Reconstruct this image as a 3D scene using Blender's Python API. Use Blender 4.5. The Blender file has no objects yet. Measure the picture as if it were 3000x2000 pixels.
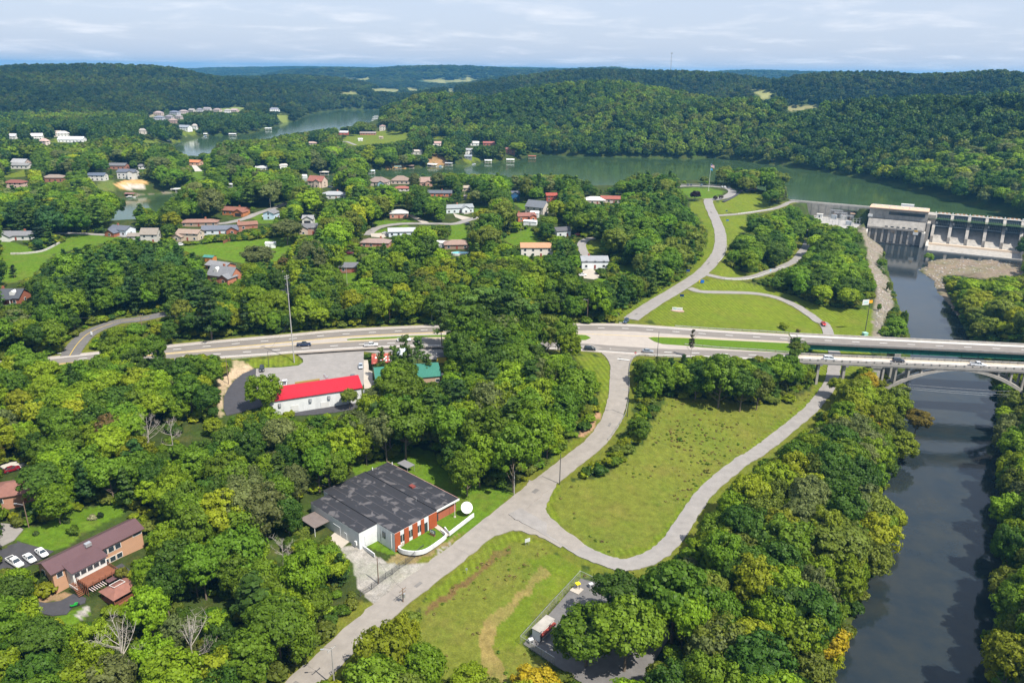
import bpy, math, random
import numpy as np
from mathutils import Matrix, Vector

# ------------------------------------------------------------------ camera
S = bpy.context.scene
FOC = 2250.0; CAM_H = 112.0
PITCH = math.atan(795 / 2250.0); ROLL = math.radians(0.7)
Fw = np.array([0, math.cos(PITCH), -math.sin(PITCH)])
R0 = np.array([1.0, 0, 0]); U0 = np.array([0, math.sin(PITCH), math.cos(PITCH)])
Rv = math.cos(ROLL) * R0 + math.sin(ROLL) * U0
Uv = math.cos(ROLL) * U0 - math.sin(ROLL) * R0
CAM = np.array([0, 0, CAM_H])
cd = bpy.data.cameras.new('camera'); cam = bpy.data.objects.new('camera', cd)
S.collection.objects.link(cam); S.camera = cam
cd.sensor_width = 36; cd.lens = FOC / 3000 * 36; cd.clip_start = 1; cd.clip_end = 60000
cam.matrix_world = Matrix([[Rv[0], Uv[0], -Fw[0], 0], [Rv[1], Uv[1], -Fw[1], 0], [Rv[2], Uv[2], -Fw[2], CAM_H], [0, 0, 0, 1]])

# ------------------------------------------------------------------ sky, sun, exposure
SUN_EL = math.radians(56); SUN_AZ = math.radians(131)      # azimuth clockwise from +Y
w = bpy.data.worlds.new('World'); S.world = w; w.use_nodes = True
nt = w.node_tree; nt.nodes.clear()
def nd(tree, t, **k):
    n = tree.nodes.new(t)
    for a, b in k.items(): setattr(n, a, b)
    return n
sky = nd(nt, 'ShaderNodeTexSky', sky_type='NISHITA', sun_disc=False, sun_elevation=SUN_EL, sun_rotation=SUN_AZ, altitude=400, air_density=1.0, dust_density=2.2, ozone_density=2.0)
geo = nd(nt, 'ShaderNodeNewGeometry'); tc = nd(nt, 'ShaderNodeTexCoord')
sep = nd(nt, 'ShaderNodeSeparateXYZ'); nt.links.new(tc.outputs['Generated'], sep.inputs[0])
mx = nd(nt, 'ShaderNodeMath', operation='MAXIMUM'); mx.inputs[1].default_value = 0.0; nt.links.new(sep.outputs[2], mx.inputs[0])
ad = nd(nt, 'ShaderNodeMath', operation='ADD'); ad.inputs[1].default_value = 0.10; nt.links.new(mx.outputs[0], ad.inputs[0])
dx = nd(nt, 'ShaderNodeMath', operation='DIVIDE'); nt.links.new(sep.outputs[0], dx.inputs[0]); nt.links.new(ad.outputs[0], dx.inputs[1])
dy = nd(nt, 'ShaderNodeMath', operation='DIVIDE'); nt.links.new(sep.outputs[1], dy.inputs[0]); nt.links.new(ad.outputs[0], dy.inputs[1])
cb = nd(nt, 'ShaderNodeCombineXYZ'); nt.links.new(dx.outputs[0], cb.inputs[0]); nt.links.new(dy.outputs[0], cb.inputs[1])
cn = nd(nt, 'ShaderNodeTexNoise'); cn.inputs['Scale'].default_value = 1.3; cn.inputs['Detail'].default_value = 7; cn.inputs['Roughness'].default_value = 0.6; cn.inputs['Distortion'].default_value = 0.3
nt.links.new(cb.outputs[0], cn.inputs['Vector'])
cr = nd(nt, 'ShaderNodeMapRange', interpolation_type='SMOOTHSTEP'); cr.inputs[1].default_value = 0.46; cr.inputs[2].default_value = 0.82; cr.inputs[3].default_value = 0.0; cr.inputs[4].default_value = 0.75
nt.links.new(cn.outputs[0], cr.inputs[0])
mixc = nd(nt, 'ShaderNodeMix', data_type='RGBA'); nt.links.new(cr.outputs[0], mixc.inputs['Factor'])
haz = nd(nt, 'ShaderNodeMix', data_type='RGBA'); haz.inputs['Factor'].default_value = 0.7
nt.links.new(sky.outputs[0], haz.inputs['A']); haz.inputs['B'].default_value = (5.3, 6.0, 7.5, 1)
nt.links.new(haz.outputs['Result'], mixc.inputs['A']); mixc.inputs['B'].default_value = (7.6, 7.7, 8.1, 1)
bg = nd(nt, 'ShaderNodeBackground'); bg.inputs['Strength'].default_value = 0.086
nt.links.new(mixc.outputs['Result'], bg.inputs[0])
wo = nd(nt, 'ShaderNodeOutputWorld'); nt.links.new(bg.outputs[0], wo.inputs[0])
sd = bpy.data.lights.new('sun', 'SUN'); sun = bpy.data.objects.new('sun', sd); S.collection.objects.link(sun)
sd.energy = 4.8; sd.angle = math.radians(0.5); sd.color = (1.0, 0.945, 0.84)
sundir = Vector((math.sin(SUN_AZ) * math.cos(SUN_EL), math.cos(SUN_AZ) * math.cos(SUN_EL), math.sin(SUN_EL)))
sun.rotation_euler = sundir.to_track_quat('Z', 'Y').to_euler()
S.view_settings.view_transform = 'Standard'; S.view_settings.look = 'None'; S.view_settings.gamma = 1; S.view_settings.use_curve_mapping = False
S.view_settings.exposure = 0.68
S.cycles.max_bounces = 7; S.cycles.diffuse_bounces = 4; S.cycles.glossy_bounces = 2; S.cycles.transmission_bounces = 3; S.cycles.transparent_max_bounces = 10; S.cycles.volume_bounces = 0
S.cycles.use_denoising = True; S.cycles.caustics_reflective = False; S.cycles.caustics_refractive = False
S.cycles.volume_step_rate = 4

rnd = random.Random(7); NR = np.random.default_rng(11)
COL = S.collection

# ------------------------------------------------------------------ survey helpers: photo pixel (3000x2000) -> place on the ground
def W(x, y, z=0.0):
    d = Fw * FOC + Rv * (x - 1500) - Uv * (y - 1000)
    return CAM + d * ((z - CAM_H) / d[2])
def PX(P):
    v = np.asarray(P, float) - CAM
    f = np.maximum(v @ Fw, 1.0)
    return 1500 + FOC * (v @ Rv) / f, 1000 - FOC * (v @ Uv) / f
ZO = {'a': (0, 0, 2.352), 'b': (1000, 0, 2.352), 'c': (2000, 0, 2.352), 'd': (0, 400, 3.136), 'e': (600, 400, 3.136), 'f': (1200, 400, 3.136),
      'g': (1800, 450, 3.136), 'h': (2300, 500, 3.136), 'i': (0, 850, 3.136), 'j': (600, 850, 3.136), 'k': (1200, 850, 3.136), 'l': (1800, 850, 3.136),
      'm': (2300, 850, 3.136), 'n': (0, 1350, 2.412), 'o': (850, 1300, 2.24), 'p': (1800, 1300, 1.96), 'q': (900, 1330, 4.48), 'r': (1000, 950, 6.72), '.': (0, 0, 1)}
def zz(k, *pts):
    ox, oy, s = ZO[k]
    return [(ox + p[0] / s, oy + p[1] / s) + tuple(p[2:]) for p in pts]
def smooth(pts, n=8):
    P = [np.array(p, float) for p in pts]
    P = [2 * P[0] - P[1]] + P + [2 * P[-1] - P[-2]]
    out = []
    for i in range(1, len(P) - 2):
        for k in range(n):
            t = k / n
            out.append(0.5 * (2 * P[i] + (P[i + 1] - P[i - 1]) * t + (2 * P[i - 1] - 5 * P[i] + 4 * P[i + 1] - P[i + 2]) * t * t + (3 * P[i] - P[i - 1] - 3 * P[i + 1] + P[i + 2]) * t ** 3))
    out.append(P[-2])
    return np.array(out)

# ------------------------------------------------------------------ materials
MATS = {}
def mat(name, col=(.5, .5, .5), rough=.8, metal=0.0, spec=.3, objcol=False, noise=0.0, nscale=1.0, bump=0.0, bscale=8.0, dirt=0.0, wave=None, coat=0.0):
    if name in MATS: return MATS[name]
    m = bpy.data.materials.new(name); m.use_nodes = True; t = m.node_tree; b = t.nodes['Principled BSDF']
    b.inputs['Roughness'].default_value = rough; b.inputs['Metallic'].default_value = metal; b.inputs['Specular IOR Level'].default_value = spec
    if coat: b.inputs['Coat Weight'].default_value = coat
    c = t.nodes.new('ShaderNodeRGB'); c.outputs[0].default_value = (*col, 1); out = c.outputs[0]
    if objcol:
        oi = t.nodes.new('ShaderNodeObjectInfo'); out = oi.outputs['Color']
    tco = t.nodes.new('ShaderNodeTexCoord'); ge = t.nodes.new('ShaderNodeNewGeometry')
    if noise:
        n = t.nodes.new('ShaderNodeTexNoise'); n.inputs['Scale'].default_value = nscale; n.inputs['Detail'].default_value = 6; n.inputs['Roughness'].default_value = .65
        t.links.new(ge.outputs['Position'], n.inputs['Vector'])
        mr = t.nodes.new('ShaderNodeMapRange'); mr.inputs[1].default_value = .25; mr.inputs[2].default_value = .75; mr.inputs[3].default_value = 1 - noise; mr.inputs[4].default_value = 1 + noise
        t.links.new(n.outputs[0], mr.inputs[0])
        mu = t.nodes.new('ShaderNodeMix'); mu.data_type = 'RGBA'; mu.blend_type = 'MULTIPLY'; mu.inputs['Factor'].default_value = 1
        t.links.new(out, mu.inputs['A']); t.links.new(mr.outputs[0], mu.inputs['B']); out = mu.outputs['Result']
    if dirt:
        n2 = t.nodes.new('ShaderNodeTexNoise'); n2.inputs['Scale'].default_value = .35; n2.inputs['Detail'].default_value = 8; n2.inputs['Roughness'].default_value = .7
        mp = t.nodes.new('ShaderNodeMapping'); mp.inputs['Scale'].default_value = (1, 1, .25)
        t.links.new(ge.outputs['Position'], mp.inputs[0]); t.links.new(mp.outputs[0], n2.inputs['Vector'])
        mr2 = t.nodes.new('ShaderNodeMapRange'); mr2.inputs[1].default_value = .5; mr2.inputs[2].default_value = .75; mr2.inputs[3].default_value = 0; mr2.inputs[4].default_value = dirt
        t.links.new(n2.outputs[0], mr2.inputs[0])
        mu = t.nodes.new('ShaderNodeMix'); mu.data_type = 'RGBA'; t.links.new(mr2.outputs[0], mu.inputs['Factor'])
        t.links.new(out, mu.inputs['A']); mu.inputs['B'].default_value = (.09, .085, .08, 1); out = mu.outputs['Result']
    if wave:
        wv = t.nodes.new('ShaderNodeTexWave'); wv.inputs['Scale'].default_value = wave; wv.bands_direction = 'X'
        t.links.new(tco.outputs['Object'], wv.inputs['Vector'])
        bp = t.nodes.new('ShaderNodeBump'); bp.inputs['Strength'].default_value = .6; bp.inputs['Distance'].default_value = .1
        t.links.new(wv.outputs['Fac'], bp.inputs['Height']); t.links.new(bp.outputs[0], b.inputs['Normal'])
        mr3 = t.nodes.new('ShaderNodeMapRange'); mr3.inputs[3].default_value = .88; mr3.inputs[4].default_value = 1.06; t.links.new(wv.outputs['Fac'], mr3.inputs[0])
        mu = t.nodes.new('ShaderNodeMix'); mu.data_type = 'RGBA'; mu.blend_type = 'MULTIPLY'; mu.inputs['Factor'].default_value = 1
        t.links.new(out, mu.inputs['A']); t.links.new(mr3.outputs[0], mu.inputs['B']); out = mu.outputs['Result']
    elif bump:
        nb = t.nodes.new('ShaderNodeTexNoise'); nb.inputs['Scale'].default_value = bscale; nb.inputs['Detail'].default_value = 5
        t.links.new(ge.outputs['Position'], nb.inputs['Vector'])
        bp = t.nodes.new('ShaderNodeBump'); bp.inputs['Strength'].default_value = bump; bp.inputs['Distance'].default_value = .1
        t.links.new(nb.outputs[0], bp.inputs['Height']); t.links.new(bp.outputs[0], b.inputs['Normal'])
    t.links.new(out, b.inputs['Base Color'])
    MATS[name] = m
    return m
M = lambda n: MATS[n]
mat('asphalt', (.135, .128, .125), .85, noise=.2, nscale=.5, bump=.2, bscale=20, dirt=.12)
mat('asphalt_lane', (.185, .165, .148), .85, noise=.12, nscale=.15, dirt=.12)
mat('asphalt_old', (.245, .228, .215), .9, noise=.16, nscale=.35, dirt=.16)
mat('asphalt_new', (.055, .053, .06), .85, noise=.2, nscale=.6)
mat('shoulder', (.345, .305, .27), .9, noise=.10, nscale=.3, dirt=.1)
mat('road_lower', (.25, .225, .2), .9, noise=.15, nscale=.4, dirt=.14)
mat('concrete', (.34, .315, .285), .9, noise=.25, nscale=.4, dirt=.55, bump=.2)
mat('concrete_dark', (.21, .20, .19), .9, noise=.25, nscale=.5, dirt=.5, bump=.2)
mat('concrete_pale', (.45, .425, .39), .85, noise=.12, nscale=.4, dirt=.2)
mat('deck_old', (.42, .385, .35), .9, noise=.1, nscale=.25, dirt=.12)
mat('drive', (.40, .355, .30), .9, noise=.12, nscale=.4, dirt=.1)
mat('paint_white', (.78, .78, .76), .6, noise=.1, nscale=1)
mat('paint_yellow', (.62, .42, .05), .6, noise=.12, nscale=1)
mat('gravel', (.33, .315, .30), .95, noise=.3, nscale=2.0, bump=.5, bscale=6)
mat('siding', objcol=True, rough=.75, noise=.06, nscale=.6)
mat('brickwall', objcol=True, rough=.85, noise=.18, nscale=1.5)
mat('shingle', objcol=True, rough=.9, noise=.16, nscale=.8, bump=.3, bscale=10)
mat('metalroof', objcol=True, rough=.45, spec=.5, noise=.08, nscale=.5, wave=2.2)
mat('trim', (.66, .66, .64), .6, noise=.05)
mat('glass', (.03, .04, .05), .08, spec=.6)
mat('carpaint', objcol=True, rough=.25, spec=.5, coat=.6)
mat('tyre', (.02, .02, .02), .85)
mat('chrome', (.6, .6, .62), .25, metal=.9)
mat('lampglass', (.75, .75, .72), .15, spec=.6)
mat('redlamp', (.4, .02, .02), .2, spec=.6)
mat('wood_pole', (.20, .14, .10), .9, noise=.25, nscale=2)
mat('grey_pole', (.33, .32, .30), .85, noise=.2, nscale=1)
mat('galvan', (.50, .51, .52), .4, metal=.6, noise=.1)
mat('steel_dark', (.06, .06, .065), .6, spec=.4)
mat('green_steel', (.015, .12, .085), .5, noise=.2, nscale=.5, dirt=.2)
mat('objpaint', objcol=True, rough=.6, noise=.06, nscale=.7)
mat('bark', (.16, .125, .095), .95, noise=.3, nscale=2)
mat('deadwood', (.33, .295, .26), .9, noise=.25, nscale=1.5)
mat('stone', objcol=True, rough=.95, noise=.35, nscale=.9, bump=.6, bscale=2)
mat('deckwood', (.20, .075, .04), .8, noise=.15, nscale=1)

# ------------------------------------------------------------------ object helpers
def link(name, me, m=None, parent=None, color=None, smooth_=False):
    o = bpy.data.objects.new(name, me); COL.objects.link(o)
    if m is not None and me is not None and len(me.materials) == 0: me.materials.append(MATS[m] if isinstance(m, str) else m)
    if parent is not None: o.parent = parent
    if color is not None: o.color = (*color, 1)
    if smooth_: me.polygons.foreach_set('use_smooth', [True] * len(me.polygons))
    return o
def mesh(v, f):
    me = bpy.data.meshes.new('m'); me.from_pydata([tuple(map(float, p)) for p in v], [], f); me.update(); return me
def top(o, label, cat, group=None, kind=None):
    o['label'] = label; o['category'] = cat
    if group: o['group'] = group
    if kind: o['kind'] = kind
    return o
def struct(o, kind='structure'):
    o['kind'] = kind; return o
def empty(name, loc, rz=0.0):
    o = bpy.data.objects.new(name, None); COL.objects.link(o); o.location = tuple(map(float, loc)); o.rotation_euler = (0, 0, rz); o.empty_display_size = .5
    return o
class MB:
    """collects simple solids into one mesh"""
    def __init__(s): s.v = []; s.f = []
    def add(s, v, f):
        k = len(s.v); s.v += [tuple(p) for p in v]; s.f += [tuple(i + k for i in q) for q in f]; return s
    def box(s, x0, x1, y0, y1, z0, z1):
        return s.add([(x0, y0, z0), (x1, y0, z0), (x1, y1, z0), (x0, y1, z0), (x0, y0, z1), (x1, y0, z1), (x1, y1, z1), (x0, y1, z1)],
                     [(0, 3, 2, 1), (4, 5, 6, 7), (0, 1, 5, 4), (1, 2, 6, 5), (2, 3, 7, 6), (3, 0, 4, 7)])
    def prism(s, prof, y0, y1, axis='y'):
        n = len(prof)
        a = [(p[0], y0, p[1]) for p in prof] + [(p[0], y1, p[1]) for p in prof]
        if axis == 'x': a = [(q[1], q[0], q[2]) for q in a]
        fs = [tuple(range(n))[::-1], tuple(range(n, 2 * n))] + [(i, (i + 1) % n, n + (i + 1) % n, n + i) for i in range(n)]
        return s.add(a, fs)
    def tube(s, a, b, r0, r1=None, n=6):
        a = np.array(a, float); b = np.array(b, float); r1 = r0 if r1 is None else r1
        d = b - a; d = d / (np.linalg.norm(d) + 1e-9)
        u = np.cross(d, [0, 0, 1.0]) if abs(d[2]) < .95 else np.cross(d, [1.0, 0, 0]); u /= np.linalg.norm(u); v = np.cross(d, u)
        P = []
        for c, r in ((a, r0), (b, r1)):
            for i in range(n):
                t = 2 * math.pi * i / n; P.append(tuple(c + r * (math.cos(t) * u + math.sin(t) * v)))
        return s.add(P, [(i, (i + 1) % n, n + (i + 1) % n, n + i) for i in range(n)] + [tuple(range(n))[::-1], tuple(range(n, 2 * n))])
    def mesh(s): return mesh(s.v, s.f)
    def build(s, name, m, parent=None, color=None, smooth_=False): return link(name, s.mesh(), m, parent, color, smooth_)

# ------------------------------------------------------------------ polygons and raster masks in survey (photo) space
RW, RH = 1500, 1000            # raster cells of 2 photo pixels
def raster(poly, out=None, val=True):
    P = np.array([(p[0], p[1]) for p in poly], float) / 2
    if out is None: out = np.zeros((RH, RW), bool)
    y0 = max(0, int(P[:, 1].min())); y1 = min(RH - 1, int(P[:, 1].max()) + 1)
    n = len(P)
    for y in range(y0, y1 + 1):
        yc = y + .5; xs = []
        for i in range(n):
            a = P[i]; b = P[(i + 1) % n]
            if (a[1] <= yc) != (b[1] <= yc): xs.append(a[0] + (yc - a[1]) / (b[1] - a[1]) * (b[0] - a[0]))
        xs.sort()
        for i in range(0, len(xs) - 1, 2):
            i0 = max(0, int(math.ceil(xs[i] - .5))); i1 = min(RW, int(math.floor(xs[i + 1] - .5)) + 1)
            if i1 > i0: out[y, i0:i1] = val
    return out
def inpoly(P, X, Y):
    P = np.asarray(P)[:, :2]; r = np.zeros(X.shape, bool); n = len(P)
    for i in range(n):
        a = P[i]; b = P[(i + 1) % n]
        if a[1] == b[1]: continue
        c = ((a[1] <= Y) != (b[1] <= Y)) & (X < (b[0] - a[0]) * (Y - a[1]) / (b[1] - a[1]) + a[0]); r ^= c
    return r
def segdist(a, b, X, Y):
    ax, ay = a[0], a[1]; dx_, dy_ = b[0] - ax, b[1] - ay; L = dx_ * dx_ + dy_ * dy_ + 1e-9
    t = np.clip(((X - ax) * dx_ + (Y - ay) * dy_) / L, 0, 1)
    return np.hypot(X - ax - t * dx_, Y - ay - t * dy_), t
# ================================================================== THE SETTING
Z_RES, Z_RIV = -1.0, -21.5
# ---- highway edges (photo pixels, road level 0)
HN = zz('.', (-260, 1078), (-60, 1062), (105, 1048), (277, 1030), (446, 1014), (600, 999), (842, 978), (1015, 963), (1300, 950), (1583, 947), (1803, 947), (1975, 957), (2119, 967), (2310, 978))
HS = zz('.', (-200, 1122), (0, 1106), (160, 1090), (330, 1074), (500, 1060), (664, 1048), (807, 1038), (871, 1033), (1078, 1020), (1270, 1015), (1480, 1018), (1694, 1027), (1800, 1035), (1943, 1044), (2100, 1049), (2326, 1057))
MN = zz('.', (1024, 987), (1276, 978), (1359, 977.5), (1560, 978), (1726, 980), (1905, 987), (2119, 995), (2310, 1003))   # lower edge of the far carriageway
MS = zz('.', (1024, 995), (1238, 989), (1359, 990), (1560, 996), (1678, 999), (1850, 1006), (2004, 1013), (2326, 1037))    # upper edge of the near carriageway
def wl(pts, z=0.0, n=6): return smooth([W(p[0], p[1], p[2] if len(p) > 2 else z) for p in pts], n)
# ---- roads: name, centreline (pixels + level), width, material
ROADS = [
 ('lower_road', zz('.', (1815, 1022, 0), (1814, 1060, -.3), (1814, 1105, -1.2), (1812, 1153, -2.6), (1803, 1194, -4.2), (1780, 1249, -6.2), (1742, 1296, -7.6), (1697, 1334, -8.7), (1631, 1385, -9.7), (1564, 1436, -10.5), (1497, 1492, -11), (1408, 1563, -11.4), (1319, 1635, -11.9), (1229, 1702, -12.3), (1140, 1773, -12.7), (1051, 1849, -13.1), (962, 1934, -13.5), (895, 1992, -13.8), (730, 2140, -14.4)), 7.2, 'road_lower'),
 ('park_road', zz('g', (150, 1520, 0), (230, 1460, .2), (400, 1350, .8), (600, 1230, 1.8), (780, 1110, 3), (895, 1000, 4.2), (965, 880, 5.6), (975, 750, 7), (945, 640, 8.2), (900, 540, 9), (862, 445, 9.6), (880, 415, 9.8)), 7.6, 'asphalt_old'),
 ('overlook_loop', zz('g', (840, 425, 9.7), (960, 412, 9.8), (1050, 385, 9.9), (1085, 350, 10), (1040, 320, 10), (930, 304, 10), (800, 298, 10), (650, 298, 10), (560, 304, 10)), 9.0, 'asphalt_old'),
 ('dam_road', zz('g', (935, 568, 8.8), (1030, 563, 8.2), (1150, 553, 7.2), (1330, 528, 5.6), (1460, 506, 4.2), (1555, 474, 3), (1610, 446, 2.3), (1690, 440, 2)), 5.0, 'asphalt_old'),
 ('powerhouse_road', zz('g', (850, 1110, 3.1), (1000, 1142, 2.2), (1150, 1147, 1), (1280, 1128, -.6), (1400, 1088, -2.4), (1500, 1054, -4), (1570, 1026, -5), (1680, 960, -6.8), (1790, 800, -8.6)), 5.4, 'asphalt_old'),
 ('loop_road', zz('g', (690, 1235, 1.8), (800, 1266, 1.2), (1000, 1272, .2), (1250, 1280, -1.2), (1450, 1310, -2.6), (1620, 1372, -4.2), (1760, 1452, -5.8), (1870, 1535, -7)) + zz('l', (1930, 310, -7.6), (1965, 390, -8.3), (1995, 480, -8.8), (2015, 560, -9.1), (2025, 640, -9.3), (2015, 730, -9.5), (2000, 800, -9.6), (1970, 880, -9.8), (1900, 980, -10), (1810, 1085, -10.3), (1680, 1200, -10.6), (1500, 1345, -11), (1380, 1435, -11.2), (1260, 1520, -11.4)) + zz('p', (740, 92, -11.5), (610, 195, -11.6), (510, 290, -11.7), (435, 395, -11.8), (375, 490, -11.9), (300, 585, -11.9), (200, 655, -12), (80, 690, -12), (-10, 682, -12)) + zz('o', (1950, 715, -11.9), (1800, 628, -11.6), (1680, 556, -11.3), (1540, 480, -11), (1470, 440, -10.9)), 5.1, 'asphalt_old'),
 ('junction_curve', zz('.', (1590, 1412, -10.2), (1572, 1455, -10.75), (1568, 1500, -11.05), (1620, 1550, -11.35), (1700, 1606, -11.8)), 9, 'road_lower'),
 ('junction_curve', zz('.', (1350, 1612, -11.7), (1420, 1562, -11.4), (1500, 1538, -11.2), (1580, 1552, -11.35), (1660, 1590, -11.7)), 5.5, 'road_lower'),
 ('junction_curve', zz('.', (1720, 1012, 0), (1775, 1030, -.05), (1803, 1062, -.35), (1811, 1110, -1.3)), 5, 'road_lower'),
 ('junction_curve', zz('.', (1905, 1030, 0), (1855, 1036, -.05), (1829, 1062, -.35), (1820, 1110, -1.3)), 5, 'road_lower'),
 ('side_street', zz('i', (640, 600, 0), (690, 520, .2), (740, 460, .5), (800, 405, .9), (880, 360, 1.4), (970, 325, 1.9), (1100, 285, 2.4), (1300, 262, 3), (1520, 215, 4)), 7.4, 'asphalt'),
 ('hill_street', zz('e', (-60, 815, 8.5), (120, 800, 9), (240, 785, 9.4), (380, 748, 10), (480, 706, 10.5), (600, 668, 11.5), (760, 610, 12)), 6.0, 'asphalt_old'),
 ('bend_street', zz('e', (1500, 905, 9), (1545, 858, 9.2), (1640, 822, 9.5), (1770, 803, 9.8), (1900, 798, 10), (2150, 800, 10), (2300, 800, 10), (2440, 760, 10), (2560, 735, 10)), 6.0, 'asphalt_old'),
 ('stub_street', zz('e', (760, 1230, 6), (748, 1300, 5.4), (742, 1400, 4.6), (735, 1480, 4)), 5, 'asphalt_old'),
 ('cul_de_sac', zz('f', (1700, 934, 9.4), (1640, 940, 9.2), (1595, 965, 8.9), (1580, 1010, 8.4), (1610, 1075, 7.6), (1660, 1112, 7.2), (1700, 1150, 6.8)), 5.5, 'asphalt_old'),
 ('ridge_lane', zz('d', (500, 885, 9), (620, 888, 9), (760, 892, 8.8), (1000, 905, 8.4), (1200, 920, 8)), 4.5, 'asphalt_old'),
 ('driveway_lane', zz('b', (-20, 980, 8), (30, 975, 8.5), (60, 985, 8), (100, 1000, 7)), 5, 'asphalt_old'),
]
PADS = [  # name, polygon (pixels), level, material
 ('parking_lot', zz('j', (470, 720), (560, 712), (700, 708), (860, 690), (905, 660), (900, 630), (860, 600), (830, 580), (1000, 562), (1300, 548), (1530, 536), (1800, 525), (2195, 525), (2195, 640), (1880, 620), (1460, 560), (1460, 860), (1430, 900), (480, 930), (465, 900)), -1.2, 'asphalt_old'),
 ('new_driveway', zz('j', (466, 716), (467, 920), (560, 1060), (200, 1150), (172, 1090), (175, 980), (215, 900), (270, 830), (350, 765)), -1.35, 'asphalt_new'),
 ('rear_drive', zz('j', (780, 1090), (1420, 1010), (1440, 1080), (1200, 1120), (1000, 1140), (820, 1150)), -3.6, 'asphalt_new'),
 ('compound_pad', zz('o', (1905, 880), (2100, 935), (2350, 1010), (2500, 1250), (2300, 1560), (1980, 1610), (1530, 1310), (1560, 1275)), -13, 'asphalt'),
 ('white_house_drive', zz('n', (-60, 430), (90, 445), (165, 480), (100, 555), (0, 605), (-60, 620)), -7.5, 'asphalt_old'),
 ('car_court', zz('n', (100, 552), (150, 575), (250, 600), (380, 635), (340, 660), (245, 720), (100, 780), (-40, 760), (-40, 620)), -7.9, 'asphalt_new'),
 ('garden_drive', zz('n', (225, 985), (330, 1000), (430, 985), (520, 935), (610, 965), (600, 1000), (510, 1030), (470, 1080), (370, 1090), (280, 1070), (235, 1030)), -9.3, 'asphalt_new'),
 ('patio', zz('n', (760, 775), (860, 720), (920, 770), (930, 830), (880, 860), (800, 810)), -8.6, 'asphalt_new'),
 ('loading_pad', zz('q', (280, 1100), (400, 985), (590, 1110), (450, 1225), (380, 1225), (330, 1160)), -10.9, 'drive'),
 ('sand_strip', zz('r', (440, 700), (520, 700), (550, 900), (610, 930), (620, 1260), (450, 1260), (440, 1100)), -1.15, 'drive'),
 ('switchyard_pad', zz('h', (255, 400), (330, 372), (560, 400), (590, 470), (700, 490), (660, 520), (640, 610), (500, 600), (190, 585), (225, 490)), -9, 'gravel'),
 ('house_drive', zz('e', (1520, 890), (1640, 885), (1700, 905), (1640, 930), (1530, 920)), 9.25, 'drive'),
 ('long_drive', zz('e', (1850, 712), (1900, 715), (2060, 790), (2000, 795), (1920, 755)), 10.1, 'drive'),
 ('front_drive', zz('f', (400, 705), (470, 725), (560, 745), (480, 765), (420, 740)), 10.2, 'drive'),
 ('cottage_yard', zz('f', (1590, 1230), (1680, 1210), (1760, 1290), (1690, 1310), (1600, 1300)), 6.2, 'drive'),
 ('street_apron', zz('e', (690, 1235), (800, 1232), (800, 1262), (740, 1275)), 5.7, 'drive'),
 ('upper_drive', zz('n', (-60, 55), (60, 10), (170, -5), (175, 30), (60, 70), (-60, 110)), -6, 'concrete_pale'),
 ('far_drive', zz('d', (1760, 265), (1800, 262), (1860, 318), (1790, 320)), 7.2, 'concrete_pale'),
]
# water outlines in photo pixels (hidden stretches surveyed on)
RES_A = zz('.', (2345, 597), (2450, 612), (2560, 625), (2640, 634), (2720, 640), (2860, 654), (3010, 668), (3040, 662), (3010, 648), (2906, 618), (2810, 592), (2715, 569), (2619, 545), (2523, 525), (2411, 503), (2276, 485), (2085, 462), (2017, 466), (1850, 461), (1723, 459), (1663, 457), (1574, 452), (1550, 456), (1527, 468), (1480, 472), (1417, 476), (1361, 483), (1298, 485), (1212, 494), (1162, 495), (1053, 504), (980, 514), (935, 512), (870, 524), (780, 538), (672, 548), (600, 553), (507, 566), (414, 572), (370, 578), (320, 590), (262, 622), (240, 655), (300, 668), (400, 664), (462, 626), (560, 600), (700, 585), (800, 576), (900, 560), (967, 544), (1060, 534), (1200, 532), (1400, 531), (1500, 536), (1600, 553), (1700, 562), (1800, 562), (1900, 553), (2000, 547), (2150, 553), (2220, 566), (2300, 583))
RES_B = zz('.', (1119, 322), (1117, 350), (1090, 372), (1000, 392), (876, 402), (800, 416), (715, 434), (640, 455), (600, 474), (540, 470), (500, 452), (490, 432), (506, 419), (553, 412), (604, 397), (680, 397), (744, 389), (808, 371), (833, 361), (876, 353), (893, 340), (935, 330), (1000, 321))
RIVER = zz('h', (885, 655), (900, 740), (938, 880), (958, 960), (1003, 1110), (1028, 1200), (1108, 1400), (1140, 1480)) + zz('.', (2666, 990), (2668, 1060), (2664, 1115), (2646, 1170), (2640, 1220), (2610, 1320), (2585, 1443), (2580, 1560), (2560, 1660), (2520, 1780), (2465, 1877), (2420, 1960), (2380, 2060), (2300, 2300), (2960, 2300), (2905, 2060), (2885, 1960), (2900, 1880), (2920, 1780), (2935, 1640), (2930, 1530), (2935, 1340), (2930, 1220), (2915, 1130), (2880, 1040), (2835, 985), (2812, 935), (2776, 886), (2745, 854), (2734, 820), (2690, 791), (2722, 776), (2716, 765), (2790, 758), (2900, 764), (3010, 776), (3060, 770), (3010, 752), (2713, 728))
res_a = np.array([W(*p, Z_RES) for p in RES_A]); res_b = np.array([W(*p, Z_RES) for p in RES_B]); riv = np.array([W(*p, Z_RIV) for p in RIVER])

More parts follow.
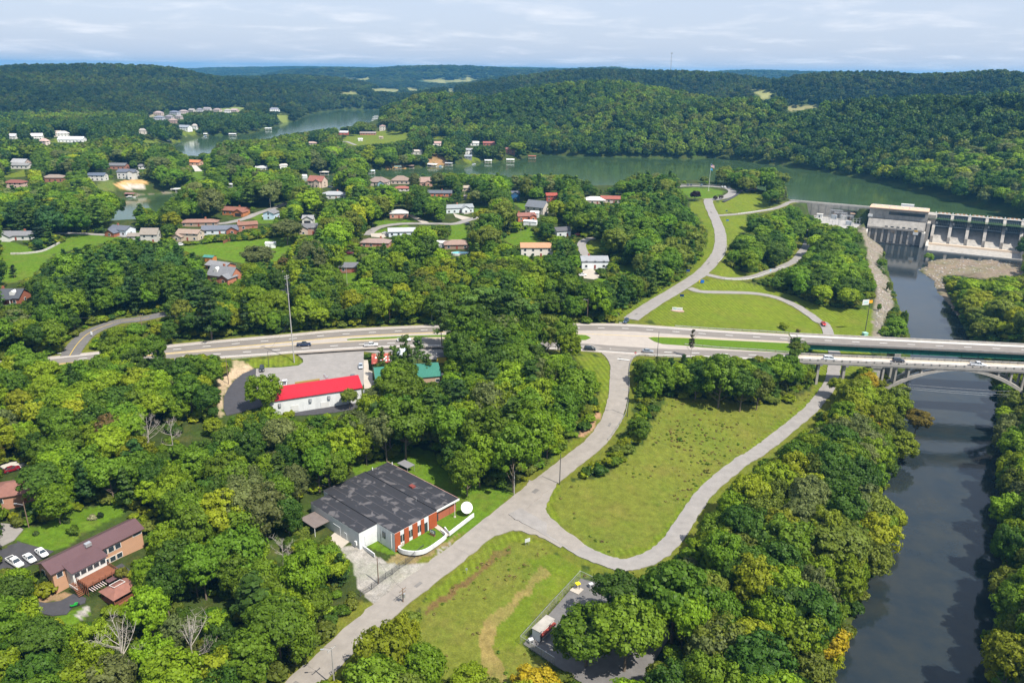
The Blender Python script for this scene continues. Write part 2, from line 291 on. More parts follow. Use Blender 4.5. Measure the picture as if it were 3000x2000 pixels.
# ---- hills: crest lines as (photo x, photo y of the treetops, distance)
RIDGES = [
 (420, [(-500, 222, 2300), (-200, 205, 2300), (0, 208, 2350), (115, 196, 2450), (240, 190, 2500), (340, 192, 2500), (430, 197, 2500), (500, 214, 2450), (640, 232, 2450), (760, 250, 2450), (880, 275, 2450), (1000, 306, 2450)]),
 (190, [(1135, 318, 1720), (1187, 296, 1600), (1306, 279, 1500), (1425, 287, 1430), (1510, 278, 1440), (1616, 254, 1480), (1723, 246, 1500), (1786, 244, 1490), (1850, 253, 1460), (1935, 277, 1400), (1990, 297, 1330), (2221, 294, 1280), (2319, 315, 1230), (2425, 306, 1200), (2595, 287, 1150), (2723, 282, 1110), (2893, 282, 1060), (3000, 292, 1030), (3200, 290, 1030), (3700, 300, 1050)]),
 (330, [(1440, 292, 2100), (1531, 244, 2300), (1595, 222, 2300), (1659, 210, 2300), (1808, 206, 2300), (1935, 210, 2300), (2085, 215, 2250), (2170, 240, 2200), (2205, 262, 2150)]),
 (300, [(2250, 252, 2050), (2298, 241, 2000), (2425, 218, 2000), (2553, 214, 2000), (2659, 231, 1950), (2700, 222, 1950), (2850, 218, 1900), (2957, 212, 1850), (3100, 215, 1800), (3600, 225, 1600)]),
 (700, [(1850, 213, 5600), (2000, 209, 5600), (2130, 211, 5600), (2212, 204, 5600), (2382, 208, 5500), (2595, 211, 5400), (2765, 217, 5300), (3100, 216, 5300), (3600, 222, 5000)]),
 (600, [(960, 200, 4900), (1000, 197, 4900), (1120, 200, 4900), (1238, 190, 4800), (1382, 192, 4800), (1460, 203, 4800), (1552, 200, 4800), (1700, 203, 4700), (1786, 195, 4600), (1829, 209, 4600)]),
 (900, [(400, 208, 7200), (489, 205, 7200), (638, 200, 7200), (744, 196, 7200), (850, 194, 7200), (1000, 195, 7400), (1150, 198, 7400), (1400, 196, 7500), (1560, 197, 7500), (1750, 203, 7500)]),
 (800, [(-700, 205, 6500), (0, 191, 6500), (60, 196, 6500), (200, 205, 6500)]),
 (330, [(470, 205, 3300), (520, 209, 3300), (638, 218, 3300), (760, 219, 3200), (833, 218, 3050), (876, 214, 3000), (914, 221, 2950), (960, 240, 2900), (1010, 262, 2850)]),
 (300, [(1440, 240, 3600), (1476, 231, 3600), (1523, 216, 3600), (1570, 224, 3600), (1650, 235, 3500)]),
 (420, [(1000, 232, 4100), (1150, 236, 4100), (1300, 238, 4100), (1450, 236, 4100)]),
]
def ridge3(r):
    out = []
    for (x, y, D) in r[1]:
        d = Fw * FOC + Rv * (x - 1500) - Uv * (y - 1000); t = D / math.hypot(d[0], d[1]); p = CAM + d * t; p[2] -= 13 if D < 2600 else 21; out.append(p)
    return smooth(out, 4)
CTRL = [(100,1140,-1.5),(300,1160,-3),(500,1250,-5),(100,1300,-5),(300,1450,-7),(50,1500,-6.5),(200,1500,-7.2),(200,1650,-8.2),(100,1850,-11),(400,1800,-12),(600,1950,-13.5),(700,1700,-11.5),(600,1500,-9.2),(800,1400,-9),(900,1330,-8.5),(700,1220,-4.5),(1000,1250,-6.5),(1150,1330,-10),(1350,1350,-10),(1400,1250,-7.2),(1600,1150,-3.5),(1650,1250,-6),(1300,1130,-3),(300,1980,-13.5),(0,1990,-12),
 (1950,1160,-8.5),(1950,1250,-10),(2200,1180,-9.5),(1750,1450,-11),(2000,1450,-11.2),(1800,1580,-11.6),(1900,1080,-3.5),(2100,1090,-4),(2250,1080,-5),(2050,1140,-8.2),(1400,1650,-12),(1500,1750,-12.5),(1400,1900,-13.3),(1600,1900,-13.3),(1200,1990,-14),(1900,1800,-14.2),(2000,1950,-15.2),(1700,1990,-14.2),
 (2200,1450,-12.6),(2250,1650,-14),(2400,1350,-13.5),(2350,1800,-16),(2200,1950,-16.5),(2500,1250,-13.5),(2560,1100,-13),(3000,1200,-13),(3050,1500,-14),(3050,1900,-15),(2950,950,-12),(2900,850,-14),(3050,800,-14),(3400,1040,0),(3400,1300,-6),
 (2200,950,-2.6),(2050,930,-.4),(2350,960,-6.2),(2500,960,-9),(2300,850,-3.5),(2400,800,-6),(2480,850,-9),(2540,800,-11),(2300,700,-1.5),(2200,680,3.4),(2380,650,-6),(2250,610,3.5),(2320,640,-1),(2150,600,7.5),(2200,570,5.5),
 (1700,900,2),(1500,900,2),(1200,900,1.5),(900,930,1),(600,950,1),(300,980,1.5),(100,1000,1.5),(1900,800,5),(1800,720,10),(1950,680,9.5),(2010,720,8),(1600,800,8),(1600,650,12),(1400,750,9),(1400,600,9),(1200,800,7.5),(1200,650,10),(1000,700,11),(1000,850,5),(800,800,6),(800,650,13),(650,700,9.4),(500,800,8),(350,720,8.8),(200,700,9),(60,760,8),(50,870,5),(300,850,6),(150,950,2.5),(550,660,9),(400,690,6.5),(900,580,8),(1100,560,6.5),(1300,560,6.5),(1500,575,7),(1700,595,8),(1850,585,9),(1950,575,9.6),(2060,556,9.8),(2060,600,9.6),
 (1100,440,9),(1250,440,8),(1400,450,6),(1150,410,11),(950,450,10),(800,480,8),(700,515,8),(600,505,7),(400,505,8),(200,540,10),(100,560,10),(300,460,12),(200,400,14),(100,420,14),(50,650,5),(150,630,5),(-200,700,8),(-200,900,4),(-200,1200,-4),(-200,1600,-8),(500,350,12),(700,340,13),(250,370,15),(640,365,8)]

# ---- terrain grid (polar about the survey point)
TH = np.radians(np.concatenate([np.arange(-62, -40, 1.0), np.arange(-40, 40.01, 0.2), np.arange(41, 63, 1.0)]))
rr = [50.0]
while rr[-1] < 15500:
    q = rr[-1]; rr.append(q * (1.012 if q < 120 else 1.0052 if q < 900 else 1.009 if q < 3000 else 1.02))
RR = np.array(rr)
TX = np.sin(TH)[None, :] * RR[:, None]; TY = np.cos(TH)[None, :] * RR[:, None]
def build_height():
    X, Y = TX.ravel(), TY.ravel(); n = X.size
    C = [W(*c) for c in CTRL]
    for nm, pts, wd, m in ROADS:
        L = wl(pts); C += list(L[::4])
    for e in (HN, HS): C += list(wl(e)[::4])
    C = np.array(C)
    h = np.empty(n)
    near = np.hypot(X, Y) < 2600
    idx = np.nonzero(near)[0]
    for k in range(0, len(idx), 20000):
        i = idx[k:k + 20000]
        d2 = (X[i, None] - C[None, :, 0]) ** 2 + (Y[i, None] - C[None, :, 1]) ** 2
        sc = np.maximum(30.0, 0.02 * np.hypot(X[i], Y[i])) ** 2
        wt = 1 / (d2 + sc[:, None] * .15) ** 1.9
        h[i] = (wt * C[None, :, 2]).sum(1) / wt.sum(1)
    far = np.hypot(X, Y)
    base = 12 + 14 * np.clip((far - 2500) / 3000, 0, 1)
    h[~near] = base[~near]
    bl = np.clip((far - 1700) / 900, 0, 1); h = np.where(near, h * (1 - bl) + base * bl, h)
    nz = np.sin(X / 61 + 1.3 * np.sin(Y / 83)) * np.sin(Y / 71 + np.sin(X / 97))
    h += nz * np.clip((far - 800) / 1500, 0, 1) * 4
    for r in RIDGES:
        L = ridge3(r); wd = r[0]
        best = np.full(n, -99.0)
        zone = (far > L[:, 1].min() * .35)
        zi = np.nonzero(zone)[0]; xx, yy = X[zi], Y[zi]; bz = best[zi]
        for a, b in zip(L[:-1], L[1:]):
            if a is b: continue
            d, t = segdist(a, b, xx, yy)
            wv = wd * (1 + .22 * np.sin(xx / 170 + yy / 230))
            cz = a[2] + t * (b[2] - a[2])
            bz = np.maximum(bz, (cz + 2) * np.exp(-(d / wv) ** 2) - 2)
        du = (xx - 261) * .877 - (yy - 702) * .481; dv_ = -(xx - 261) * .481 - (yy - 702) * .877
        bz = np.where(dv_ > -12, bz - np.clip((dv_ + 12) / 14, 0, 1) * np.clip(1 - (du - 178) / 90, 0, 1) * 140, bz)
        rough = 5 * np.sin(xx / 47 + 2 * np.sin(yy / 90)) * np.sin(yy / 55)
        hh = h[zi]; up = np.clip((bz - hh) / 30, 0, 1)
        h[zi] = np.maximum(hh, bz) + rough * up * np.clip(1.1 - bz / 120, .1, 1)
    dist = np.full(n, 1e9)
    def carve(poly, z, slope_in, slope_out, reach, depth, far_k=3):
        P = poly; d = np.full(n, 1e9)
        bx0, bx1, by0, by1 = P[:, 0].min() - reach, P[:, 0].max() + reach, P[:, 1].min() - reach, P[:, 1].max() + reach
        q = np.nonzero((X > bx0) & (X < bx1) & (Y > by0) & (Y < by1))[0]; xx, yy = X[q], Y[q]; dq = np.full(len(q), 1e9)
        for i in range(len(P)):
            dq = np.minimum(dq, segdist(P[i], P[(i + 1) % len(P)], xx, yy)[0])
        ins = inpoly(P, xx, yy)
        hq = h[q]
        hq = np.where(ins, z - np.minimum(.3 + dq * slope_in, depth), np.minimum(hq, z + .25 + dq * slope_out + np.maximum(0, dq - reach * .5) * far_k))
        return q, hq, dq, ins
    # roads
    def flatten(L, half, dz, blend):
        for a, b in zip(L[:-1], L[1:]):
            m_ = half + blend
            q = np.nonzero((X > min(a[0], b[0]) - m_) & (X < max(a[0], b[0]) + m_) & (Y > min(a[1], b[1]) - m_) & (Y < max(a[1], b[1]) + m_))[0]
            if not len(q): continue
            d, t = segdist(a, b, X[q], Y[q]); z = a[2] + t * (b[2] - a[2]) - dz
            k = np.clip((d - half) / blend, 0, 1); k = k * k * (3 - 2 * k)
            s = (d / half) < droad[q]
            hroad[q[s]] = z[s]; wroad[q[s]] = (1 - k)[s]; droad[q[s]] = (d / half)[s]
    hroad = np.zeros(n); wroad = np.zeros(n); droad = np.full(n, 1e9)
    for nm, pts, wd, m in ROADS: flatten(wl(pts), wd / 2 + 1.3, .22, 10)
    for nm, poly, z, m in PADS:
        P = np.array([W(p[0], p[1], z) for p in poly]); d = np.full(n, 1e9)
        q = np.nonzero((X > P[:, 0].min() - 9) & (X < P[:, 0].max() + 9) & (Y > P[:, 1].min() - 9) & (Y < P[:, 1].max() + 9))[0]
        dq = np.full(len(q), 1e9)
        for i in range(len(P)): dq = np.minimum(dq, segdist(P[i], P[(i + 1) % len(P)], X[q], Y[q])[0])
        dq[inpoly(P, X[q], Y[q])] = 0
        k = np.clip((dq - 1.2) / 7, 0, 1); nw = 1 - k * k * (3 - 2 * k); s = nw > wroad[q]
        hroad[q[s]] = z - .22; wroad[q[s]] = nw[s]
    a, b = wl(HN), wl(HS)
    k = min(len(a), len(b)); ia = np.linspace(0, len(a) - 1, 60).astype(int); ib = np.linspace(0, len(b) - 1, 60).astype(int)
    mid = (a[ia] + b[ib]) / 2
    P = np.vstack([a, b[::-1]]); q = np.nonzero((Y > 230) & (Y < 380) & (X > -420) & (X < 200))[0]; dq = np.full(len(q), 1e9)
    for i in range(len(P)): dq = np.minimum(dq, segdist(P[i], P[(i + 1) % len(P)], X[q], Y[q])[0])
    dq[inpoly(P, X[q], Y[q])] = 0
    kk = np.clip((dq - 1.5) / 9, 0, 1); nw = 1 - kk * kk * (3 - 2 * kk); s = nw > wroad[q]
    hroad[q[s]] = -.22; wroad[q[s]] = nw[s]
    h = h * (1 - wroad) + hroad * wroad
    # dam line keeps the lake behind it
    for poly, z, si, so, reach, dep, fk in ((res_a, Z_RES, .4, .42, 300, 5, .5), (res_b, Z_RES, .4, .4, 300, 5, .5), (riv, Z_RIV, .35, .62, 26, 3.5, 3)):
        q, hq, dq, ins = carve(poly, z, si, so, reach, dep, fk)
        if poly is res_a:
            u = (X[q] - 261) * .877 - (Y[q] - 702) * .481; v = -(X[q] - 261) * .481 - (Y[q] - 702) * .877
            down = (v > 1) & (u > -5) & (u < 230)
            hq = np.where(down, h[q], hq)
        h[q] = hq
    u = (X - 261) * .877 - (Y - 702) * .481; v = -(X - 261) * .481 - (Y - 702) * .877
    s = (u > 61) & (u < 175) & (v > -1) & (v < 49); h[s] = np.minimum(h[s], -24.5)
    s = (u >= 175) & (u < 300) & (v > -4) & (v < 70); h[s] = np.minimum(h[s], -23 + (u[s] - 175) * .75 + np.maximum(0, 6 - v[s]) * 2.5)
    P = np.array([W(*p, -20.6) for p in zz('h', (1215, 905), (1300, 825), (1290, 760), (1500, 770), (2195, 825), (2600, 880), (2600, 985), (1900, 1010), (1560, 960), (1450, 985), (1540, 1180), (1620, 1300), (1600, 1375), (1480, 1220), (1390, 1110), (1350, 1010))])
    dq = np.full(n, 1e9); q = np.nonzero((Y > 380) & (Y < 640) & (X > 200) & (X < 520))[0]; dd = np.full(len(q), 1e9)
    for i in range(len(P)): dd = np.minimum(dd, segdist(P[i], P[(i + 1) % len(P)], X[q], Y[q])[0])
    dd[inpoly(P, X[q], Y[q])] = 0; h[q] = np.minimum(h[q], -20.8 + .7 * np.sin(X[q] / 3.1) * np.sin(Y[q] / 2.3) + dd * .45)
    s = (u > -4) & (u < 61) & (v > -1) & (v < 5); h[s] = np.minimum(h[s], -8)
    return h.reshape(TX.shape)
TZ = build_height()
def ground(x, y):
    x = np.asarray(x, float); y = np.asarray(y, float)
    th = np.arctan2(x, y); r = np.hypot(x, y)
    j = np.clip(np.searchsorted(TH, th) - 1, 0, len(TH) - 2); i = np.clip(np.searchsorted(RR, r) - 1, 0, len(RR) - 2)
    a = np.clip((th - TH[j]) / (TH[j + 1] - TH[j]), 0, 1); b = np.clip((r - RR[i]) / (RR[i + 1] - RR[i]), 0, 1)
    return (TZ[i, j] * (1 - a) + TZ[i, j + 1] * a) * (1 - b) + (TZ[i + 1, j] * (1 - a) + TZ[i + 1, j + 1] * a) * b
_rs = np.concatenate([np.arange(100, 1000, .7), np.arange(1000, 9000, 4)])
def G(x, y):
    """where the sight line through a photo pixel meets the ground"""
    d = Fw * FOC + Rv * (x - 1500) - Uv * (y - 1000); hd = math.hypot(d[0], d[1])
    px, py, pz = d[0] / hd * _rs, d[1] / hd * _rs, CAM_H + d[2] / hd * _rs
    g = ground(px, py); k = np.nonzero(pz <= g)[0]
    k = k[0] if len(k) else len(_rs) - 1
    return np.array([px[k], py[k], g[k]])

# ---- ground cover (survey polygons -> colour zones of the soil and turf itself)
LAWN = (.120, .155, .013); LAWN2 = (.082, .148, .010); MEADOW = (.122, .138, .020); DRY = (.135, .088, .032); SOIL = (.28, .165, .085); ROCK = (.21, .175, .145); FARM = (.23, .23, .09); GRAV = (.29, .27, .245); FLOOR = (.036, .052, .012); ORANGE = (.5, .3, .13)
ZONES = [
 ('lawn', LAWN, zz('g', (300, 1510), (320, 1480), (400, 1420), (600, 1290), (720, 1280), (1000, 1283), (1250, 1295), (1480, 1350), (1680, 1440), (1830, 1540), (1900, 1600)) + zz('l', (1930, 405), (1600, 395), (1000, 372), (550, 342), (400, 310), (320, 270))),
 ('lawn', LAWN, zz('g', (720, 1190), (880, 1155), (1150, 1170), (1500, 1250), (1900, 1400), (2350, 1440), (2390, 1600)) + zz('l', (2195, 410), (2010, 405), (1940, 290), (1780, 180), (1500, 80), (1250, 40), (1000, 10), (800, 0))),
 ('lawn', LAWN, zz('h', (0, 1220), (240, 1270), (400, 1300), (690, 1305), (790, 1240), (805, 1360), (800, 1530), (430, 1530), (380, 1420), (250, 1260))),
 ('lawn', LAWN, zz('m', (200, 480), (420, 540), (410, 700), (380, 850), (330, 1000), (180, 1130), (0, 1230), (-60, 1200), (200, 1000), (300, 850), (280, 640))),
 ('lawn', LAWN, zz('m', (480, 540), (800, 570), (780, 700), (600, 760), (500, 830), (480, 640))),
 ('lawn', LAWN, zz('g', (690, 445), (800, 440), (850, 480), (900, 600), (930, 720), (930, 860), (870, 990), (760, 1090), (640, 1170), (500, 1250), (300, 1370), (100, 1490), (30, 1520), (0, 1500), (300, 1320), (600, 1160), (800, 950), (850, 820), (850, 700), (760, 560), (700, 560))),
 ('lawn', LAWN, zz('g', (915, 460), (1130, 380), (1380, 320), (1400, 360), (1370, 420), (1440, 490), (1200, 540), (1000, 550), (950, 530))),
 ('lawn', LAWN, zz('g', (975, 590), (1100, 570), (1210, 565), (1220, 640), (1260, 710), (1170, 720), (1100, 790), (1040, 850), (1020, 700))),
 ('lawn', LAWN, zz('g', (890, 1090), (950, 1020), (1030, 1000), (1080, 1050), (1240, 1100), (1400, 1060), (1560, 1000), (1560, 1010), (1280, 1110), (1130, 1135), (980, 1130))),
 ('lawn', LAWN2, zz('g', (595, 325), (700, 315), (860, 318), (1010, 345), (980, 375), (900, 405), (780, 412), (690, 405), (640, 370))),
 ('meadow', MEADOW, zz('l', (480, 985), (700, 985), (1000, 1000), (1250, 1055), (1600, 1030), (1840, 910), (1920, 850), (1900, 960), (1750, 1110), (1500, 1330), (1300, 1480), (1200, 1580)) + zz('p', (700, 80), (560, 180), (460, 290), (380, 420), (300, 560), (200, 630), (0, 660)) + zz('o', (2000, 720), (1800, 610), (1690, 530), (1640, 450), (1660, 350), (1760, 260)) + zz('.', (1680, 1405), (1760, 1400), (1830, 1350), (1890, 1290), (1915, 1230))),
 ('lawn', LAWN, zz('o', (1640, 400), (1660, 350), (1760, 260), (1780, 290), (1740, 400), (1770, 560), (1900, 660), (2150, 730), (2000, 730), (1800, 612), (1690, 530))),
 ('lawn', LAWN, zz('p', (830, 10), (740, 80), (590, 185), (490, 280), (415, 385), (350, 500), (280, 580), (200, 640), (0, 650), (0, 600), (180, 590), (300, 490), (370, 370), (450, 260), (560, 170), (720, 60), (800, 0))),
 ('lawn', LAWN, zz('l', (1930, 830), (1900, 950), (1800, 1070), (1600, 1230), (1300, 1480), (1180, 1570), (1100, 1560), (1300, 1380), (1600, 1150), (1800, 980), (1890, 850))),
 ('meadow', MEADOW, zz('o', (1480, 590), (1560, 600), (1700, 700), (1900, 830), (2000, 870), (1900, 880), (1560, 1260), (1510, 1310), (1700, 1450), (1750, 1568), (800, 1568), (850, 1050), (1100, 830), (1250, 680), (1400, 590))),
 ('dry', DRY, zz('o', (1460, 670), (1350, 690), (1200, 850), (1050, 920), (900, 1060), (870, 1130), (960, 1080), (1100, 970), (1260, 850), (1440, 710))),
 ('lawn', LAWN, zz('o', (1380, 600), (1480, 580), (1580, 600), (1640, 650), (1480, 640), (1350, 700), (1150, 880), (950, 1030), (850, 1040), (1000, 910), (1200, 740))),
 ('lawn', (.105, .140, .012), zz('o', (1560, 760), (1750, 720), (1990, 860), (1900, 870), (1690, 1060), (1510, 1300), (1480, 1370), (1330, 1330), (1330, 1200), (1500, 1050), (1640, 880))),
 ('dry', (.215, .165, .055), zz('o', (1650, 800), (1700, 840), (1560, 990), (1420, 1130), (1340, 1210), (1330, 1340), (1390, 1440), (1430, 1568), (1300, 1568), (1250, 1430), (1240, 1280), (1290, 1160), (1450, 1020), (1580, 890))),
 ('lawn', LAWN2, zz('o', (380, 160), (600, 110), (830, 20), (960, 60), (990, 160), (1200, 250), (1350, 290), (1480, 330), (1300, 480), (1200, 570), (1130, 590), (1000, 650), (900, 700), (760, 720), (640, 720), (480, 660), (480, 560), (700, 600), (1060, 400), (1080, 330), (650, 130), (450, 220))),
 ('dry', (.21, .16, .075), zz('o', (1130, 590), (1000, 680), (850, 760), (760, 900), (640, 1080), (560, 1100), (500, 1000), (480, 900), (560, 800), (720, 720), (920, 680))),
 ('gravel', GRAV, zz('o', (340, 690), (440, 650), (560, 730), (640, 780), (700, 790), (900, 780), (1090, 600), (1020, 680), (860, 850), (680, 1010), (590, 1080), (500, 1010), (440, 950), (420, 800))),
 ('gravel', GRAV, zz('o', (340, 690), (400, 650), (470, 690), (620, 800), (600, 850), (480, 880), (420, 800), (360, 740))),
 ('gravel', (.31, .285, .255), zz('o', (700, 880), (900, 780), (1040, 690), (900, 840), (700, 1000), (620, 1010))),
 ('lawn', LAWN2, zz('n', (90, 545), (170, 480), (300, 450), (500, 370), (700, 300), (810, 290), (900, 370), (600, 500), (480, 600), (330, 640), (240, 600), (140, 570))),
 ('lawn', LAWN2, zz('n', (330, 1110), (500, 1060), (620, 1010), (640, 1080), (530, 1150), (400, 1160))),
 ('gravel', GRAV, zz('n', (520, 1080), (600, 1010), (640, 1060), (560, 1130))),
 ('soil', (.26, .17, .1), zz('n', (230, 970), (300, 930), (430, 930), (520, 940), (420, 990), (300, 1000))),
 ('lawn', LAWN, zz('j', (380, 660), (420, 640), (680, 608), (820, 612), (890, 635), (905, 660), (840, 690), (700, 700), (560, 712), (460, 712), (400, 690))),
 ('soil', (.4, .3, .2), zz('j', (250, 650), (350, 645), (400, 690), (460, 715), (350, 760), (260, 830), (210, 900), (170, 990), (170, 1130), (120, 1180), (110, 1000), (130, 800), (230, 740))),
 ('lawn', LAWN, zz('k', (1510, 600), (1600, 592), (1740, 610), (1830, 660), (1845, 800), (1840, 960), (1800, 1080), (1720, 1200), (1560, 1380), (1350, 1568), (1250, 1568), (1600, 1330), (1730, 1150), (1750, 950), (1700, 800), (1550, 660))),
 ('soil', (.33, .2, .12), zz('k', (1700, 1120), (1760, 1120), (1700, 1250), (1600, 1340), (1540, 1340), (1650, 1230))),
 ('lawn', LAWN2, zz('d', (1680, 1010), (1900, 980), (2195, 960), (2600, 920), (2700, 960), (2560, 1150), (2195, 1160), (1960, 1110), (1750, 1080), (1690, 1050))),
 ('lawn', LAWN2, zz('d', (0, 960), (100, 970), (200, 990), (340, 1050), (560, 970), (660, 895), (1100, 915), (1080, 940), (950, 980), (850, 1010), (700, 1040), (500, 1080), (380, 1200), (300, 1290), (100, 1350), (0, 1330))),
 ('lawn', LAWN2, zz('e', (1540, 880), (1640, 850), (1850, 810), (1900, 840), (1700, 880), (1560, 890))),
 ('lawn', LAWN2, zz('e', (1550, 830), (1580, 760), (1800, 780), (1950, 740), (1960, 770), (1880, 790), (1640, 812))),
 ('lawn', LAWN2, zz('e', (900, 720), (1000, 710), (1060, 740), (1060, 800), (990, 810))),
 ('lawn', LAWN2, zz('e', (420, 745), (560, 690), (640, 680), (640, 800), (500, 800))),
 ('lawn', LAWN2, zz('e', (1270, 1100), (1400, 1090), (1400, 1160), (1260, 1160))), ('lawn', LAWN2, zz('e', (1260, 1260), (1400, 1250), (1400, 1340), (1300, 1360))),
 ('lawn', LAWN2, zz('f', (370, 810), (500, 800), (540, 860), (510, 950), (350, 960), (370, 870))),
 ('lawn', LAWN2, zz('f', (850, 930), (940, 890), (1060, 850), (1120, 830), (1150, 900), (1200, 960), (1130, 1000), (950, 1000), (880, 960))),
 ('lawn', LAWN2, zz('f', (560, 650), (640, 640), (760, 620), (760, 660), (620, 700))), ('lawn', LAWN2, zz('f', (940, 610), (1100, 590), (1250, 590), (1260, 620), (1050, 680))),
 ('lawn', LAWN, zz('f', (1600, 1000), (1640, 965), (1770, 940), (1740, 1060), (1680, 1100), (1610, 1070))),
 ('lawn', LAWN2, zz('f', (1930, 1180), (2060, 1150), (2110, 1220), (2000, 1290), (1930, 1250))), ('lawn', LAWN2, zz('f', (1700, 1300), (1800, 1290), (1850, 1350), (1750, 1340))),
 ('lawn', LAWN, zz('b', (0, 960), (60, 930), (240, 900), (440, 910), (450, 960), (300, 990), (160, 1000), (60, 1010))), ('lawn', LAWN, zz('b', (360, 920), (450, 905), (450, 960), (380, 960))), ('lawn', LAWN, zz('b', (620, 930), (700, 920), (720, 950), (640, 960))),
 ('lawn', LAWN, zz('b', (830, 1110), (900, 1070), (960, 1100), (860, 1130))), ('soil', SOIL, zz('b', (590, 1120), (640, 1060), (700, 1080), (740, 1130), (690, 1150))), ('soil', ORANGE, zz('b', (300, 1150), (440, 1140), (450, 1170), (300, 1176))),
 ('soil', ORANGE, zz('d', (1050, 440), (1130, 400), (1300, 395), (1360, 420), (1330, 470), (1200, 490), (1080, 490))), ('soil', (.42, .37, .32), zz('d', (1090, 460), (1200, 440), (1340, 430), (1310, 475), (1180, 485))),
 ('lawn', (.1, .13, .03), zz('d', (980, 390), (1060, 400), (1050, 500), (900, 500), (860, 450))), ('lawn', LAWN, zz('d', (0, 330), (120, 330), (240, 300), (230, 370), (0, 380))), ('lawn', LAWN2, zz('d', (1760, 330), (1860, 300), (1900, 380), (1760, 400))),
 ('rock', ROCK, zz('d', (1160, 560), (1290, 530), (1400, 520), (1560, 515), (1560, 535), (1300, 550))),
 ('rock', ROCK, zz('h', (650, 500), (720, 510), (800, 580), (880, 640), (900, 740), (850, 800), (860, 900), (960, 1000), (1000, 1250), (900, 1400), (880, 1530), (800, 1530), (800, 1330), (830, 1200), (830, 1050), (760, 850), (740, 650))),
 ('rock', (.2, .155, .115), zz('h', (1215, 910), (1300, 830), (1500, 785), (1800, 795), (2195, 850), (2300, 950), (2195, 960), (1800, 990), (1500, 950), (1440, 980), (1520, 1180), (1600, 1300), (1590, 1370), (1480, 1220), (1390, 1110), (1350, 1010))),
 ('farm', FARM, zz('b', (490, 555), (640, 540), (800, 545), (900, 528), (970, 540), (900, 562), (700, 575), (560, 565))), ('farm', FARM, zz('b', (200, 610), (280, 602), (400, 610), (400, 635), (240, 630))), ('farm', FARM, zz('b', (0, 632), (110, 628), (110, 648), (0, 650))), ('farm', FARM, zz('b', (440, 600), (530, 608), (530, 630), (460, 625))), ('farm', FARM, zz('b', (735, 615), (780, 612), (775, 635), (735, 635))), ('farm', FARM, zz('b', (40, 540), (190, 530), (195, 548), (50, 552))),
 ('farm', (.2, .24, .08), zz('a', (1500, 750), (1620, 730), (1700, 740), (1640, 770), (1540, 770))), ('farm', (.26, .26, .1), zz('c', (470, 608), (560, 615), (610, 650), (600, 690), (540, 680))), ('farm', (.24, .22, .1), zz('c', (720, 730), (950, 725), (940, 745), (730, 770))),
 ('farm', (.3, .26, .16), zz('a', (1010, 790), (1060, 785), (1060, 805), (1030, 810))), ('lawn', (.16, .19, .04), zz('a', (1900, 790), (1980, 780), (1990, 840), (1950, 855))), ('lawn', LAWN, zz('a', (1250, 905), (1350, 895), (1350, 930), (1260, 935))), ('lawn', LAWN, zz('a', (960, 950), (1100, 960), (1160, 980), (1000, 990))), ('lawn', LAWN, zz('a', (1180, 940), (1240, 970), (1190, 985))), ('lawn', LAWN, zz('a', (280, 960), (420, 955), (560, 970), (420, 985), (300, 985))),
]
